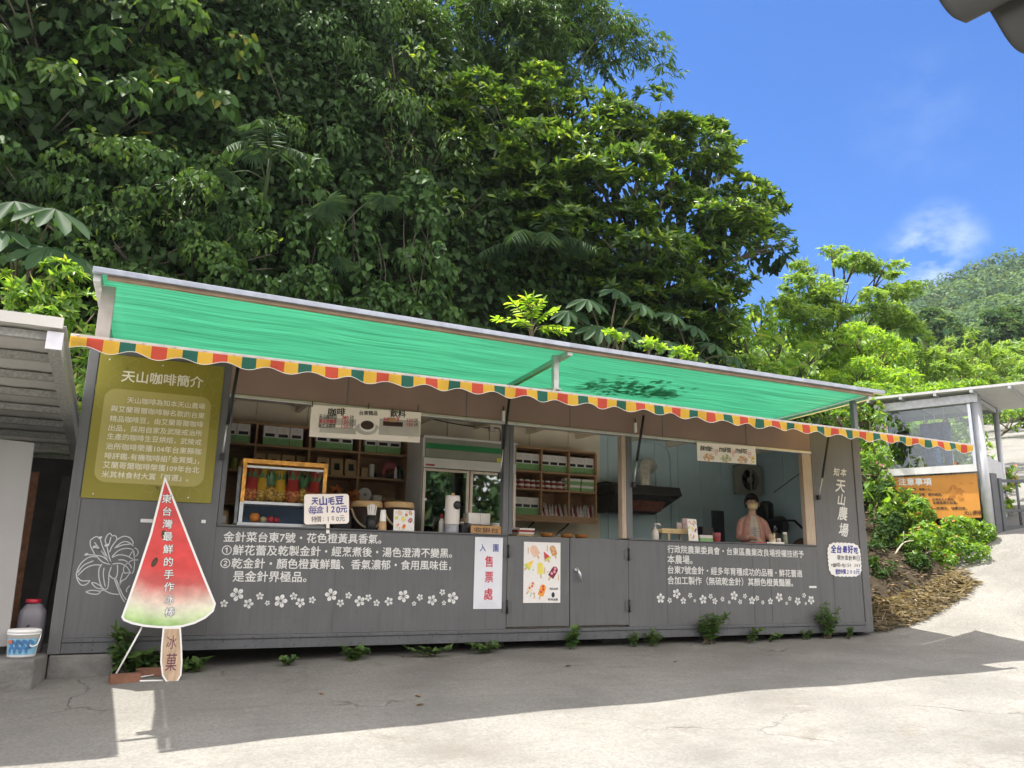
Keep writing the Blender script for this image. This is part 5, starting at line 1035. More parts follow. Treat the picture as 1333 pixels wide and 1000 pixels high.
one('wall_conduit', 'painted pipe bent along the blue kitchen wall right of the hood', 'pipe', lambda b: b.tube(spline([Vector((xat(864, DEP-.03, 600)-.35, DEP-.03, zat(860, 578, DEP))), Vector((xat(864, DEP-.03, 600)-.06, DEP-.03, zat(860, 579, DEP))), Vector((xat(874, DEP-.03, 600)-.03, DEP-.03, zat(870, 592, DEP))), Vector((xat(874, DEP-.03, 620), DEP-.03, 2.0)), Vector((xat(874, DEP-.03, 620), DEP-.03, .4))], 8), .014, m_blue, 8))
# exhaust fan
ax_, az_ = 9.30, zat(971, 625, DEP-.12)
m_fan = mat('fan_housing', (.34, .33, .27), .5, var=.15)
fan = thing('exhaust_fan', 'square exhaust fan with round opening high on the blue kitchen wall', 'fan', (ax_, DEP-.1, az_-.25)); fy = DEP-.17; s_ = .235
mb = MB(); ri = .175; n = 32; vs = []; fs = []
for k in range(n):
    t = 2*math.pi*(k+.5)/n; c, s = math.cos(t), math.sin(t); q = max(abs(c), abs(s)); vs += [(ax_+s_*c/q, fy, az_+s_*s/q), (ax_+ri*c, fy, az_+ri*s), (ax_+ri*c, fy+.12, az_+ri*s), (ax_+s_*c/q, fy+.12, az_+s_*s/q)]
for k in range(n): a, c = 4*k, 4*((k+1) % n); fs += [(a, a+1, c+1, c), (a+1, a+2, c+2, c+1), (a+3, a, c, c+3)]
mb.add(vs, fs, m_fan); mb.build('housing', fan)
mb = MB(); mb.box((ax_-s_+.01, fy+.121, az_-s_+.01), (ax_+s_-.01, fy+.135, az_+s_-.01), m_black); mb.build('back_plate', fan)
mb = MB(); mb.lathe((ax_, fy+.05, az_), [(.04, 0), (.05, .02), (.045, .05)], m_fan, 16, (0, -1, 0)); mb.box((ax_-.014, fy-.012, az_-ri-.02), (ax_+.014, fy-.002, az_+ri+.02), m_fan); mb.build('motor', fan)
for k in range(4):
    a = k*math.pi/2+.5; mb = MB(); c, s = math.cos(a), math.sin(a); P = lambda r_, w, d: (ax_+r_*c-w*s, fy+.07+d, az_+r_*s+w*c)
    mb.prism([P(.045, -.03, .02), P(.16, -.06, .035), P(.165, .05, -.005), P(.045, .03, 0)], (0, .004, 0), mat('fan_blade', (.08, .09, .075), .4)); mb.build('blade', fan)
# counter things in the kitchen window
KY = .22
def kx(u, y=KY): return xat(u, y, 695)
one('soap_bottle', 'pale pump bottle at the left end of the kitchen counter', 'bottle', lambda b: (b.lathe((kx(853), KY, CZ), [(.038, 0), (.042, .01), (.042, .10), (.03, .128), (.014, .135), (.014, .16)], m_wp, 16), b.tube([(kx(853), KY, CZ+.16), (kx(853), KY, CZ+.195)], .006, m_wp, 6), b.tube([(kx(853)-.01, KY, CZ+.195), (kx(853)+.06, KY-.01, CZ+.195), (kx(853)+.075, KY-.01, CZ+.175)], .010, m_wp, 8)))
m_bam = mat('bamboo', (.55, .40, .20), .5, var=.15, streak=(2, 12, 12))
def rackf(b):
    x0, x1 = kx(858), kx(896)
    for y in (KY-.05, KY+.12):
        for x in (x0+.1, x1-.04): b.box((x, y, CZ), (x+.025, y+.02, CZ+.085), m_bam)
    b.box((x0, KY-.06, CZ+.086), (x1, KY+.15, CZ+.105), m_bam); b.box((x0, KY-.065, CZ+.106), (x1, KY-.045, CZ+.145), m_bam); b.box((x0, KY+.13, CZ+.106), (x1, KY+.15, CZ+.145), m_bam)
one('bamboo_tray', 'long bamboo tray on legs beside the pump bottle', 'tray', rackf)
def stand_fold(b):
    fr2 = Frame((kx(897, .06), .06, CZ), (1, 0, 0), (0, .12, 1)); W2 = kx(909, .06)-kx(897, .06); H2 = .27
    b.prism([fr2.p(0, 0), fr2.p(W2, 0), fr2.p(W2, H2), fr2.p(0, H2)], (0, .006, 0), m_poster); pops(b, fr2, W2, H2)
one('folded_leaflet', 'white printed ice pop leaflet standing on the kitchen counter', 'leaflet', stand_fold)
one('photo_card', 'pinkish printed card behind the standing leaflet', 'card', lambda b: (b.box((kx(889, .3), .3, CZ+.106), (kx(900, .3), .312, CZ+.29), mat('card_pink', (.42, .30, .30), .5, var=.35, scale=14)), b.box((kx(882, .3), .31, CZ+.106), (kx(889, .3)-.004, .32, CZ+.23), mat('card_pale', (.52, .42, .40), .5))))
one('tissue_box', 'low cream and green packet beside the printed cup', 'packet', lambda b: (b.box((kx(911), KY, CZ), (kx(928), KY+.1, CZ+.085), m_wp), b.box((kx(911)-.001, KY-.002, CZ+.001), (kx(928)+.001, KY+.09, CZ+.05), m_bgreen)), bevel=.004)
one('printed_cup', 'red and white printed paper cup on the kitchen counter', 'cup', lambda b: (b.lathe((kx(933), KY, CZ), [(.038, 0), (.048, .045)], m_redb, 18), b.lathe((kx(933), KY, CZ+.0455), [(.048, 0), (.052, .07), (.053, .073), (.048, .07)], m_pink_, 18)))
one('dark_bag', 'black case on the far side of the kitchen counter', 'case', lambda b: b.prism([(kx(913, .5), .5, CZ), (kx(931, .5), .5, CZ), (kx(929, .5), .5, CZ+.2), (kx(915, .5), .5, CZ+.21)], (0, .12, 0), m_black), bevel=.01)
one('cutting_board', 'dark grey cutting board standing against the blue wall', 'cutting board', lambda b: (b.box((xat(927, 1.5, 680), 1.5, 1.0), (xat(943, 1.5, 680), 1.52, zat(935, 665, 1.5)), mat('slate_board', (.045, .05, .055), .6)), b.tube([(xat(933, 1.5, 668), 1.495, zat(935, 668, 1.5)), (xat(939, 1.5, 668), 1.495, zat(935, 669, 1.5))], .008, m_black, 6)), bevel=.01)
one('work_table', 'steel kitchen table along the blue back wall', 'table', lambda b: (b.box((7.0, 1.25, .95), (9.6, DEP-.025, .99), m_alu), [b.box((x, 1.3, .142), (x+.04, 1.34, .949), m_alu) for x in (7.05, 8.2, 9.5)]))
m_chop = mat('chopstick_paper', (.62, .50, .34), .7)
def chop(b):
    x = kx(1005, .12); b.lathe((x, .12, CZ), [(.038, 0), (.042, .06), (.037, .06), (.03, .01)], m_chop, 14)
    for k in range(14): a = k*2.4; b.tube([(x+.02*math.cos(a), .12+.02*math.sin(a), CZ+.015), (x+.038*math.cos(a), .12+.032*math.sin(a), CZ+.115+.01*(k % 3))], .006, m_chop, 5)
one('chopstick_holder', 'bunch of paper wrapped chopsticks in a cup before the seller', 'chopsticks', chop)
one('spice_jar', 'small clear jar with white lid on the kitchen counter', 'jar', lambda b: (b.lathe((kx(1013, .1), .1, CZ), [(.028, 0), (.03, .05)], m_stripe, 14), b.lathe((kx(1013, .1), .1, CZ+.051), [(.031, 0), (.031, .022)], m_wp, 14)))
one('seasoning_bottle', 'tall grey green seasoning bottle with white cap by the seller', 'bottle', lambda b: (b.lathe((kx(1021.5, .1), .1, CZ), [(.03, 0), (.033, .01), (.033, .11), (.026, .125)], mat('seasoning', (.20, .21, .14), .4), 14), b.lathe((kx(1021.5, .1), .1, CZ+.126), [(.028, 0), (.028, .03)], m_wp, 14)))
one('white_tray', 'shallow white tray at the counter edge before the seller', 'tray', lambda b: (b.box((kx(1002, .02), .0, CZ), (kx(1019, .02), .085, CZ+.006), m_wp), b.box((kx(1002, .02), .0, CZ+.0065), (kx(1019, .02), .006, CZ+.022), m_wp), b.box((kx(1002, .02), .079, CZ+.0065), (kx(1019, .02), .085, CZ+.022), m_wp)))
one('red_mat', 'flat red folder lying on the counter before the seller', 'folder', lambda b: b.obox((kx(987, .05), .06, CZ+.006), (1, .1, 0), (-.1, 1, 0), (0, 0, 1), .1, .045, .005, mat('folder_red', (.42, .03, .05), .5)))
def grinder(b):
    x = 9.18; y = 1.2; z = 1.22
    b.box((x-.16, y, z-.1), (x+.25, y+.35, z), m_black); b.box((x-.05, y+.05, z+.001), (x+.12, y+.25, z+.12), m_pouch); b.box((x-.16, y+.02, z+.14), (x+.2, y+.3, z+.30), m_black); b.lathe((x+.02, y+.15, z+.301), [(.09, 0), (.10, .1), (.10, .24), (.06, .28)], m_hood, 18)
    b.box((x-.26, y+.04, z+.30), (x-.12, y+.22, z+.48), m_black); b.lathe((x+.30, y+.12, z+.24), [(.12, 0), (.13, .03), (.13, .2), (.10, .22)], mat('drum_dark', (.08, .06, .05), .3), 20, (0, 1, 0)); b.lathe((x+.02, y+.02, z+.16), [(.02, 0), (.022, .05), (.015, .06)], m_alu, 10, (0, -1, 0))
    b.lathe((x+.02, y+.0, z+.13), [(.016, 0), (.016, .08)], m_bwhite, 10); b.box((x-.15, y+.1, .991), (x+.24, y+.3, z-.101), m_hood)
one('coffee_grinder', 'black coffee machine with round drum standing behind the seller', 'coffee machine', grinder, bevel=.006)
one('water_cooler_pipe', 'black sloping metal arm at the right of the kitchen', 'frame', lambda b: (b.tube([(9.35, .95, 1.50), (9.55, .62, 1.1)], .018, m_black, 8), b.tube([(9.0, 1.1, 1.50), (9.35, .95, 1.50)], .018, m_black, 8)))
m_wok = mat('wok_brown', (.13, .085, .06), .35, metal=.5)
one('wok_lid', 'domed brown pan lid at the right end of the kitchen counter', 'pan lid', lambda b: b.lathe((kx(1050, .4), .4, CZ), [(.20, 0), (.195, .02), (.16, .07), (.09, .105), (.03, .115), (.02, .118)], m_wok, 24))
one('wall_cable', 'thin black cable sagging along the right kitchen wall', 'cable', lambda b: b.tube(spline([Vector((9.60, 1.6, zat(995, 640, 1.6))), Vector((9.61, 1.1, 2.2)), Vector((9.61, .5, 2.45)), Vector((9.61, .32, 2.2)), Vector((9.61, .35, 1.75)), Vector((9.61, .55, 1.5)), Vector((9.61, .9, 1.42))], 8), .006, m_black, 5))
one('wall_socket', 'white wall socket with black cables above the fridge', 'socket', lambda b: (b.box((xat(636, DEP, 560), DEP-.05, zat(636, 562, DEP)), (xat(643, DEP, 560), DEP-.001, zat(636, 555.5, DEP)), m_wp), b.tube(spline([Vector((xat(641, DEP, 560), DEP-.06, zat(640, 558, DEP))), Vector((xat(648, DEP, 560), DEP-.07, zat(640, 560, DEP))), Vector((xat(649, DEP, 575), DEP-.05, zat(640, 580, DEP)))], 5), .008, m_black, 6), b.tube(spline([Vector((xat(552, DEP, 560), DEP-.03, zat(560, 545, DEP))), Vector((xat(600, DEP, 560), DEP-.04, zat(600, 554, DEP))), Vector((xat(636, DEP, 560), DEP-.04, zat(636, 558, DEP)))], 5), .007, m_black, 6)))
# ================================================================ the seller
skin, N, L, b = node_mat('skin'); b.inputs['Base Color'].default_value = (.62, .39, .28, 1); b.inputs['Roughness'].default_value = .5; b.inputs['Subsurface Weight'].default_value = .1; b.inputs['Subsurface Radius'].default_value = (.01, .005, .003)
m_hair = mat('black_hair', (.012, .010, .009), .6, var=.3, scale=60, streak=(1, 1, .1)); m_card = mat('pink_cardigan', (.62, .33, .27), .85, var=.10, scale=18, bump=.2, bscale=90); m_tee = mat('cream_tee', (.66, .58, .48), .8, var=.05, scale=9); m_mask = mat('yellow_mask', (.66, .54, .30), .7, var=.05); m_pant = mat('dark_trousers', (.03, .035, .05), .8)
PX0 = PY(978, 655, .74).x
person = thing('person', 'woman in a pink cardigan and yellow face mask standing in the kitchen window', 'person', (PX0, .74, .14)); person['label'] = 'person in a pink cardigan and yellow face mask standing in the kitchen window'
Fv = Vector((-.50, -.866, 0)); Rv = Vector((Fv.y, -Fv.x, 0))
def B3(r_, f, z): return Rv*r_+Fv*f+Vector((0, 0, z*.985))
def skinned(name, nodes, edges, m, parent, root=0, sub=2):
    me = bpy.data.meshes.new(name); me.from_pydata([B3(*n_[:3]) for n_ in nodes], edges, []); o = link_mesh(name, me, parent); me.materials.append(m)
    s = o.modifiers.new('skin', 'SKIN'); s.use_smooth_shade = True
    if not me.skin_vertices: me.skin_vertices.new()
    for i, n_ in enumerate(nodes):
        q = n_[3]; me.skin_vertices[0].data[i].radius = q if isinstance(q, tuple) else (q, q); me.skin_vertices[0].data[i].use_root = (i == root)
    u = o.modifiers.new('sub', 'SUBSURF'); u.levels = sub; u.render_levels = sub
    return o
nd = []; ed = []
def nn(p, r_, prev=None): nd.append((*p, r_)); i = len(nd)-1; (ed.append((prev, i)) if prev is not None else None); return i
pel = nn((0, 0, .90), (.15, .11)); wst = nn((0, .01, 1.06), (.125, .095), pel); chs = nn((0, .02, 1.24), (.145, .10), wst); clv = nn((0, .0, 1.365), (.10, .075), chs); nk = nn((0, .01, 1.42), .05, clv); nk2 = nn((0, .025, 1.47), .048, nk)
jw = nn((0, .045, 1.512), (.062, .063), nk2); hd = nn((0, .03, 1.575), (.077, .086), jw); hd2 = nn((0, .02, 1.63), (.071, .079), hd)
for s in (1, -1):
    hp = nn((.085*s, 0, .84), .085, pel); kn = nn((.095*s, .01, .47), .055, hp); an = nn((.10*s, -.02, .09), .038, kn); nn((.11*s, .14, .03), .032, an)
    sh = nn((.145*s, .0, 1.335), .048, clv)
    if s == 1: el = nn((.205, .06, 1.08), .040, sh); wr = nn((.07, .27, 1.085), .028, el); pm = nn((.02, .325, 1.075), (.034, .02), wr); base_, dr_ = Vector((.02, .325, 1.075)), Vector((-.55, .75, -.35)).normalized()
    else: el = nn((-.215, .05, 1.09), .040, sh); wr = nn((-.255, .27, 1.035), .027, el); pm = nn((-.275, .335, 1.02), (.034, .02), wr); base_, dr_ = Vector((-.275, .335, 1.02)), Vector((-.35, .9, -.12)).normalized()
    sd = dr_.cross(Vector((0, 0, 1))).normalized(); dn = Vector((0, 0, -1))
    for j, (off, ln) in enumerate(((-.027, .065), (-.009, .075), (.009, .07), (.026, .055))):
        a = base_+sd*off+dr_*.035; c1 = a+dr_*ln*.5+dn*.008; c2 = c1+dr_*ln*.4+dn*.018; k1 = nn(tuple(a), .0105, pm); k2 = nn(tuple(c1), .0092, k1); nn(tuple(c2), .0075, k2)
    th = base_+sd*(-.04*s); t1 = nn(tuple(th), .011, pm); nn(tuple(th+dr_*.045+dn*.012-sd*.008*s), .0085, t1)
body = skinned('body', nd, ed, skin, person)
# clothes: tee, open cardigan with sleeves, trousers
def wrap(name, rows, a0, a1, m, n=28, thick=.006):
    vs = []; fs = []
    for (z, rx, ry, f0) in rows:
        for k in range(n+1): t = a0+(a1-a0)*k/n; vs.append(B3(rx*math.sin(t), f0+ry*math.cos(t), z))
    for i in range(len(rows)-1):
        for k in range(n): a = i*(n+1)+k; fs.append((a, a+1, a+n+2, a+n+1))
    me = bpy.data.meshes.new(name); me.from_pydata(vs, [], fs); me.materials.append(m); o = link_mesh(name, me, person); me.polygons.foreach_set('use_smooth', [True]*len(fs))
    s = o.modifiers.new('thick', 'SOLIDIFY'); s.thickness = thick; s.offset = 1; u = o.modifiers.new('sub', 'SUBSURF'); u.levels = u.render_levels = 1
    return o
wrap('shirt', [(.84, .172, .135, 0), (.95, .165, .128, .005), (1.08, .148, .118, .012), (1.22, .150, .120, .02), (1.31, .130, .100, .012), (1.365, .10, .082, .005), (1.405, .07, .068, .008)], 0, 2*math.pi, m_tee)
wrap('cardigan', [(.80, .192, .150, 0), (.95, .186, .145, .005), (1.08, .160, .132, .012), (1.22, .168, .135, .02), (1.31, .150, .116, .012), (1.37, .112, .095, .005), (1.415, .082, .08, .0)], .42, 2*math.pi-.42, m_card, 30, .008)
skinned('cardigan_sleeve', [(.135, 0, 1.345, .054), (.168, .015, 1.27, .055), (.205, .06, 1.085, .050), (.15, .165, 1.083, .048), (.095, .24, 1.085, .041)], [(0, 1), (1, 2), (2, 3), (3, 4)], m_card, person)
skinned('cardigan_sleeve', [(-.135, 0, 1.345, .054), (-.172, .015, 1.27, .055), (-.215, .05, 1.095, .050), (-.247, .17, 1.06, .048), (-.253, .245, 1.04, .040)], [(0, 1), (1, 2), (2, 3), (3, 4)], m_card, person)
skinned('trousers', [(0, 0, .90, (.165, .125)), (.09, 0, .80, .098), (.098, .01, .47, .072), (.10, -.01, .12, .062), (-.09, 0, .80, .098), (-.098, .01, .47, .072), (-.10, -.01, .12, .062)], [(0, 1), (1, 2), (2, 3), (0, 4), (4, 5), (5, 6)], m_pant, person)
def head_pt(a, z, k=1.0): return B3(.080*k*math.sin(a), .03+.097*k*math.cos(a), z)
# mask: a shell over nose, mouth and chin
vs = []; fs = []; rows = [(1.578, .45, 1.02), (1.565, .95, 1.10), (1.54, 1.10, 1.17), (1.51, 1.02, 1.15), (1.485, .72, 1.02)]
for z, w_, k in rows:
    for i in range(11): t = -w_+2*w_*i/10; kk = k-.10*abs(t)/1.1+(.07 if i == 5 and z > 1.53 else 0); vs.append(head_pt(t, z-.006*math.cos(t*1.5), kk))
for j in range(len(rows)-1):
    for i in range(10): a = j*11+i; fs.append((a, a+1, a+12, a+11))
me = bpy.data.meshes.new('mask'); me.from_pydata(vs, [], fs); me.materials.append(m_mask); mk = link_mesh('mask', me, person); me.polygons.foreach_set('use_smooth', [True]*len(fs)); s = mk.modifiers.new('t', 'SOLIDIFY'); s.thickness = .003
mb = MB(); off = woff(person)
for s in (1, -1): mb.tube([off+head_pt(.95*s, 1.562, 1.06), off+head_pt(1.35*s, 1.572, 1.06), off+head_pt(1.62*s, 1.578, 1.08)], .0022, m_mask, 5)
mb.build('mask_loop', person)
for s in (1, -1):
    mb = MB(); c = off+head_pt(.36*s, 1.592, .985); mb.ball(tuple(c), (.0155, .0145, .0085), m_wp, 10, 7); c2 = off+head_pt(.36*s, 1.592, 1.10); mb.ball(tuple(c2), (.0075, .0075, .0075), m_black, 10, 7); mb.build('eye', person)
    mb = MB(); mb.tube([off+head_pt(.15*s, 1.615, 1.02), off+head_pt(.36*s, 1.621, 1.02), off+head_pt(.6*s, 1.612, 1.02)], [.003, .004, .002], m_hair, 6); mb.tube([off+head_pt(.22*s, 1.598, 1.05), off+head_pt(.36*s, 1.603, 1.06), off+head_pt(.52*s, 1.597, 1.04)], .0022, m_hair, 5); mb.build('eyebrow', person)
    mb = MB(); c = off+head_pt(1.57*s, 1.575, 1.04); mb.ball(tuple(c), (.013, .016, .027), skin, 10, 7); mb.build('ear', person)
# hair: skull cap, parted fringe, knot
vs = []; fs = []; n = 26; rows = 9
for j in range(rows+1):
    for k in range(n):
        t = 2*math.pi*k/n; fr_k = max(0, math.cos(t)); low = 1.640+.020*fr_k if fr_k > .35 else 1.53; low += .012*math.sin(9*t)
        ph = j/rows; z = low+(1.7145-low)*math.sin(ph*math.pi/2); q = max(.03, math.sqrt(max(0, 1-((z-1.588)/.1275)**2)))
        vs.append(B3(.093*q*math.sin(t), .020+.112*q*math.cos(t), z))
for j in range(rows):
    for k in range(n): fs.append((j*n+k, j*n+(k+1) % n, (j+1)*n+(k+1) % n, (j+1)*n+k))
me = bpy.data.meshes.new('hair'); me.from_pydata(vs, [], fs); me.materials.append(m_hair); hr = link_mesh('hair', me, person); me.polygons.foreach_set('use_smooth', [True]*len(fs)); s = hr.modifiers.new('t', 'SOLIDIFY'); s.thickness = .009; s.offset = -1
mb = MB(); mb.ball(tuple(off+B3(0, -.10, 1.60)), (.05, .05, .05), m_hair, 12, 8)
for k in range(11): t = -.75+.15*k; mb.tube([off+head_pt(t*.75, 1.684, .80), off+head_pt(t, 1.662, 1.03), off+head_pt(t*1.3+.04, 1.644-.030*abs(t), 1.06)], [.013, .012, .003], m_hair, 6)
mb.build('hair_fringe', person)
mb = MB(); f = Frame(off+B3(.062, .150, 1.13), -Rv, (0, 0, 1)); 
for i, wl_ in enumerate((.12, .10, .115, .07)): ribbon(mb, f, [(.002+.004*i, .09-.024*i), (wl_*.5, .094-.024*i), (wl_, .09-.024*i)], .011, m_gp, .002)
flat(mb, ell(f, .06, -.02, .022, .03, .002, 12, .3), m_gp)
mb.build('shirt_print', person)
# ================================================================ left shed
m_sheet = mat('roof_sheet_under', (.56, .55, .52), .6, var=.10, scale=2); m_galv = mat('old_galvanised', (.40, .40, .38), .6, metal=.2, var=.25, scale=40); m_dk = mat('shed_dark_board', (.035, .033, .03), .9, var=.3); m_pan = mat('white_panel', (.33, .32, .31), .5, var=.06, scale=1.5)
shed = thing('lean_to_roof', 'pale sheet metal lean-to roof on grey beams left of the kiosk', 'roof', (-1.4, 0, 2.0))
SX0, SX1, SY0, SY1 = -4.2, -.085, -1.55, 2.3
def sz(y): return 2.31+(y-SY0)*-.128
mb = MB()
n = 60
vs = []; fs = []
for i in range(n+1):
    x = SX0+(SX1+.03-SX0)*i/n; d = .004*math.sin(i*1.5)
    for y in (SY0-.06, SY1): vs.append((x, y, sz(y)+.105+d))
for i in range(n): fs.append((2*i, 2*i+1, 2*i+3, 2*i+2))
mb.add(vs, fs, m_sheet); o = mb.build('roof_sheet', shed); s = o.modifiers.new('t', 'SOLIDIFY'); s.thickness = .006
for k, y in enumerate(np.arange(SY0+.03, SY1, .47)):
    mb = MB(); mb.box((SX0, y, sz(y)+.03), (SX1-.052, y+.06, sz(y)+.086), m_galv); mb.build('purlin', shed)
mb = MB(); mb.beam((SX1-.03, SY0-.03, sz(SY0)+.01), (SX1-.03, SY1-.03, sz(SY1)+.01), .085, .12, m_galv); mb.box((SX1-.031, SY0, sz(SY0)-.1), (SX1-.029, SY0+.01, sz(SY0)-.07), m_galv); mb.build('side_beam', shed, .004)
mb = MB(); mb.box((SX1-.085, SY0-.045, sz(SY0)-.055), (SX1+.02, SY0-.032, sz(SY0)+.075), mat('cap_white', (.66, .66, .72), .5)); mb.build('end_cap', shed)
mb = MB(); mb.box((SX0, SY0-.085, sz(SY0)+.095), (SX1+.01, SY0-.062, sz(SY0)+.175), m_sheet); mb.build('fascia_strip', shed)
mb = MB(); mb.box((SX1-.075, SY1-.15, -.3), (SX1-.005, SY1-.06, sz(SY1)), m_galv); mb.build('post', shed)
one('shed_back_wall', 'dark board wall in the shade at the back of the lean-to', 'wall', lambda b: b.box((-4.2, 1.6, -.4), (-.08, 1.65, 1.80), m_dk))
one('leaning_board', 'tall white board leaning at the left edge beside the bucket', 'panel', lambda b: (b.prism([(-1.5, -.02, .04), (-.288, -.02, .075), (-.325, .06, 1.77), (-1.5, .06, 1.83)], (0, .035, 0), m_pan)), bevel=.004)
one('brown_batten', 'rust brown upright batten in the dark gap behind the white board', 'batten', lambda b: b.box((-.36, .4, .02), (-.29, .44, 1.55), m_rust))
one('leaning_plank', 'dark wooden plank in the gap between lean-to and kiosk', 'plank', lambda b: b.beam((-.2, 1.2, -.1), (-.12, 1.3, 1.6), .12, .03, m_dk))
q = PY(36, 815, .12); jz = .006
m_jug = mat('smoked_plastic', (.17, .16, .18), .35, var=.08); 
jug = thing('water_jug', 'grey translucent water jug with red cap behind the white bucket', 'jug', (-.155, .16, jz))
mb = MB(); jx = -.155; P = [(.098, 0), (.105, .015), (.107, .26), (.10, .34), (.06, .395), (.045, .405)]
vs = []; fs = []; n = 24
for r_, h in P:
    for k in range(n): t = 2*math.pi*k/n; c, s = math.cos(t), math.sin(t); kk = (abs(c)**4+abs(s)**4)**(-.25); vs.append((jx+r_*c*kk, .16+r_*.8*s*kk, jz+h))
for i in range(len(P)-1):
    for k in range(n): fs.append((i*n+k, i*n+(k+1) % n, (i+1)*n+(k+1) % n, (i+1)*n+k))
fs.append(tuple(range(n))[::-1]); fs.append(tuple(range((len(P)-1)*n, len(P)*n))); mb.add(vs, fs, m_jug, True); mb.build('body', jug)
mb = MB(); mb.lathe((jx-.01, .16, jz+.4051), [(.058, 0), (.06, .008), (.06, .028), (.055, .032)], mat('red_cap', (.45, .02, .04), .4), 20); mb.build('cap', jug)
mb = MB(); mb.tube([(jx-.06, .068, jz+.16), (jx-.01, .066, jz+.23)], .006, m_black, 6); mb.build('strap', jug)
bk = thing('paint_bucket', 'white plastic bucket with blue print on the concrete ledge', 'bucket', (-.17, -.13, jz)); bx, by = -.17, -.13
mb = MB(); mb.lathe((bx, by, jz), [(.098, 0), (.102, .006), (.115, .17), (.121, .171), (.121, .185), (.117, .187)], m_white, 28); mb.build('body', bk)
mb = MB(); mb.lathe((bx, by, jz+.188), [(.122, 0), (.123, .012), (.118, .024), (.1, .027)], m_white, 28); mb.build('lid', bk)
m_bp = mat('bucket_blue', (.22, .45, .62), .5, var=.15, scale=18); m_bp2 = mat('bucket_navy', (.05, .16, .34), .5, var=.3, scale=20)
mb = MB(); vs = []; fs = []
for i in range(19):
    t = -math.pi*.5-1.2+2.4*i/18
    for z in (.02, .145): rr_ = .0985+.105*(z)*.85+.0035; vs.append((bx+rr_*math.cos(t), by+rr_*math.sin(t), jz+z))
for i in range(18): fs.append((2*i, 2*i+2, 2*i+3, 2*i+1))
mb.add(vs, fs, m_bp)
for i in range(12):
    t = -math.pi*.5-.8+.13*i; z = .04+.03*(i*7 % 3); rr_ = .0985+.09*z+.007; p = Vector((bx+rr_*math.cos(t), by+rr_*math.sin(t), jz+z)); ex = Vector((-math.sin(t), math.cos(t), 0)); f = Frame(p, ex, (0, 0, 1)); flat(mb, ell(f, 0, .02, .014, .03, .0, 8, .5*(i % 3)), m_bp2)
t = -math.pi*.5-.75; p = Vector((bx+.119*math.cos(t), by+.119*math.sin(t), jz+.118)); f = Frame(p, (-math.sin(t), math.cos(t), 0), (0, 0, 1)); rect(mb, f, -.02, -.01, .02, .018, m_orf, .001)
mb.build('label_print', bk)
mb = MB(); mb.tube(spline([Vector((bx+.12, by-.02, jz+.17)), Vector((bx+.11, by-.08, jz+.10)), Vector((bx+.075, by-.112, jz+.085)), Vector((bx+.06, by-.115, jz+.10))], 5), .005, m_white, 6); mb.build('handle', bk)
# ================================================================ ticket booth at the gate
m_bpost = mat('booth_post', (.46, .47, .48), .45, metal=.3, var=.08, scale=8); m_broof = mat('booth_roof', (.60, .60, .58), .5, var=.06); m_orb = mat('orange_board', (.62, .27, .045), .55, var=.10, scale=2.5); m_orp = mat('orange_board_print', (.50, .19, .03), .55, var=.15, scale=9)
BR = Vector((14.0, 1.1, 0)); BL = Vector((13.37, 2.65, 0)); eb = (BL-BR).normalized(); nb = Vector((-eb.y, eb.x, 0)); nb = nb if nb.x < 0 else -nb       # nb points to the yard
bw = (BL-BR).length; bk_ = -nb
fr = Frame(BL, -eb, (0, 0, 1)); assert fr.n.dot(nb) > .9
def bz(u, v): return fpx(fr, u, v)[1]
ztop, zs1, zs0, zbt = bz(1268, 516), bz(1278, 604.5), bz(1279, 614), bz(1283, 674)
zgR, zgL = gz(BR.x, BR.y)-.3, gz(BL.x, BL.y)-.3
booth = thing('ticket_booth', 'small glazed gate booth with an orange notice board behind flowering shrubs', 'booth', (BR+BL)/2+bk_*.7+Vector((0, 0, 1.3)))
DPB = 1.5
for c in (BR, BL, BR+bk_*DPB, BL+bk_*DPB): mb = MB(); mb.tube([(c.x, c.y, 1.0), (c.x, c.y, ztop+.02)], .085 if c in (BR, BL) else .05, m_bpost, 14); mb.build('post', booth)
def fbar(name, a, c, z0_, z1_, off=.02, d=.05, m=m_bpost):
    mb = MB(); p = fr.p(a, 0, off); q = fr.p(c, 0, off); mid = (p+q)/2; mb.obox((mid.x, mid.y, (z0_+z1_)/2), fr.ex, fr.n, (0, 0, 1), (c-a)/2, d/2, (z1_-z0_)/2, m); return mb.build(name, booth)
fbar('window_frame', -.05, bw+.05, ztop-.12, ztop+.03, .0, .19, m_steel); fbar('window_sill', .08, bw-.08, zs0, zs1, .03, .16, mat('sill_white', (.66, .66, .64), .5))
for a in (.088, bw-.14): fbar('window_frame', a, a+.05, zs1+.001, ztop-.121, .0, .05, m_alu)
fbar('pane', .14, bw-.142, zs1+.002, ztop-.122, .0, .008, glass_mat('booth_glass', (.84, .88, .88), .02))
for c0, c1 in ((BR, BR+bk_*DPB), (BL, BL+bk_*DPB), (BR+bk_*DPB, BL+bk_*DPB)):
    mb = MB(); mb.beam((c0.x, c0.y, zs0-.3), (c1.x, c1.y, zs0-.3), .04, 1.2, m_bpost); mb.build('wall', booth); mb = MB(); mb.beam((c0.x, c0.y, ztop-.05), (c1.x, c1.y, ztop-.05), .05, .08, m_bpost); mb.build('rail', booth)
mb = MB(); c = (BR+BL)/2+bk_*DPB; mb.box((c.x-.02, c.y-.02, zs0+.3), (c.x+.02, c.y+.02, ztop-.1), m_bpost); mb.build('mullion', booth)
mb = MB(); fr3 = Frame(BL+nb*.28, -eb, (0, 0, 1)); xa, za = fpx(fr3, 1113, 522.5); xc, zc = fpx(fr3, 1345, 498.5)
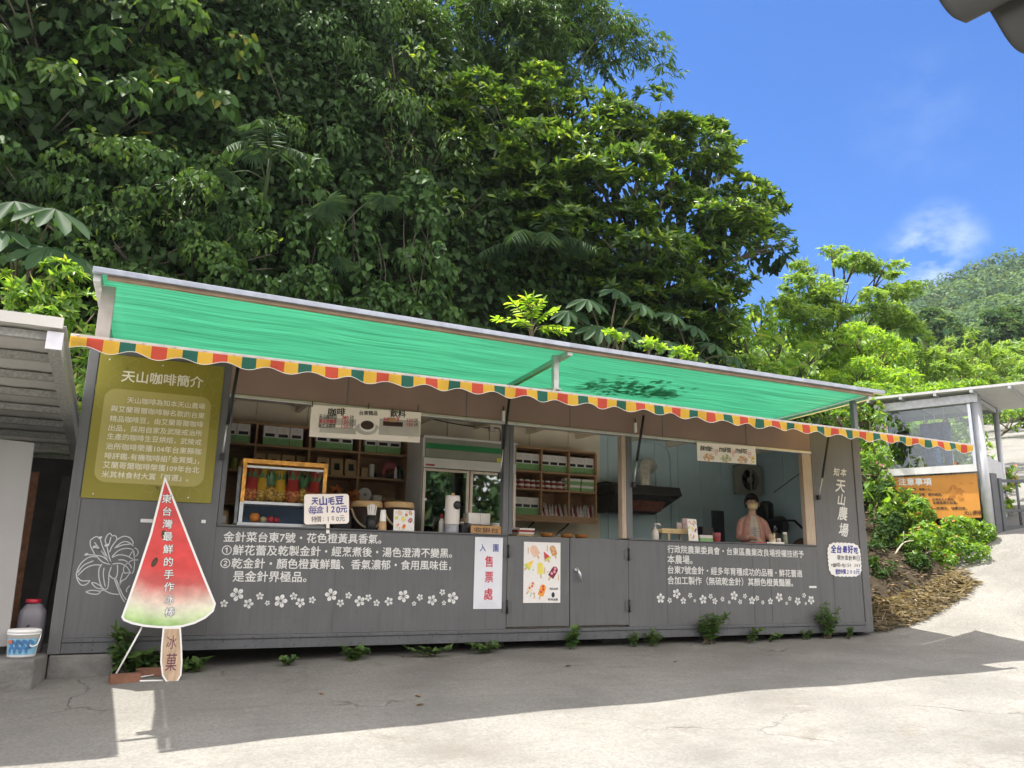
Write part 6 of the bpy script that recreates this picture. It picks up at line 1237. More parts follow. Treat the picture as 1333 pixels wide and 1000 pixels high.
vs = [fr3.p(xa, za, 0), fr3.p(xc, zc, 0), fr3.p(xc, zc-.02, -2.3), fr3.p(xa, za-.02, -2.3)]; mb.prism(vs, (0, 0, .045), m_broof); mb.build('roof', booth)
for k in range(5):
    mb = MB(); t_ = .08+.2*k; p0 = vs[0].lerp(vs[1], t_); p1 = vs[3].lerp(vs[2], t_); d = Vector((0, 0, -.03)); mb.beam(p0+d, p1+d, .05, .05, m_bpost); mb.build('rafter', booth)
# notice board
nbd = thing('notice_board', 'orange notice board with white heading below the booth window', 'sign', fr.p(bw/2, zbt, .05)); f2 = Frame(fr.p(.10, zbt, .06), fr.ex, (0, 0, 1)); W_, H_ = bw-.20, zs0-zbt-.03
board(f2, W_, H_, .02, m_orb).build('panel', nbd)
mb = MB(); r = random.Random(8)
for i in range(26): flat(mb, ell(f2, W_*.78+r.gauss(0, .10), H_*.62+r.gauss(0, .13), r.uniform(.02, .06), r.uniform(.012, .03), .001+.0001*i, 9, r.uniform(0, 3)), m_orp)
mb.build('printed_flower', nbd)
mb = MB()
def nl(s, u, v, u1, v1, m_, **k): x0, y0 = fpx(f2, u, v); x1, y1 = fpx(f2, u1, v1); put_text(mb, f2, s, x0, y0, x1, m_, .003, y1=y1, **k)
nl('注意事項', 1170, 631, 1213, 631, m_white, bold=.03); nl('1.請購票入場，每票一人。', 1172, 638, 1213, 638.5, m_ink); nl('2.園區內禁止吸煙，請勿烤肉。', 1172, 645, 1227, 645.5, m_ink); nl('3.園區內請勿攀折花木，必須由大人陪同。', 1172, 651, 1243, 651.8, m_ink); nl('請攜帶隨身物品，並遵循標示前進。', 1180, 655.5, 1247, 656.2, m_ink); nl('4.垃圾請隨手帶走，下山前請先，快樂回家。', 1172, 662.5, 1259, 663.5, m_ink)
for i, ch in enumerate('天山農場'): x, y = fpx(f2, 1257.5+i*5.6, 668-.3*i); put_char(mb, f2, ch, x, y, .085, m_seed, .003, .005, 0, .9, .25)
mb.build('lettering', nbd)
# hung clothes and clutter behind the glass
m_cl = mat('navy_cloth', (.045, .065, .11), .85, var=.25, scale=9); m_cl2 = mat('blue_print_cloth', (.10, .20, .32), .85, var=.5, scale=22)
for i, a in enumerate((.66, .83, 1.0)):
    p = fr.p(a, 0, -.55); mb = MB(); zt2 = bz(1205, 545)
    mb.tube([(p.x, p.y, zt2-.02), (p.x, p.y, zt2-.55)], [.10, .08], m_cl, 10); mb.tube([(p.x, p.y, zt2-.5), (p.x+.02, p.y, zt2-.85), (p.x+.03, p.y, zt2-1.0)], [.085, .06, .02], m_cl2 if i == 1 else m_cl, 10); mb.tube([(p.x, p.y, zt2-.02), (p.x, p.y, ztop-.05)], .006, m_wp, 5)
    mb.build_thing('hanging_garment', ('left dark blue garment hanging behind the booth glass', 'middle patterned blue garment hanging behind the booth glass', 'right dark blue garment hanging behind the booth glass')[i], 'clothing', 'garments behind the booth glass')
one('standing_fan', 'dark pedestal fan behind the left of the booth glass', 'fan', lambda b: (lambda p: (b.tube([(p.x, p.y, 1.4), (p.x, p.y, zs1+.45)], .06, m_black, 8), b.lathe((p.x, p.y, zs1+.6), [(.02, .04), (.17, .03), (.18, 0), (.1, -.05)], m_hood, 20, nb)))(fr.p(.32, 0, -.3)))
one('desk', 'dark desk top inside the gate booth', 'desk', lambda b: (lambda p: b.obox((p.x, p.y, zs1-.03), fr.ex, fr.n, (0, 0, 1), .45, .2, .02, m_black))(fr.p(1.15, 0, -.4)))
one('spray_bottle', 'white spray bottle on the booth window ledge', 'bottle', lambda b: (lambda p: b.lathe((p.x, p.y, zs1), [(.05, 0), (.055, .02), (.05, .13), (.02, .17), (.02, .24)], m_wp, 12))(fr.p(.62, 0, -.16)))
# gate
m_gate = mat('gate_paint', (.085, .092, .10), .5, var=.1); G0 = Vector((14.25, 1.05, 0)); gd = Vector((.93, -.37, 0)).normalized(); gl_ = 2.3
g0z, g1z = PY(1288, 690, 1.05).z, PY(1288, 622, 1.05).z
gate = thing('entrance_gate', 'dark grey barred steel gate at the top of the drive', 'gate', G0+gd*gl_/2+Vector((0, 0, g0z)))
for a, w_ in ((-.12, .16), (.03, .08), (gl_, .08)): mb = MB(); c = G0+gd*a; mb.box((c.x-w_/2, c.y-w_/2, g0z-.5), (c.x+w_/2, c.y+w_/2, g1z+(.08 if a < 0 else .0)), m_gate); mb.build('post', gate)
for z in (g0z+.05, g1z-.04, (g0z+g1z)/2-.1): mb = MB(); a, c = G0+gd*.07, G0+gd*(gl_-.04); mb.beam((a.x, a.y, z), (c.x, c.y, z), .05, .09 if z < g0z+.1 else .05, m_gate); mb.build('rail', gate)
for k in range(7): mb = MB(); c = G0+gd*(.36+.29*k); mb.tube([(c.x, c.y, g0z+.1), (c.x, c.y, g1z-.07)], .022, m_gate, 8); mb.build('bar', gate)
# ================================================================ corrugated roof edge close overhead
m_cor = mat('dark_corrugated', (.055, .055, .05), .5, var=.2, scale=3)
A = PD(1200, -14, 2.6); Bq = PD(1345, 61, 2.6); ed_ = (Bq-A); ln = ed_.length; ed_.normalize(); bkv = Vector((.60, -.72, .32)).normalized(); up_ = ed_.cross(bkv).normalized(); up_ = up_ if up_.z > 0 else -up_
s0_ = (PD(1242, 7.5, 2.6)-A).dot(ed_); mb = MB(); vs = []; fs = []; n = 120
for i in range(n+1):
    s = ln*2.2*i/n; ph = 2*math.pi*(s-s0_)/.237; d = -.056*math.cos(ph)+.006*math.cos(2*ph); p = A+ed_*s+Vector((0, 0, d))
    vs += [p, p+bkv*.02, p+bkv*1.6]
for i in range(n): fs += [(3*i, 3*i+1, 3*i+4, 3*i+3), (3*i+1, 3*i+2, 3*i+5, 3*i+4)]
mb.add(vs, fs, m_cor, True); o = mb.build_thing('corrugated_roof', 'dark corrugated roof edge jutting into the upper right corner', 'roof'); s = o.modifiers.new('t', 'SOLIDIFY'); s.thickness = .012
# ================================================================ vegetation
def unit(v): return v/np.maximum(1e-9, np.linalg.norm(v, axis=-1, keepdims=True))
TPL = {  # along, across, up  (base, three down the right edge, tip, three up the left edge)
 'ell': [(0, 0, 0), (.18, .30, .07), (.48, .46, .07), (.80, .26, .0), (1, 0, -.10)],
 'heart': [(.06, 0, 0), (-.06, .27, .05), (.20, .53, .07), (.62, .34, .02), (1, 0, -.12)],
 'lance': [(0, 0, 0), (.16, .40, .05), (.42, .50, .03), (.75, .26, -.04), (1, 0, -.16)],
 'obov': [(0, 0, 0), (.28, .20, .05), (.60, .44, .05), (.85, .36, -.02), (1, 0, -.10)]}
for k_ in TPL: TPL[k_] = TPL[k_]+[(a, -b, c) for a, b, c in TPL[k_][3:0:-1]]
def leaf_mesh(name, sets, parent=None, kind=None):
    """sets: list of (P, T, N, L, W, template, material)"""
    V = []; MI = []; mats = []; off = np.array(woff(parent)) if parent is not None else np.zeros(3); tot = 0
    for P, T, Nn, Ls, Ws, tp, m in sets:
        P = np.asarray(P, float); T = unit(np.asarray(T, float)); S = unit(np.cross(T, Nn)); Nn = np.cross(S, T); n = len(P)
        if n == 0: continue
        Ls = np.broadcast_to(Ls, (n,))[:, None]; Ws = np.broadcast_to(Ws, (n,))[:, None]
        v = np.stack([P+T*(a*Ls)+S*(b*Ws)+Nn*(c*Ls) for a, b, c in TPL[tp]], axis=1); V.append(v.reshape(-1, 3)-off)
        if m not in mats: mats.append(m)
        MI.append(np.full(n*2, mats.index(m))); tot += n
    V = np.concatenate(V); MI = np.concatenate(MI).astype(np.int32)
    q = np.arange(tot)[:, None]*8; F = np.concatenate([q+np.array([[0, 1, 2, 3, 4]]), q+np.array([[0, 4, 5, 6, 7]])], axis=1).reshape(-1)
    me = bpy.data.meshes.new(name); me.vertices.add(len(V)); me.vertices.foreach_set('co', V.astype(np.float32).ravel())
    me.loops.add(len(F)); me.loops.foreach_set('vertex_index', F.astype(np.int32)); me.polygons.add(tot*2); me.polygons.foreach_set('loop_start', np.arange(0, tot*10, 5, dtype=np.int32))
    for m in mats: me.materials.append(m)
    me.polygons.foreach_set('material_index', MI); me.update(calc_edges=True); me.validate()
    o = link_mesh(name, me, parent)
    if kind: o['kind'] = kind
    return o
def L3(spec):                               # (u, v, y, ru, rv) -> centre, radii in metres
    out = []
    for u, v, y, ru, rv in spec: c = PY(u, v, y); k = depth(c)/FPX; out.append((np.array(c), np.array([ru*k, min(ru, rv*1.3)*k*.9, rv*k])))
    return out
def L3d(spec):
    out = []
    for u, v, d, ru, rv in spec: c = PD(u, v, d); k = d/FPX; out.append((np.array(c), np.array([ru*k, ru*k*.9, rv*k])))
    return out
def sublumps(lumps, n, k, lift=.0, sq=.8, out_=.78):
    out = []
    for c, r in lumps:
        d = unit(rng.normal(size=(n*3, 3))); d = d[d[:, 1] < .55][:n]
        for q in d: s = k*rng.uniform(.7, 1.25); out.append((c+r*q*out_+np.array([0, 0, lift]), r*s*np.array([1, 1, sq])))
    return out
def surf(lumps, per_m2, front=.5, lo=-.9):
    P = []; D = []; 
    for c, r in lumps:
        a = 4*math.pi*((r[0]*r[1])**1.6/3+(r[0]*r[2])**1.6/3+(r[1]*r[2])**1.6/3)**(1/1.6); n = max(3, int(a*per_m2))
        d = unit(rng.normal(size=(n, 3))); d = d[(d[:, 1] < front) & (d[:, 2] > lo)]
        P.append(c+r*d*(1-.28*rng.random((len(d), 1))**2)); D.append(unit(d/r))
    return np.concatenate(P), np.concatenate(D)
def rosette(P, D, k, Lm, W, spread=(.9, 1.35), tp='ell', m=None, droop=.15, up=.25):
    D = unit(D+np.array([0, 0, up])+rng.normal(size=D.shape)*.25); n = len(P)
    e1 = unit(np.cross(D, rng.normal(size=D.shape))); e2 = np.cross(D, e1); Ps, Ts, Ns, Ls = [], [], [], []
    for j in range(k):
        ph = 2*math.pi*j/k+rng.uniform(-.4, .4, (n, 1)); sp = rng.uniform(*spread, (n, 1)); T = D*np.cos(sp)+(e1*np.cos(ph)+e2*np.sin(ph))*np.sin(sp); T[:, 2] -= droop; T = unit(T)
        Ps.append(P); Ts.append(T); Ns.append(D+rng.normal(size=D.shape)*.2); Ls.append(Lm*rng.uniform(.65, 1.2, n))
    Ls = np.concatenate(Ls); return (np.concatenate(Ps), np.concatenate(Ts), np.concatenate(Ns), Ls, Ls*(W/Lm), tp, m)
def drape(P, D, Lm, W, tp='heart', m=None, down=1.0, out=.45):
    n = len(P); T = D*out+np.array([0, 0, -down])+rng.normal(size=(n, 3))*.4; Nn = D+np.array([0, 0, .45])+rng.normal(size=(n, 3))*.3; Ls = Lm*rng.uniform(.55, 1.3, n)
    return (P, T, Nn, Ls, Ls*(W/Lm)*rng.uniform(.85, 1.15, n), tp, m)
m_lg = leaf_mat('glossy_leaf', (.018, .046, .009), (.085, .175, .028), (.21, .30, .045), .38, .36, .93, .45)
m_lv = leaf_mat('vine_leaf', (.024, .063, .014), (.060, .125, .026), (.24, .22, .04), .30, .62, .985, .15)
m_ls = leaf_mat('small_vine_leaf', (.022, .058, .015), (.058, .120, .028), None, .30, .6, .94, .18)
m_ld = leaf_mat('shade_toned_leaf', (.012, .030, .007), (.028, .062, .014), None, .25, .6, .94, .15)  # darker leaf greens: deep shade of the hollows put into the colour
m_lc = leaf_mat('pale_vine_leaf', (.045, .10, .022), (.095, .175, .036), None, .34, .6, .94, .18)
m_lb = leaf_mat('bamboo_leaf', (.036, .088, .018), (.075, .155, .032), None, .38, .5)
m_lp = leaf_mat('palm_leaf', (.030, .07, .030), (.06, .115, .05), None, .3, .65, .94, .2)
m_ll = leaf_mat('sunny_leaf', (.085, .185, .022), (.17, .32, .045), (.26, .33, .06), .48, .40)
m_ly = leaf_mat('yellow_green_leaf', (.13, .26, .025), (.23, .40, .045), (.32, .40, .07), .5, .5)
m_lq = leaf_mat('feathery_leaf', (.11, .205, .040), (.19, .32, .065), (.24, .33, .09), .5, .5)
m_lf = leaf_mat('far_leaf', (.035, .085, .035), (.085, .155, .06), (.12, .16, .07), .3, .7, .94, .1)
m_lh = leaf_mat('broad_leaf', (.020, .056, .022), (.038, .085, .032), None, .3, .6, .94, .15)
m_bark = mat('bark', (.09, .075, .055), .9, var=.35, scale=12, bump=.5)
m_twig = mat('twig', (.12, .10, .06), .85, var=.3)
def wood(name, paths, parent, m=None):
    mb = MB()
    for pts, r0, r1 in paths:
        pts = [Vector(p) for p in pts]; P = spline(pts, 4) if len(pts) > 2 else pts
        mb.tube(P, [r0+(r1-r0)*i/(len(P)-1) for i in range(len(P))], m or m_bark, 7)
    return mb.build(name, parent)
def limbs(root, lumps, r0=.14, n=None):
    """a trunk that forks to every lump of the crown"""
    root = Vector(root); top = Vector(sum((c for c, r in lumps), np.zeros(3))/len(lumps)); fork = root.lerp(top, .45)+Vector((.1, .1, 0)); trunk = [([root, root.lerp(fork, .5)+Vector((.12, .05, .05)), fork], r0, r0*.65)]
    br = []
    for c, r in lumps[:n]:
        c = Vector(c); br.append(([fork, fork.lerp(c, .5)+Vector((RND.uniform(-.2, .2), .15, .15)), c], r0*.5, .015))
        for k in range(4): br.append(([c.lerp(fork, .25), c+Vector((RND.uniform(-1, 1)*r[0], RND.uniform(-1, .3)*r[1], RND.uniform(-.3, .9)*r[2]))*.8], .025, .006))
    return trunk, br
def tree(name, label, cat, root, lumps, sets, group=None, r0=.14, twigm=None):
    t = thing(name, label, cat, root, group); tr, br = limbs(root, lumps, r0); wood('trunk', tr, t, twigm); wood('branches', br, t, twigm); leaf_mesh('crown', sets, t); return t
# ---- big glossy broadleaf tree right of the middle
SPEC = [(620, 152, 6.6, 62, 45), (685, 128, 6.6, 55, 32), (760, 172, 6.1, 80, 50), (700, 215, 5.6, 70, 45), (845, 168, 6.6, 62, 38), (800, 245, 5.4, 85, 48), (885, 215, 6.1, 62, 48), (925, 195, 6.8, 40, 30), (900, 300, 5.3, 82, 48), (950, 275, 6.2, 55, 42), (985, 262, 6.6, 40, 20), (1000, 322, 6.4, 38, 20), (700, 290, 5.9, 60, 40), (650, 230, 6.1, 60, 45), (820, 330, 5.1, 88, 48), (750, 320, 5.5, 60, 40), (920, 362, 5.7, 52, 40), (870, 395, 5.3, 70, 40), (925, 420, 5.6, 32, 34), (600, 210, 6.4, 45, 45), (700, 350, 6.4, 60, 40), (640, 290, 6.6, 50, 50), (780, 390, 6.0, 70, 40), (850, 440, 5.6, 70, 30), (660, 390, 6.4, 60, 40), (740, 250, 6.2, 60, 40)]
LE = L3(SPEC); SL = sublumps(LE, 11, .44, .08, .55, .85); P, D = surf(SL, 24, .55, -.15)
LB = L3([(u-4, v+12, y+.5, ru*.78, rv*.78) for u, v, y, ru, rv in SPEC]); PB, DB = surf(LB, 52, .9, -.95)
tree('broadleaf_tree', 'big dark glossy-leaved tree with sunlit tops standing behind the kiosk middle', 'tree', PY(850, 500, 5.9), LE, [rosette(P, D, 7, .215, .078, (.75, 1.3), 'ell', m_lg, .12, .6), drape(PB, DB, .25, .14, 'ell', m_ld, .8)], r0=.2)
# ---- vine-smothered trees on the left
def vine_tree(label, spec, mt, Lm, W, tp, dens, subn=8, subk=.42, root=None, down=1.0):
    LL = L3(spec); S_ = sublumps(LL, subn, subk, 0, .8, .95); P, D = surf(S_, dens, .45, -.95); c = PY(spec[0][0], 470, spec[0][2]+.6); c.z = min(c.z, hz(c.x, c.y)+.2)
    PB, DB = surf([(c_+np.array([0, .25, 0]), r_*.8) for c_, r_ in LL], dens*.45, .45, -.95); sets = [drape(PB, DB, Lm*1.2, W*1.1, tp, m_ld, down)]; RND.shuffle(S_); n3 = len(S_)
    for part_, mm, kl, kw, tpp, kd in ((S_[:int(n3*.5)], mt, 1, 1, tp, 1), (S_[int(n3*.5):int(n3*.72)], m_lc, .75, .8, 'heart', 1.6), (S_[int(n3*.72):int(n3*.88)], m_ls, .95, .45, 'lance', 1.5), (S_[int(n3*.88):], m_lg, .9, .55, 'ell', 1.2)):
        P, D = surf(part_, dens*kd, .45, -.95); sets.append(drape(P, D, Lm*kl, W*kw, tpp, mm, down*(.6 if tpp == 'ell' else 1)))
    return tree('vine_covered_tree', label, 'tree', c, LL, sets, 'vine smothered trees on the hillside', .12)
vine_tree('tree smothered in large heart-shaped vine leaves, filling the upper left corner', [(40, 40, 6.0, 100, 80), (150, 30, 6.2, 100, 70), (250, 60, 6.3, 80, 70), (30, 150, 5.7, 90, 65), (140, 150, 5.6, 95, 65), (235, 165, 5.8, 70, 55), (310, 30, 6.8, 70, 60)], m_lv, .20, .165, 'heart', 52, 9, .36)
vine_tree('dark tree draped with small leaved vines above the left shed', [(40, 250, 5.2, 90, 55), (150, 255, 5.2, 90, 60), (255, 270, 5.1, 75, 60), (110, 320, 4.9, 80, 45), (200, 335, 4.7, 90, 50), (300, 345, 4.7, 70, 50), (20, 320, 5.0, 70, 45)], m_ls, .12, .085, 'heart', 110, 9, .36)
vine_tree('leafy tree with fine foliage at the top just left of the bamboo', [(370, 50, 7.0, 75, 80), (440, 130, 6.5, 65, 70), (385, 170, 6.2, 75, 70), (320, 180, 6.2, 60, 60), (470, 60, 7.2, 70, 70), (440, 0, 7.6, 60, 50), (520, -10, 8.4, 80, 60), (600, 20, 9.0, 90, 60)], m_ls, .14, .055, 'lance', 105, 10, .36)
vine_tree('tangle of vines with mid green leaves left of the glossy tree', [(500, 180, 6.0, 60, 55), (560, 200, 6.0, 55, 60), (520, 120, 6.5, 60, 55), (600, 280, 6.0, 50, 60), (640, 330, 6.3, 50, 50)], m_lg, .15, .07, 'ell', 80, 9, .38)
# hanging curtains of vines
for i, (lab, spec) in enumerate((('hanging column of small leaved vine directly above the menu banner', [(405, 260, 5.0, 34, 60), (410, 330, 4.8, 38, 60), (400, 390, 4.6, 42, 45)]), ('broad hanging column of vine left of the dark hollow in the middle', [(545, 290, 5.2, 34, 70), (550, 360, 4.9, 40, 60), (560, 420, 4.7, 44, 40)]), ('narrow hanging column of vine between the two vine columns', [(470, 270, 5.5, 28, 70), (478, 350, 5.1, 30, 60), (485, 400, 4.9, 34, 40)]), ('low mound of vine just above the canopy left end', [(190, 380, 4.4, 55, 35), (270, 400, 4.4, 60, 30), (330, 405, 4.4, 50, 30)]))):
    LL = L3(spec); S_ = sublumps(LL, 14, .34); P, D = surf(S_, 120, .45, -.95); c = Vector(LL[-1][0]); c.z = max(hz(c.x, c.y), c.z-LL[-1][1][2]*1.3)
    t = thing('hanging_vine', lab, 'vine', c, 'vine columns hanging on the hillside'); wood('stems', [([Vector(LL[0][0])+Vector((RND.uniform(-.3, .3), .1, .3)), Vector(LL[1][0])+Vector((RND.uniform(-.4, .4), -.1, 0)), Vector(LL[-1][0])+Vector((RND.uniform(-.4, .4), 0, -.3))], .009, .005) for _ in range(5)], t, m_bark)
    leaf_mesh('leaves', [drape(P, D, .125, .095, 'heart', m_ls, 1.1)], t)
# ---- bamboo at the top
def bamboo(label, culms, loc):
    t = thing('bamboo', label, 'bamboo', loc, 'bamboo at the top of the hillside'); sets = []; W_ = []
    for pts, rr, dn in culms:
        P = spline([Vector(p) for p in pts], 10); W_.append((pts, rr, .006)); Ps = []; 
        for k in range(len(P)):
            if k < len(P)*.2: continue
            for _ in range(dn):
                b = P[k]+Vector((RND.gauss(0, .16), RND.gauss(0, .16), RND.gauss(0, .14))); d = Vector((RND.gauss(0, 1), RND.gauss(-.3, 1), RND.gauss(0, .4))).normalized()
                tip = b+d*RND.uniform(.15, .55)+Vector((0, 0, -.08)); 
                for q in range(7): Ps.append((b.lerp(tip, .3+.12*q), d))
        if Ps:
            pp = np.array([tuple(a) for a, c in Ps]); dd = np.array([tuple(c) for a, c in Ps]); n = len(pp); T = dd*.8+np.array([0, 0, -.75])+rng.normal(size=(n, 3))*.45; Nn = rng.normal(size=(n, 3))*.5+np.array([0, -.4, 1]); Ls = .23*rng.uniform(.7, 1.25, n); sets.append((pp, T, Nn, Ls, Ls*.15, 'lance', m_lb))
    wood('culms', W_, t, mat('bamboo_culm', (.16, .19, .06), .5, var=.2)); leaf_mesh('leaves', sets, t); return t
cul = []
for u0, v0, u1, v1, u2, v2 in ((560, 330, 520, 60, 480, -40), (600, 330, 570, 40, 540, 20), (620, 330, 600, 30, 640, -20), (640, 330, 650, 20, 690, 30), (650, 320, 680, 10, 730, 50), (660, 320, 700, -10, 770, 60), (600, 320, 620, -30, 600, 80), (670, 300, 720, -20, 800, 30), (640, 300, 690, 60, 740, 110), (620, 300, 640, 70, 680, 110), (580, 300, 560, 80, 500, 110), (650, 300, 730, 40, 790, 90), (660, 300, 740, 0, 830, 70), (580, 300, 540, 0, 440, 10)):
    y = RND.uniform(7.4, 8.8); cul.append(([PY(u0, v0, 8), PY((u0+u1)/2, (v0+v1)/2, y), PY(u1, v1, y-.2), PY(u2, v2, y-.7)], .035, 15))
bamboo('dense bamboo clump arching over the top middle of the hillside', cul, PY(620, 335, 8))
bamboo('single long bamboo branch reaching right into the sky and drooping at its tip', [([PY(720, 150, 7.6), PY(770, 60, 7.5), PY(815, 35, 7.4), PY(850, 55, 7.3), PY(862, 98, 7.2)], .02, 3)], PY(720, 150, 7.6))
# ---- palms
def frond(sets, base, tip_dir, ln, droop, lw=.035, ll=.5, n=24, m=None):
    base = np.array(base); d = np.array(tip_dir, float); d /= np.linalg.norm(d); pts = []
    for i in range(n+1): t = i/n; pts.append(base+d*ln*t+np.array([0, 0, -droop*ln*t*t]))
    pts = np.array(pts); P, T, Nn, Ls = [], [], [], []
    for i in range(4, n+1):
        t = i/n; ax = pts[i]-pts[i-1]; ax /= np.linalg.norm(ax); sd = np.cross(ax, [0, 0, 1]); sd /= np.linalg.norm(sd); upv = np.cross(sd, ax)
        for s in (1, -1): P.append(pts[i]); T.append(ax*.55+sd*s*.85+np.array([0, 0, -.6])+rng.normal(size=3)*.12); Nn.append(upv+sd*s*.2); Ls.append(ll*(.45+1.1*math.sin(math.pi*min(1, .12+.86*t)))*.75)
    Ls = np.array(Ls); sets.append((np.array(P), np.array(T), np.array(Nn), Ls, np.full(len(Ls), lw*2), 'lance', m or m_lp)); return [([tuple(pts[0]), tuple(pts[n//2]), tuple(pts[n])], .018, .005)]
def palm(label, spec, loc, group=None, m=None):
    t = thing('palm', label, 'palm', loc, group); sets = []; W_ = []
    for a in spec: W_ += frond(sets, *a, m=m)
    W_.append(([tuple(Vector(loc)+Vector((0, .3, -.6))), tuple(loc)], .03, .025)); wood('stalks', W_, t, mat('palm_stalk', (.05, .075, .025), .7)); leaf_mesh('fronds', sets, t); return t
b_ = PY(352, 205, 3.75); palm('feathery palm frond with a bright sunlit tip on the left hillside', [(b_, (-.25, -.5, 1.0), 1.25, .65, .016, .42), (b_, (-.75, -.4, .6), .9, .75, .016, .40), (b_, (.5, -.5, .5), .8, .7, .016, .38)], b_, 'palms on the hillside')
b_ = PY(700, 330, 5.4); palm('dark drooping palm in the hollow below the glossy tree', [(b_, (-.8, -.7, .9), 1.7, .75, .014, .5), (b_, (-.25, -.9, .8), 1.6, .8, .014, .5), (b_, (.5, -.8, .7), 1.6, .7, .014, .5), (b_, (-1, -.2, .4), 1.5, .6, .014, .5), (b_, (.1, -.5, 1.2), 1.5, .5, .014, .5)], b_, 'palms on the hillside')
def fan_palm(label, loc, fans, m=None, group='fan palms'):
    t = thing('fan_palm', label, 'palm', loc, group); sets = []; W_ = []
    for c, nrm, dr, R_ in fans:
        c = np.array(c); nrm = unit(np.array(nrm, float)); dr = np.array(dr, float); dr = unit(dr-nrm*np.dot(dr, nrm)); s = np.cross(nrm, dr); n = 26; ph = np.linspace(-1.9, 1.9, n)[:, None]; T = dr*np.cos(ph)+s*np.sin(ph)+np.array([0, 0, -.18]); sets.append((np.repeat(c[None], n, 0), T, np.repeat(nrm[None], n, 0)+rng.normal(size=(n, 3))*.15, R_*rng.uniform(.85, 1.05, n), np.full(n, R_*.09), 'lance', m or m_lp)); W_.append(([tuple(loc), tuple((Vector(loc)+Vector(c))/2+Vector((0, 0, .1))), tuple(c)], .014, .008))
    wood('stalks', W_, t, MATS['palm_stalk'])
    for s_ in sets: leaf_mesh('fan', [s_], t)
    return t
fan_palm('grey-green fan palm leaf hanging below the sunlit frond', PY(345, 235, 5.0), [(PY(330, 192, 4.45), (-.1, -1, .25), (.1, 0, -1), .42), (PY(300, 225, 4.6), (.1, -1, .4), (-.5, 0, -.8), .3)])
fan_palm('fan palm leaf jutting from the vines above the menu banner', PY(450, 290, 5.0), [(PY(425, 262, 4.4), (-.2, -1, .3), (.7, 0, -.7), .45), (PY(440, 335, 4.5), (.1, -1, .3), (-.2, 0, -1), .35), (PY(500, 255, 4.8), (0, -1, .3), (.1, 0, -1), .38)])
fan_palm('pale fan palms in the sun at the right end of the canopy', PY(1045, 500, 5.5), [(PY(1040, 478, 4.6), (-.3, -1, .6), (-.3, 0, .5), .42), (PY(1062, 452, 5.4), (-.2, -.8, .7), (-.5, 0, .4), .5), (PY(1085, 450, 5.8), (.0, -.8, .7), (.5, 0, .4), .5), (PY(1005, 440, 4.9), (-.2, -.9, .5), (.1, 0, .8), .4)], m_ll)
# ---- big palmate leaves
def palmate(label, loc, leaves, R_, m, group='plants with big palmate leaves', k=9):
    t = thing('broad_leaved_plant', label, 'plant', loc, group); sets = []; W_ = []
    for c, nrm in leaves:
        c = np.array(c); nrm = unit(np.array(nrm, float)); e1 = unit(np.cross(nrm, [0.3, 1, .1])); e2 = np.cross(nrm, e1); ph = (np.arange(k)*2*math.pi/k+rng.uniform(0, 1))[:, None]; T = e1*np.cos(ph)+e2*np.sin(ph)+np.array([0, 0, -.42]); Ls = R_*rng.uniform(.8, 1.08, k)
        sets.append((np.repeat(c[None], k, 0), T, np.repeat(nrm[None], k, 0), Ls, Ls*.36, 'obov', m)); W_.append(([tuple(loc), tuple((Vector(loc)*.5+Vector(c)*.5)+Vector((0, 0, .12))), tuple(c)], .022, .010))
    wood('stalks', W_, t, m_twig); leaf_mesh('leaves', sets, t); return t
palmate('plant with huge drooping palmate leaves at the left edge above the shed', PY(20, 400, 3.6), [(PY(72, 272, 3.2), (.1, -.5, 1)), (PY(20, 262, 3.4), (-.2, -.5, 1)), (PY(62, 322, 3.0), (.1, -.7, .8)), (PY(5, 300, 3.2), (-.2, -.4, 1)), (PY(95, 330, 3.4), (.3, -.5, 1))], .62, m_lh)
palmate('plant with dark palmate leaves above the canopy, left of the pair', PY(790, 470, 3.9), [(PY(765, 390, 3.6), (-.1, -.6, .9)), (PY(805, 378, 3.7), (.1, -.6, .9)), (PY(835, 395, 3.6), (.1, -.6, .8)), (PY(780, 425, 3.4), (-.1, -.7, .8)), (PY(820, 430, 3.4), (.1, -.7, .8)), (PY(740, 405, 3.8), (-.3, -.6, .8))], .46, m_lh)
palmate('plant with dark palmate leaves above the canopy, right of the pair', PY(900, 480, 3.9), [(PY(875, 408, 3.6), (.1, -.6, .9)), (PY(905, 425, 3.6), (.2, -.6, .9)), (PY(930, 448, 3.7), (.2, -.6, .9)), (PY(870, 445, 3.4), (-.1, -.7, .8)), (PY(955, 465, 3.8), (.2, -.6, .9)), (PY(905, 462, 3.4), (.2, -.6, .9))], .44, m_lh)
# ---- pale sapling, lit shrubs
def pinnate(label, loc, spec, m, Lm=.2, W=.08):
    t = thing('sapling', label, 'sapling', loc); sets = []; W_ = []
    for c, d, ln in spec:
        c = np.array(c); d = unit(np.array(d, float)); n = 8; pts = np.array([c+d*ln*i/n+np.array([0, 0, -.25*ln*(i/n)**2]) for i in range(n+1)]); sd = unit(np.cross(d, [0, 0, 1])); P = []; T = []
        for i in range(1, n+1):
            for s in (1, -1): P.append(pts[i]); T.append(d*.5+sd*s*.8+np.array([0, 0, -.2])+rng.normal(size=3)*.12)
        P.append(pts[n]); T.append(d); n_ = len(P); Ls = Lm*rng.uniform(.75, 1.15, n_); sets.append((np.array(P), np.array(T), np.array([0, -.35, 1.0])+rng.normal(size=(n_, 3))*.15, Ls, Ls*W/Lm, 'ell', m)); W_.append(([tuple(loc), tuple(c), tuple(pts[n])], .014, .005))
    wood('stems', W_, t, m_twig); leaf_mesh('leaves', sets, t); return t
c0 = PY(692, 425, 3.3)
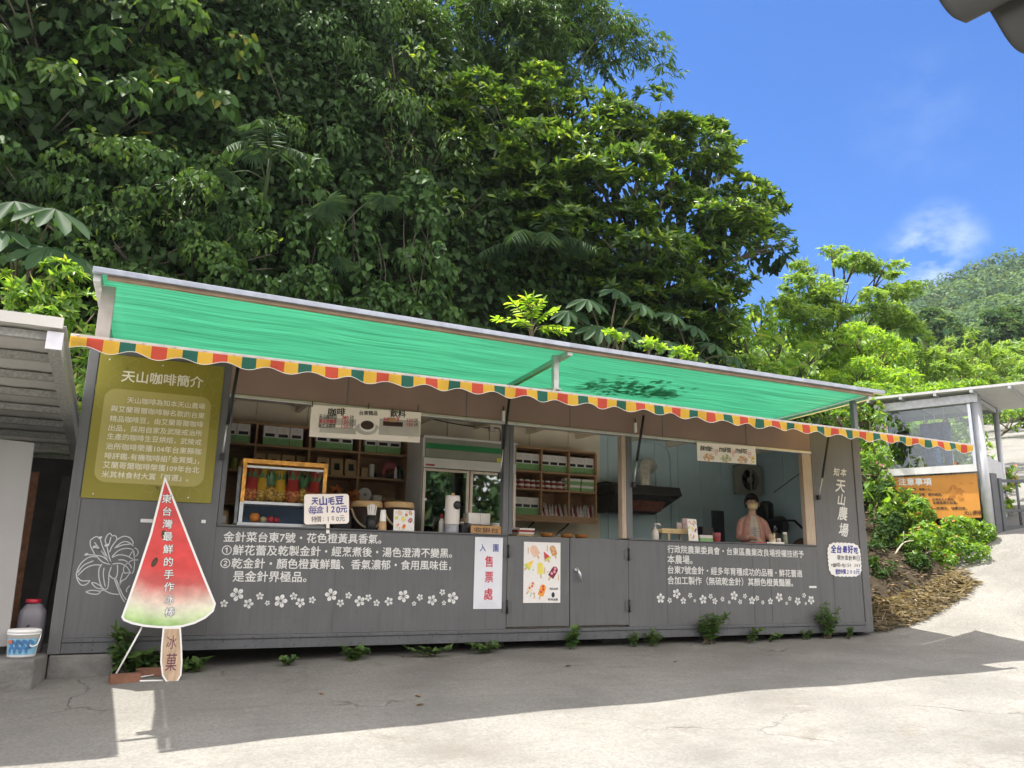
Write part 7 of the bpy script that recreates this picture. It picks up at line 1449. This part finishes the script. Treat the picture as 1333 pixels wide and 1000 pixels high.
pinnate('pale yellow-green sapling glowing in the sun just above the canopy', PY(692, 460, 3.3), [(c0+Vector((dx, 0, dz)), (a, b, c), l) for dx, dz, a, b, c, l in ((0, .1, -.05, -.2, 1, .5), (-.05, .05, -.7, -.3, .7, .55), (.05, .05, .7, -.3, .8, .5), (-.1, 0, -1, -.2, .25, .6), (.1, 0, 1, -.2, .3, .55), (-.05, -.05, -.6, -.6, .2, .5), (.08, -.05, .7, -.5, .1, .45), (0, .1, .3, -.3, .9, .45), (0, .1, -.35, -.3, .9, .5))], m_ly, .17, .075)
def shrub(name, label, spec, mt, Lm, W, dens, cat='shrub', k=5, tp='ell', group=None, dlump=False, subn=7, subk=.45, front=.6, flowers=None, droop=.15, root=None, lo=-.8, up=.3):
    LL = L3d(spec) if dlump else L3(spec); S_ = sublumps(LL, subn, subk); P, D = surf(S_, dens, front, lo); c = Vector(LL[0][0])
    if root is not None: c = Vector(root)
    else: zz = hz(c.x, c.y) if c.y > yb(c.x)-.2 else gz(c.x, c.y); c.z = min(c.z-LL[0][1][2]*.8, max(zz, c.z-2.5))
    t = thing(name, label, cat, c, group); tr, br = limbs(c, LL, .05); wood('stems', tr+br, t, m_twig); leaf_mesh('foliage', [rosette(P, D, k, Lm, W, (.7, 1.35), tp, mt, droop, up)], t)
    if flowers:
        fm, n, s = flowers; i = rng.choice(len(P), min(n, len(P)), replace=False); q = P[i]+D[i]*.05; fs_ = rosette(q, D[i], 5, s, s*.7, (1.1, 1.5), 'obov', fm, 0, .3); leaf_mesh('flowers', [fs_], t)
    return t
shrub('lit_shrub', 'bright sunlit leafy shrub rising over the left shed roof', [(20, 395, 2.9, 45, 38), (75, 385, 2.9, 42, 38), (100, 420, 2.7, 28, 45), (40, 430, 2.6, 50, 30), (110, 480, 2.6, 14, 40), (108, 540, 2.5, 12, 40)], m_ll, .12, .045, 70, tp='lance')
shrub('lit_shrub', 'low pale leaved plants peeping over the canopy edge right of the sapling', [(800, 438, 3.0, 18, 8), (850, 452, 3.0, 22, 8), (890, 462, 3.0, 18, 8)], m_ly, .11, .06, 70)
shrub('glossy_shrub', 'dense glossy shrub in the sun behind the right end of the canopy', [(1010, 455, 7.0, 45, 40), (960, 460, 5.6, 30, 40), (1060, 470, 6.6, 45, 42), (1095, 450, 7.4, 35, 30), (1030, 420, 7.6, 45, 30), (980, 430, 6.2, 30, 40), (1080, 500, 6.0, 40, 30), (980, 490, 5.0, 40, 30)], m_ll, .10, .05, 60, subn=10, subk=.36)
shrub('flowering_vine', 'vine with small pink flowers climbing behind the kiosk right end', [(1135, 560, 2.4, 22, 40), (1142, 620, 2.0, 20, 45), (1148, 670, 1.7, 20, 35), (1090, 540, 3.0, 35, 20), (1060, 530, 3.4, 40, 20), (1120, 530, 3.2, 30, 30)], m_ll, .085, .045, 110, 'vine', flowers=(mat('pink_petal', (.62, .22, .24), .6), 60, .035))
# ---- flowering shrub before the booth
fl = leaf_mat('orange_petal', (.62, .10, .03), (.72, .22, .06), (.7, .32, .10), .3, .6)
shrub('lantana_bush', 'bushy shrub covered in small orange flowers below the notice board', [(1178, 676, 1.7, 36, 34), (1220, 700, 1.5, 42, 34), (1262, 712, 1.25, 34, 32), (1205, 724, 1.1, 44, 38), (1248, 738, 1.0, 42, 38), (1160, 672, 2.0, 26, 32), (1274, 728, 1.05, 24, 30), (1225, 764, .8, 34, 24), (1255, 772, .75, 24, 18), (1178, 652, 1.8, 18, 16)], m_ll, .064, .036, 230, 'shrub', k=5, flowers=(fl, 330, .026), front=.8, subn=12, subk=.40)
shrub('shaded_bush', 'dark straggly growth between the kiosk end and the flower bush', [(1150, 690, 1.5, 24, 30), (1160, 722, 1.2, 28, 24), (1182, 740, 1.0, 30, 20), (1146, 742, .9, 18, 18), (1150, 650, 1.8, 20, 24)], m_ls, .065, .035, 170, 'shrub', subn=10, subk=.4)
shrub('gate_vine', 'young plant with pink flowers growing behind the gate bars', [(1298, 625, 1.9, 12, 22), (1308, 645, 1.6, 12, 22), (1318, 620, 2.2, 10, 14)], m_ll, .10, .05, 60, 'plant', flowers=(mat('coral_petal', (.65, .15, .12), .6), 24, .05))
# ---- sunlit growth on the right
shrub('feathery_tree', 'airy feathery tree with flat sunlit layers at the right of the sky gap', [(1012, 396, 21, 34, 14), (1055, 372, 21.5, 42, 13), (1102, 342, 22, 42, 9), (1150, 350, 22, 36, 8), (1168, 378, 21.5, 32, 10), (1098, 390, 21, 50, 13), (1045, 415, 20.5, 42, 14), (1140, 412, 21, 44, 14), (1082, 328, 22.5, 20, 5), (1045, 348, 22, 20, 6), (1172, 420, 21, 28, 16), (1075, 408, 21, 40, 12)], m_lq, .17, .036, 42, 'tree', k=7, tp='lance', dlump=True, subn=12, subk=.30, front=2, droop=.45, root=PD(1100, 520, 22), up=.1)
shrub('sunny_sapling', 'tall yellow-green saplings in front of the feathery tree', [(1120, 445, 19.5, 40, 20), (1150, 462, 19.5, 34, 26), (1110, 490, 18.5, 44, 24), (1160, 505, 18.5, 38, 22)], m_ly, .15, .04, 46, 'sapling', tp='lance', dlump=True, front=2, subn=11, subk=.34)
shrub('sunny_sapling', 'bright bamboo-like saplings with upright shoots above the booth', [(1205, 462, 21, 20, 34), (1225, 482, 20, 30, 28), (1263, 462, 21, 16, 38), (1262, 498, 20, 34, 24), (1300, 480, 21, 20, 26), (1236, 452, 21.5, 8, 26), (1284, 470, 21, 9, 30)], m_lq, .16, .04, 50, 'sapling', tp='lance', dlump=True, front=2, up=.8, subn=11, subk=.32)
shrub('sunny_bush', 'leafy green bush low behind the booth roof', [(1185, 520, 17.5, 50, 22), (1130, 522, 17, 34, 22), (1235, 510, 19, 46, 18)], m_ll, .11, .05, 70, 'bush', dlump=True, front=2, subn=10, subk=.36)
shrub('sunny_bush', 'tall yellow-green bush at the right edge under the far hill', [(1300, 507, 32, 44, 15), (1335, 490, 33, 42, 26), (1380, 480, 34, 60, 34)], m_lq, .20, .06, 26, 'bush', tp='lance', dlump=True, front=2, subn=11, subk=.34)
shrub('hedge', 'clipped yellowish hedge along the top of the upper drive', [(1295, 541, 28, 26, 12), (1335, 545, 27, 34, 13), (1380, 545, 27, 40, 15)], m_lq, .13, .05, 44, 'hedge', dlump=True, front=2, subn=10, subk=.4)
shrub('booth_bush', 'sunlit bush seen through the booth glass', [(1180, 590, 17.2, 50, 30), (1230, 585, 17.4, 46, 34), (1262, 590, 17, 26, 30), (1150, 580, 16.5, 30, 30)], m_ll, .11, .05, 40, 'bush', dlump=True, front=2)
for i, (u, v, r1, r2) in enumerate(((1195, 470, 30, 20), (1240, 478, 34, 18), (1120, 470, 34, 24), (1290, 470, 34, 18), (1060, 480, 36, 28), (1340, 455, 34, 18))):
    shrub('slope_tree', ('low green tree on the slope just above the booth roof left end', 'low green tree on the slope above the middle of the booth roof', 'low green tree on the slope under the feathery tree', 'low green tree on the slope left of the right picture edge', 'low green tree on the slope behind the canopy right end', 'low green tree on the slope at the right picture edge')[i], [(u, v, 34+i, r1, r2), (u+r1*.6, v+6, 33+i, r1*.6, r2*.7), (u-r1*.5, v+8, 33+i, r1*.6, r2*.7)], (m_ll, m_lq)[i % 2], .26, .12, 16, 'tree', dlump=True, front=2, group='low trees on the slope', subn=9, subk=.38)
for i, (u, v, r1, r2) in enumerate(((1205, 425, 30, 24), (1245, 440, 28, 22), (1290, 432, 34, 26), (1335, 425, 34, 30), (1170, 430, 26, 20))):
    shrub('hill_tree', ('dark tree right behind the feathery tree below the far hill', 'second dark tree below the far hill', 'broad dark tree under the middle of the far hill', 'dark tree at the right picture edge below the far hill', 'dark tree half hidden behind the feathery tree')[i], [(u, v, 62, r1, r2), (u+r1*.6, v+8, 60, r1*.6, r2*.7), (u-r1*.5, v+10, 60, r1*.6, r2*.7)], m_lf, .42, .2, 8, 'tree', dlump=True, front=2, group='dark trees below the hill')
# ---- forested ridge far behind
rid = [(1040, 470), (1100, 440), (1150, 408), (1195, 381), (1230, 366), (1262, 356), (1290, 347), (1333, 336), (1400, 318), (1480, 300), (1600, 290)]
DR = 230.0
def far_pt(u, f):                           # f = 0 on the crest, 1 at the foot nearer to the yard
    v = float(np.interp(u, [a for a, _ in rid], [c for _, c in rid])); c = PD(u, v+14, DR); z1 = 22.0; b = PD(u, 470, DR*.48); return Vector((c.x+(b.x-c.x)*f, c.y+(b.y-c.y)*f, c.z+(b.z-c.z)*(1-(1-f)**1.35)))
vs = []; fs = []; us = list(range(1000, 1620, 20))
for u in us:
    vs.append(tuple(far_pt(max(1040, u), 0)+Vector((30, 60, -25))))
    for k in range(11): vs.append(tuple(far_pt(u, k/10)))
for i in range(len(us)-1):
    for k in range(11): a = i*12+k; fs.append((a, a+12, a+13, a+1))
mb = MB(); mb.add(vs, fs, m_hill, True); tag(mb.build('far_hill'), kind='structure')
m_lf2 = leaf_mat('far_leaf_dark', (.022, .055, .025), (.050, .100, .040), None, .25, .7, .94, .1); m_lf3 = leaf_mat('far_leaf_light', (.070, .140, .040), (.120, .195, .065), None, .3, .7, .94, .1)
SETS = {m_lf: [], m_lf2: [], m_lf3: []}
for i in range(1700):
    u = rng.uniform(1010, 1450); f = rng.random()**1.2*.95; c = np.array(far_pt(u, f)); R_ = (1.9+3.6*rng.random()**2)*(1-.3*f); n = 70; d = unit(rng.normal(size=(n, 3))); d[:, 2] = np.abs(d[:, 2])*1.0-.15
    SETS[(m_lf, m_lf, m_lf2, m_lf3)[i % 4]].append((c+d*R_*rng.uniform(.75, 1.05, (n, 1))*np.array([1, 1, 1.1])+np.array([0, 0, R_*.6]), np.cross(d, rng.normal(size=(n, 3))), d+np.array([0, 0, .5]), np.full(n, R_*.25)*rng.uniform(.7, 1.3, n)))
leaf_mesh('forest', [(np.concatenate([q[0] for q in s]), np.concatenate([q[1] for q in s]), np.concatenate([q[2] for q in s]), np.concatenate([q[3] for q in s]), np.concatenate([q[3] for q in s])*.75, 'ell', m_) for m_, s in SETS.items()], None, 'stuff')
# ---- undergrowth covering the soil of the hillside
def cover(n, x0, x1, y0, y1, Lm, W, mt, lift=.12):
    x = rng.uniform(x0, x1, n); yg = np.linspace(y0, y1, 60); sl_ = np.array([math.hypot(1, (hz(.5*(x0+x1), b+.05)-hz(.5*(x0+x1), b-.05))/.1) for b in yg]); cdf = np.cumsum(sl_); y = np.interp(rng.random(n)*cdf[-1], cdf, yg); ok = (y > np.array([yb(a) for a in x])+.25) | (x < 9.7); x, y = x[ok], y[ok]; n = len(x); z = np.array([hz(a, b) for a, b in zip(x, y)]); z += rng.random(n)*lift; P = np.stack([x, y, z], 1)
    dx = np.array([hz(a, b+.15)-hz(a, b-.15) for a, b in zip(x, y)])/.3; D = unit(np.stack([np.zeros(n), -dx, np.ones(n)], 1)+rng.normal(size=(n, 3))*.35); return drape(P+D*lift*rng.random((n, 1)), D, Lm, W, 'heart', mt, .7, .6)
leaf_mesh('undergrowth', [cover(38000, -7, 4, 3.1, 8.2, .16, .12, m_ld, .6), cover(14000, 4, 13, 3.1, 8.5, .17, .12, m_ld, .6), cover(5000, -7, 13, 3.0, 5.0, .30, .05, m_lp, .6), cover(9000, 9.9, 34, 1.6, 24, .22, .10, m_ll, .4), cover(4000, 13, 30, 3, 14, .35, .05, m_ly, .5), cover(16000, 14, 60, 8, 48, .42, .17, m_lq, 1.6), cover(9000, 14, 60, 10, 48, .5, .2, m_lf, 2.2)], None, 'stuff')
# ---- dry straw on the bank
n = 3600; x = rng.uniform(9.82, 12.35, n); ybx = np.array([yb(a) for a in x]); y = ybx-.04+rng.random(n)**1.2*(.50-.08*(x-9.8)); k = y < 2.2; x, y = x[k], y[k]; n = len(x)
P = np.stack([x, y, np.array([hz(a, b) for a, b in zip(x, y)])+rng.random(n)*.05], 1); T = rng.normal(size=(n, 3)); T[:, 2] = np.abs(T[:, 2])*.25; m_straw = leaf_mat('dry_straw', (.20, .165, .115), (.40, .35, .265), (.14, .10, .07), .15, .8)
leaf_mesh('dry_straw', [(P, T, np.array([0, 0, 1.])+rng.normal(size=(n, 3))*.4, rng.uniform(.05, .20, n), rng.uniform(.008, .028, n), 'lance', m_straw)], None, 'stuff')
for i, (u, v) in enumerate(((1165, 722), (1195, 735))):
    q = PY(u, v, .9+.1*i); t = thing('dead_branch', ('bare pale branch sticking out of the bank by the kiosk end', 'bare pale branch under the flower bush')[i], 'branch', q, 'bare branches on the bank'); wood('stem', [([q, q+Vector((.15, -.05, .18)), q+Vector((.32, -.1, .22))], .014, .006), ([q+Vector((.15, -.05, .18)), q+Vector((.12, -.1, .36))], .009, .004)], t, mat('dead_wood', (.50, .44, .34), .8))
n = 1500; x = rng.uniform(9.85, 12.4, n); y = np.array([yb(a) for a in x])+.3+rng.random(n)*2.2; P = np.stack([x, y, np.array([hz(a, b) for a, b in zip(x, y)])+rng.random(n)*.06], 1)
leaf_mesh('leaf_litter', [(P, rng.normal(size=(n, 3))*np.array([1, 1, .3]), np.array([0, -.3, 1.])+rng.normal(size=(n, 3))*.4, rng.uniform(.04, .12, n), rng.uniform(.02, .05, n), 'ell', leaf_mat('litter_leaf', (.05, .035, .018), (.17, .12, .06), (.07, .11, .03), .1, .8))], None, 'stuff')
# ---- weeds along the foot of the kiosk
m_weed = leaf_mat('weed_leaf', (.045, .10, .025), (.09, .16, .04), None, .3, .5)
def weed(u, v, h, wd, label, Lm=.07, n=26, broad=False):
    h *= 1.05; wd *= 1.15; n = int(n*1.4)
    q = PY(u, v, -.06); q.z = gz(q.x, -.06); t = thing('weed', label, 'weed', q, 'weeds along the kiosk foot'); st = []; P = []; D = []
    for i in range(max(3, int(n/6))):
        tip = q+Vector((RND.uniform(-wd, wd), RND.uniform(-.10, .03), h*RND.uniform(.55, 1.05))); st.append(([q+Vector((RND.uniform(-wd, wd)*.4, 0, 0)), q.lerp(tip, .55)+Vector((0, 0, h*.1)), tip], .005, .002))
        for k in range(6): t_ = .3+.7*k/5; P.append(tuple(q.lerp(tip, t_))); D.append((RND.gauss(0, .6), -.3, .9))
    wood('stems', st, t, m_twig); leaf_mesh('leaves', [rosette(np.array(P), unit(np.array(D)), 5 if not broad else 3, Lm, Lm*(.42 if not broad else .75), (.8, 1.4), 'ell' if not broad else 'heart', m_weed, .2, .4)], t)
for u, v, h, wd, Lm, n, br, lab in ((160, 872, .34, .08, .10, 24, False, 'tall nettle-like weed behind the white leg of the watermelon sign'), (182, 868, .16, .16, .09, 30, True, 'low broad leaved weed at the foot of the watermelon sign'), (252, 862, .12, .14, .08, 20, True, 'low broad leaved weed right of the watermelon stick'), (375, 860, .08, .10, .06, 14, True, 'tiny weed under the kiosk below the first flower decals'), (455, 856, .13, .22, .06, 36, True, 'low spreading weed under the kiosk below the long paragraph'), (560, 852, .09, .22, .05, 30, True, 'low weed under the kiosk left of the ticket poster'), (630, 850, .10, .16, .055, 30, True, 'low weed under the kiosk below the ticket poster'), (741, 842, .24, .05, .08, 18, True, 'single upright weed under the door gap'), (825, 834, .16, .05, .05, 14, False, 'slim weed at the right door hinge'), (848, 835, .17, .09, .055, 28, False, 'bushy weed right of the doors'), (922, 833, .30, .20, .07, 64, False, 'largest bushy weed below the right hand paragraph'), (976, 832, .16, .09, .06, 24, True, 'small dark weed right of the largest weed'), (1002, 831, .10, .08, .05, 14, False, 'tiny weed below the end of the right flower row'), (1050, 829, .12, .10, .05, 16, False, 'low weed left of the tall weed by the kiosk end'), (1077, 828, .42, .14, .07, 44, False, 'tall ferny weed near the right end of the kiosk'), (1104, 826, .14, .06, .05, 12, False, 'small weed at the kiosk right corner')): weed(u, v, h, wd, lab, Lm, n, br)
# ---- leafy twig lying on the net
def net_y(u, v):
    for y in np.arange(-1.5, .1, .01):
        p = PY(u, v, float(y)); t = (p.y+1.5)/1.58; z = 2.865+(2.79-2.865)*t-.02
        if p.z <= z+.01 or y > .05: return p
    return p
best = None
for y in np.arange(-1.45, .05, .01):
    p = PY(822, 503, float(y)); t = (p.y+1.5)/1.58; e_ = abs(p.z-(2.862+(iM.z-2.862)*t*.82))
    if best is None or e_ < best[0]: best = (e_, p)
q = best[1]; tw = thing('fallen_branch', 'leafy broken branch lying on the green canopy, dark against the light', 'branch', q); P = []; T = []
nn_ = 190
for i in range(nn_):
    a = rng.uniform(-.62, .62); b = rng.normal()*.24*(1-abs(a)*.9); P.append((q.x+a, min(.0, q.y+b), 0)); T.append((rng.normal(), rng.normal(), .02))
P = np.array(P); P[:, 2] = 2.875+(iM.z-2.862)*(P[:, 1]+1.5)/1.93+.012*rng.random(nn_)
leaf_mesh('leaves', [(P, np.array(T), np.array([0, 0, 1.])+rng.normal(size=(nn_, 3))*.05, rng.uniform(.08, .15, nn_), rng.uniform(.04, .065, nn_), 'ell', m_lg)], tw)
zt = float(2.885+(iM.z-2.862)*(q.y+1.5)/1.93); wood('stem', [([(q.x-.1, q.y-.16, zt), (q.x, q.y, zt), (q.x+.2, q.y+.05, zt)], .012, .006), ([(q.x, q.y, zt), (q.x-.45, q.y+.06, zt)], .007, .003), ([(q.x+.1, q.y, zt), (q.x+.5, q.y-.04, zt)], .007, .003)], tw, m_twig)
# ---- fallen leaves on the yard
m_dead = leaf_mat('dead_leaf', (.16, .09, .04), (.26, .16, .07), None, .1, .8)
for i, (u, v, lab) in enumerate(((541, 919, 'curled brown leaf on the shaded paving left of the middle'), (548, 908, 'brown leaf on the paving nearest to the curled one'), (1008, 846, 'brown leaf on the paving below the right hand weeds'), (735, 868, 'brown leaf on the paving in front of the doors'), (420, 905, 'brown leaf on the shaded paving below the long paragraph'), (880, 862, 'brown leaf on the paving below the largest weed'))):
    d = ray(u, v); p = None
    for t in np.arange(3, 20, .02):
        p = CAM+d*t
        if p.z < gz(p.x, p.y): break
    o = leaf_mesh('fallen_leaf', [(np.array([(0, 0, .004)]), np.array([(math.cos(i*2), math.sin(i*2), .15)]), np.array([(0, .2, 1.)]), np.array([.07]), np.array([.04]), 'ell', m_dead)]); o.location = p; tag(o, lab, 'leaf', 'fallen leaves on the yard')
# ---- trees across the yard, opposite the kiosk (they show in its glass)
for i, (x, y, h) in enumerate(((-16, -26, 9), (-9, -29, 11), (-3, -26, 9.5), (3, -29, 11), (9, -26, 9.5), (15, -29, 11), (21, -26, 10), (27, -23, 10), (33, -17, 9))):
    LL = [(np.array([x+dx, y+dy, h*.55+dz-1]), np.array([r_, r_, r_*.85])) for dx, dy, dz, r_ in ((-2.6, 0, -.5, 3), (2.4, .4, 0, 3), (0, .5, 2.6, 3), (0, 1.5, -2.2, 3.2), (-3.5, .5, -3, 2.4), (3.6, .3, -3, 2.4))]
    S_ = sublumps(LL, 8, .42); d_ = []
    for c, r in S_:
        q = unit(rng.normal(size=(80, 3))); d_.append((c+r*q, q))
    P = np.concatenate([a for a, c in d_]); D = np.concatenate([c for a, c in d_])
    tree('yard_tree', 'broad green tree across the yard opposite the kiosk', 'tree', (x, y, gz(x, max(-20, y))), LL, [drape(P, D, .55, .34, 'ell', m_lf, .4)], 'trees across the yard', .3)
mb = MB(); n = 24; vs = [(0, 60, -1.5)]
for k in range(n): t = 2*math.pi*k/n; vs.append((2500*math.cos(t), 60+2500*math.sin(t), -6))
mb.add(vs, [(0, k+1, (k+1) % n+1) for k in range(n)], m_hill); tag(mb.build('valley_floor'), kind='structure')
for o in list(bpy.data.objects):
    if 'placed' in o: del o['placed']
# ---- the humid air of the valley
hm = bpy.data.materials.new('haze'); hm.use_nodes = True; hn = hm.node_tree.nodes; hn.clear(); ho = hn.new('ShaderNodeOutputMaterial'); hv = hn.new('ShaderNodeVolumePrincipled')
hv.inputs['Color'].default_value = (.82, .90, 1.0, 1); hv.inputs['Density'].default_value = .00024; hv.inputs['Anisotropy'].default_value = .2; hm.node_tree.links.new(hv.outputs['Volume'], ho.inputs['Volume'])
mb = MB(); mb.box((-60, -60, -8), (300, 260, 85), hm); tag(mb.build('haze'), kind='stuff')
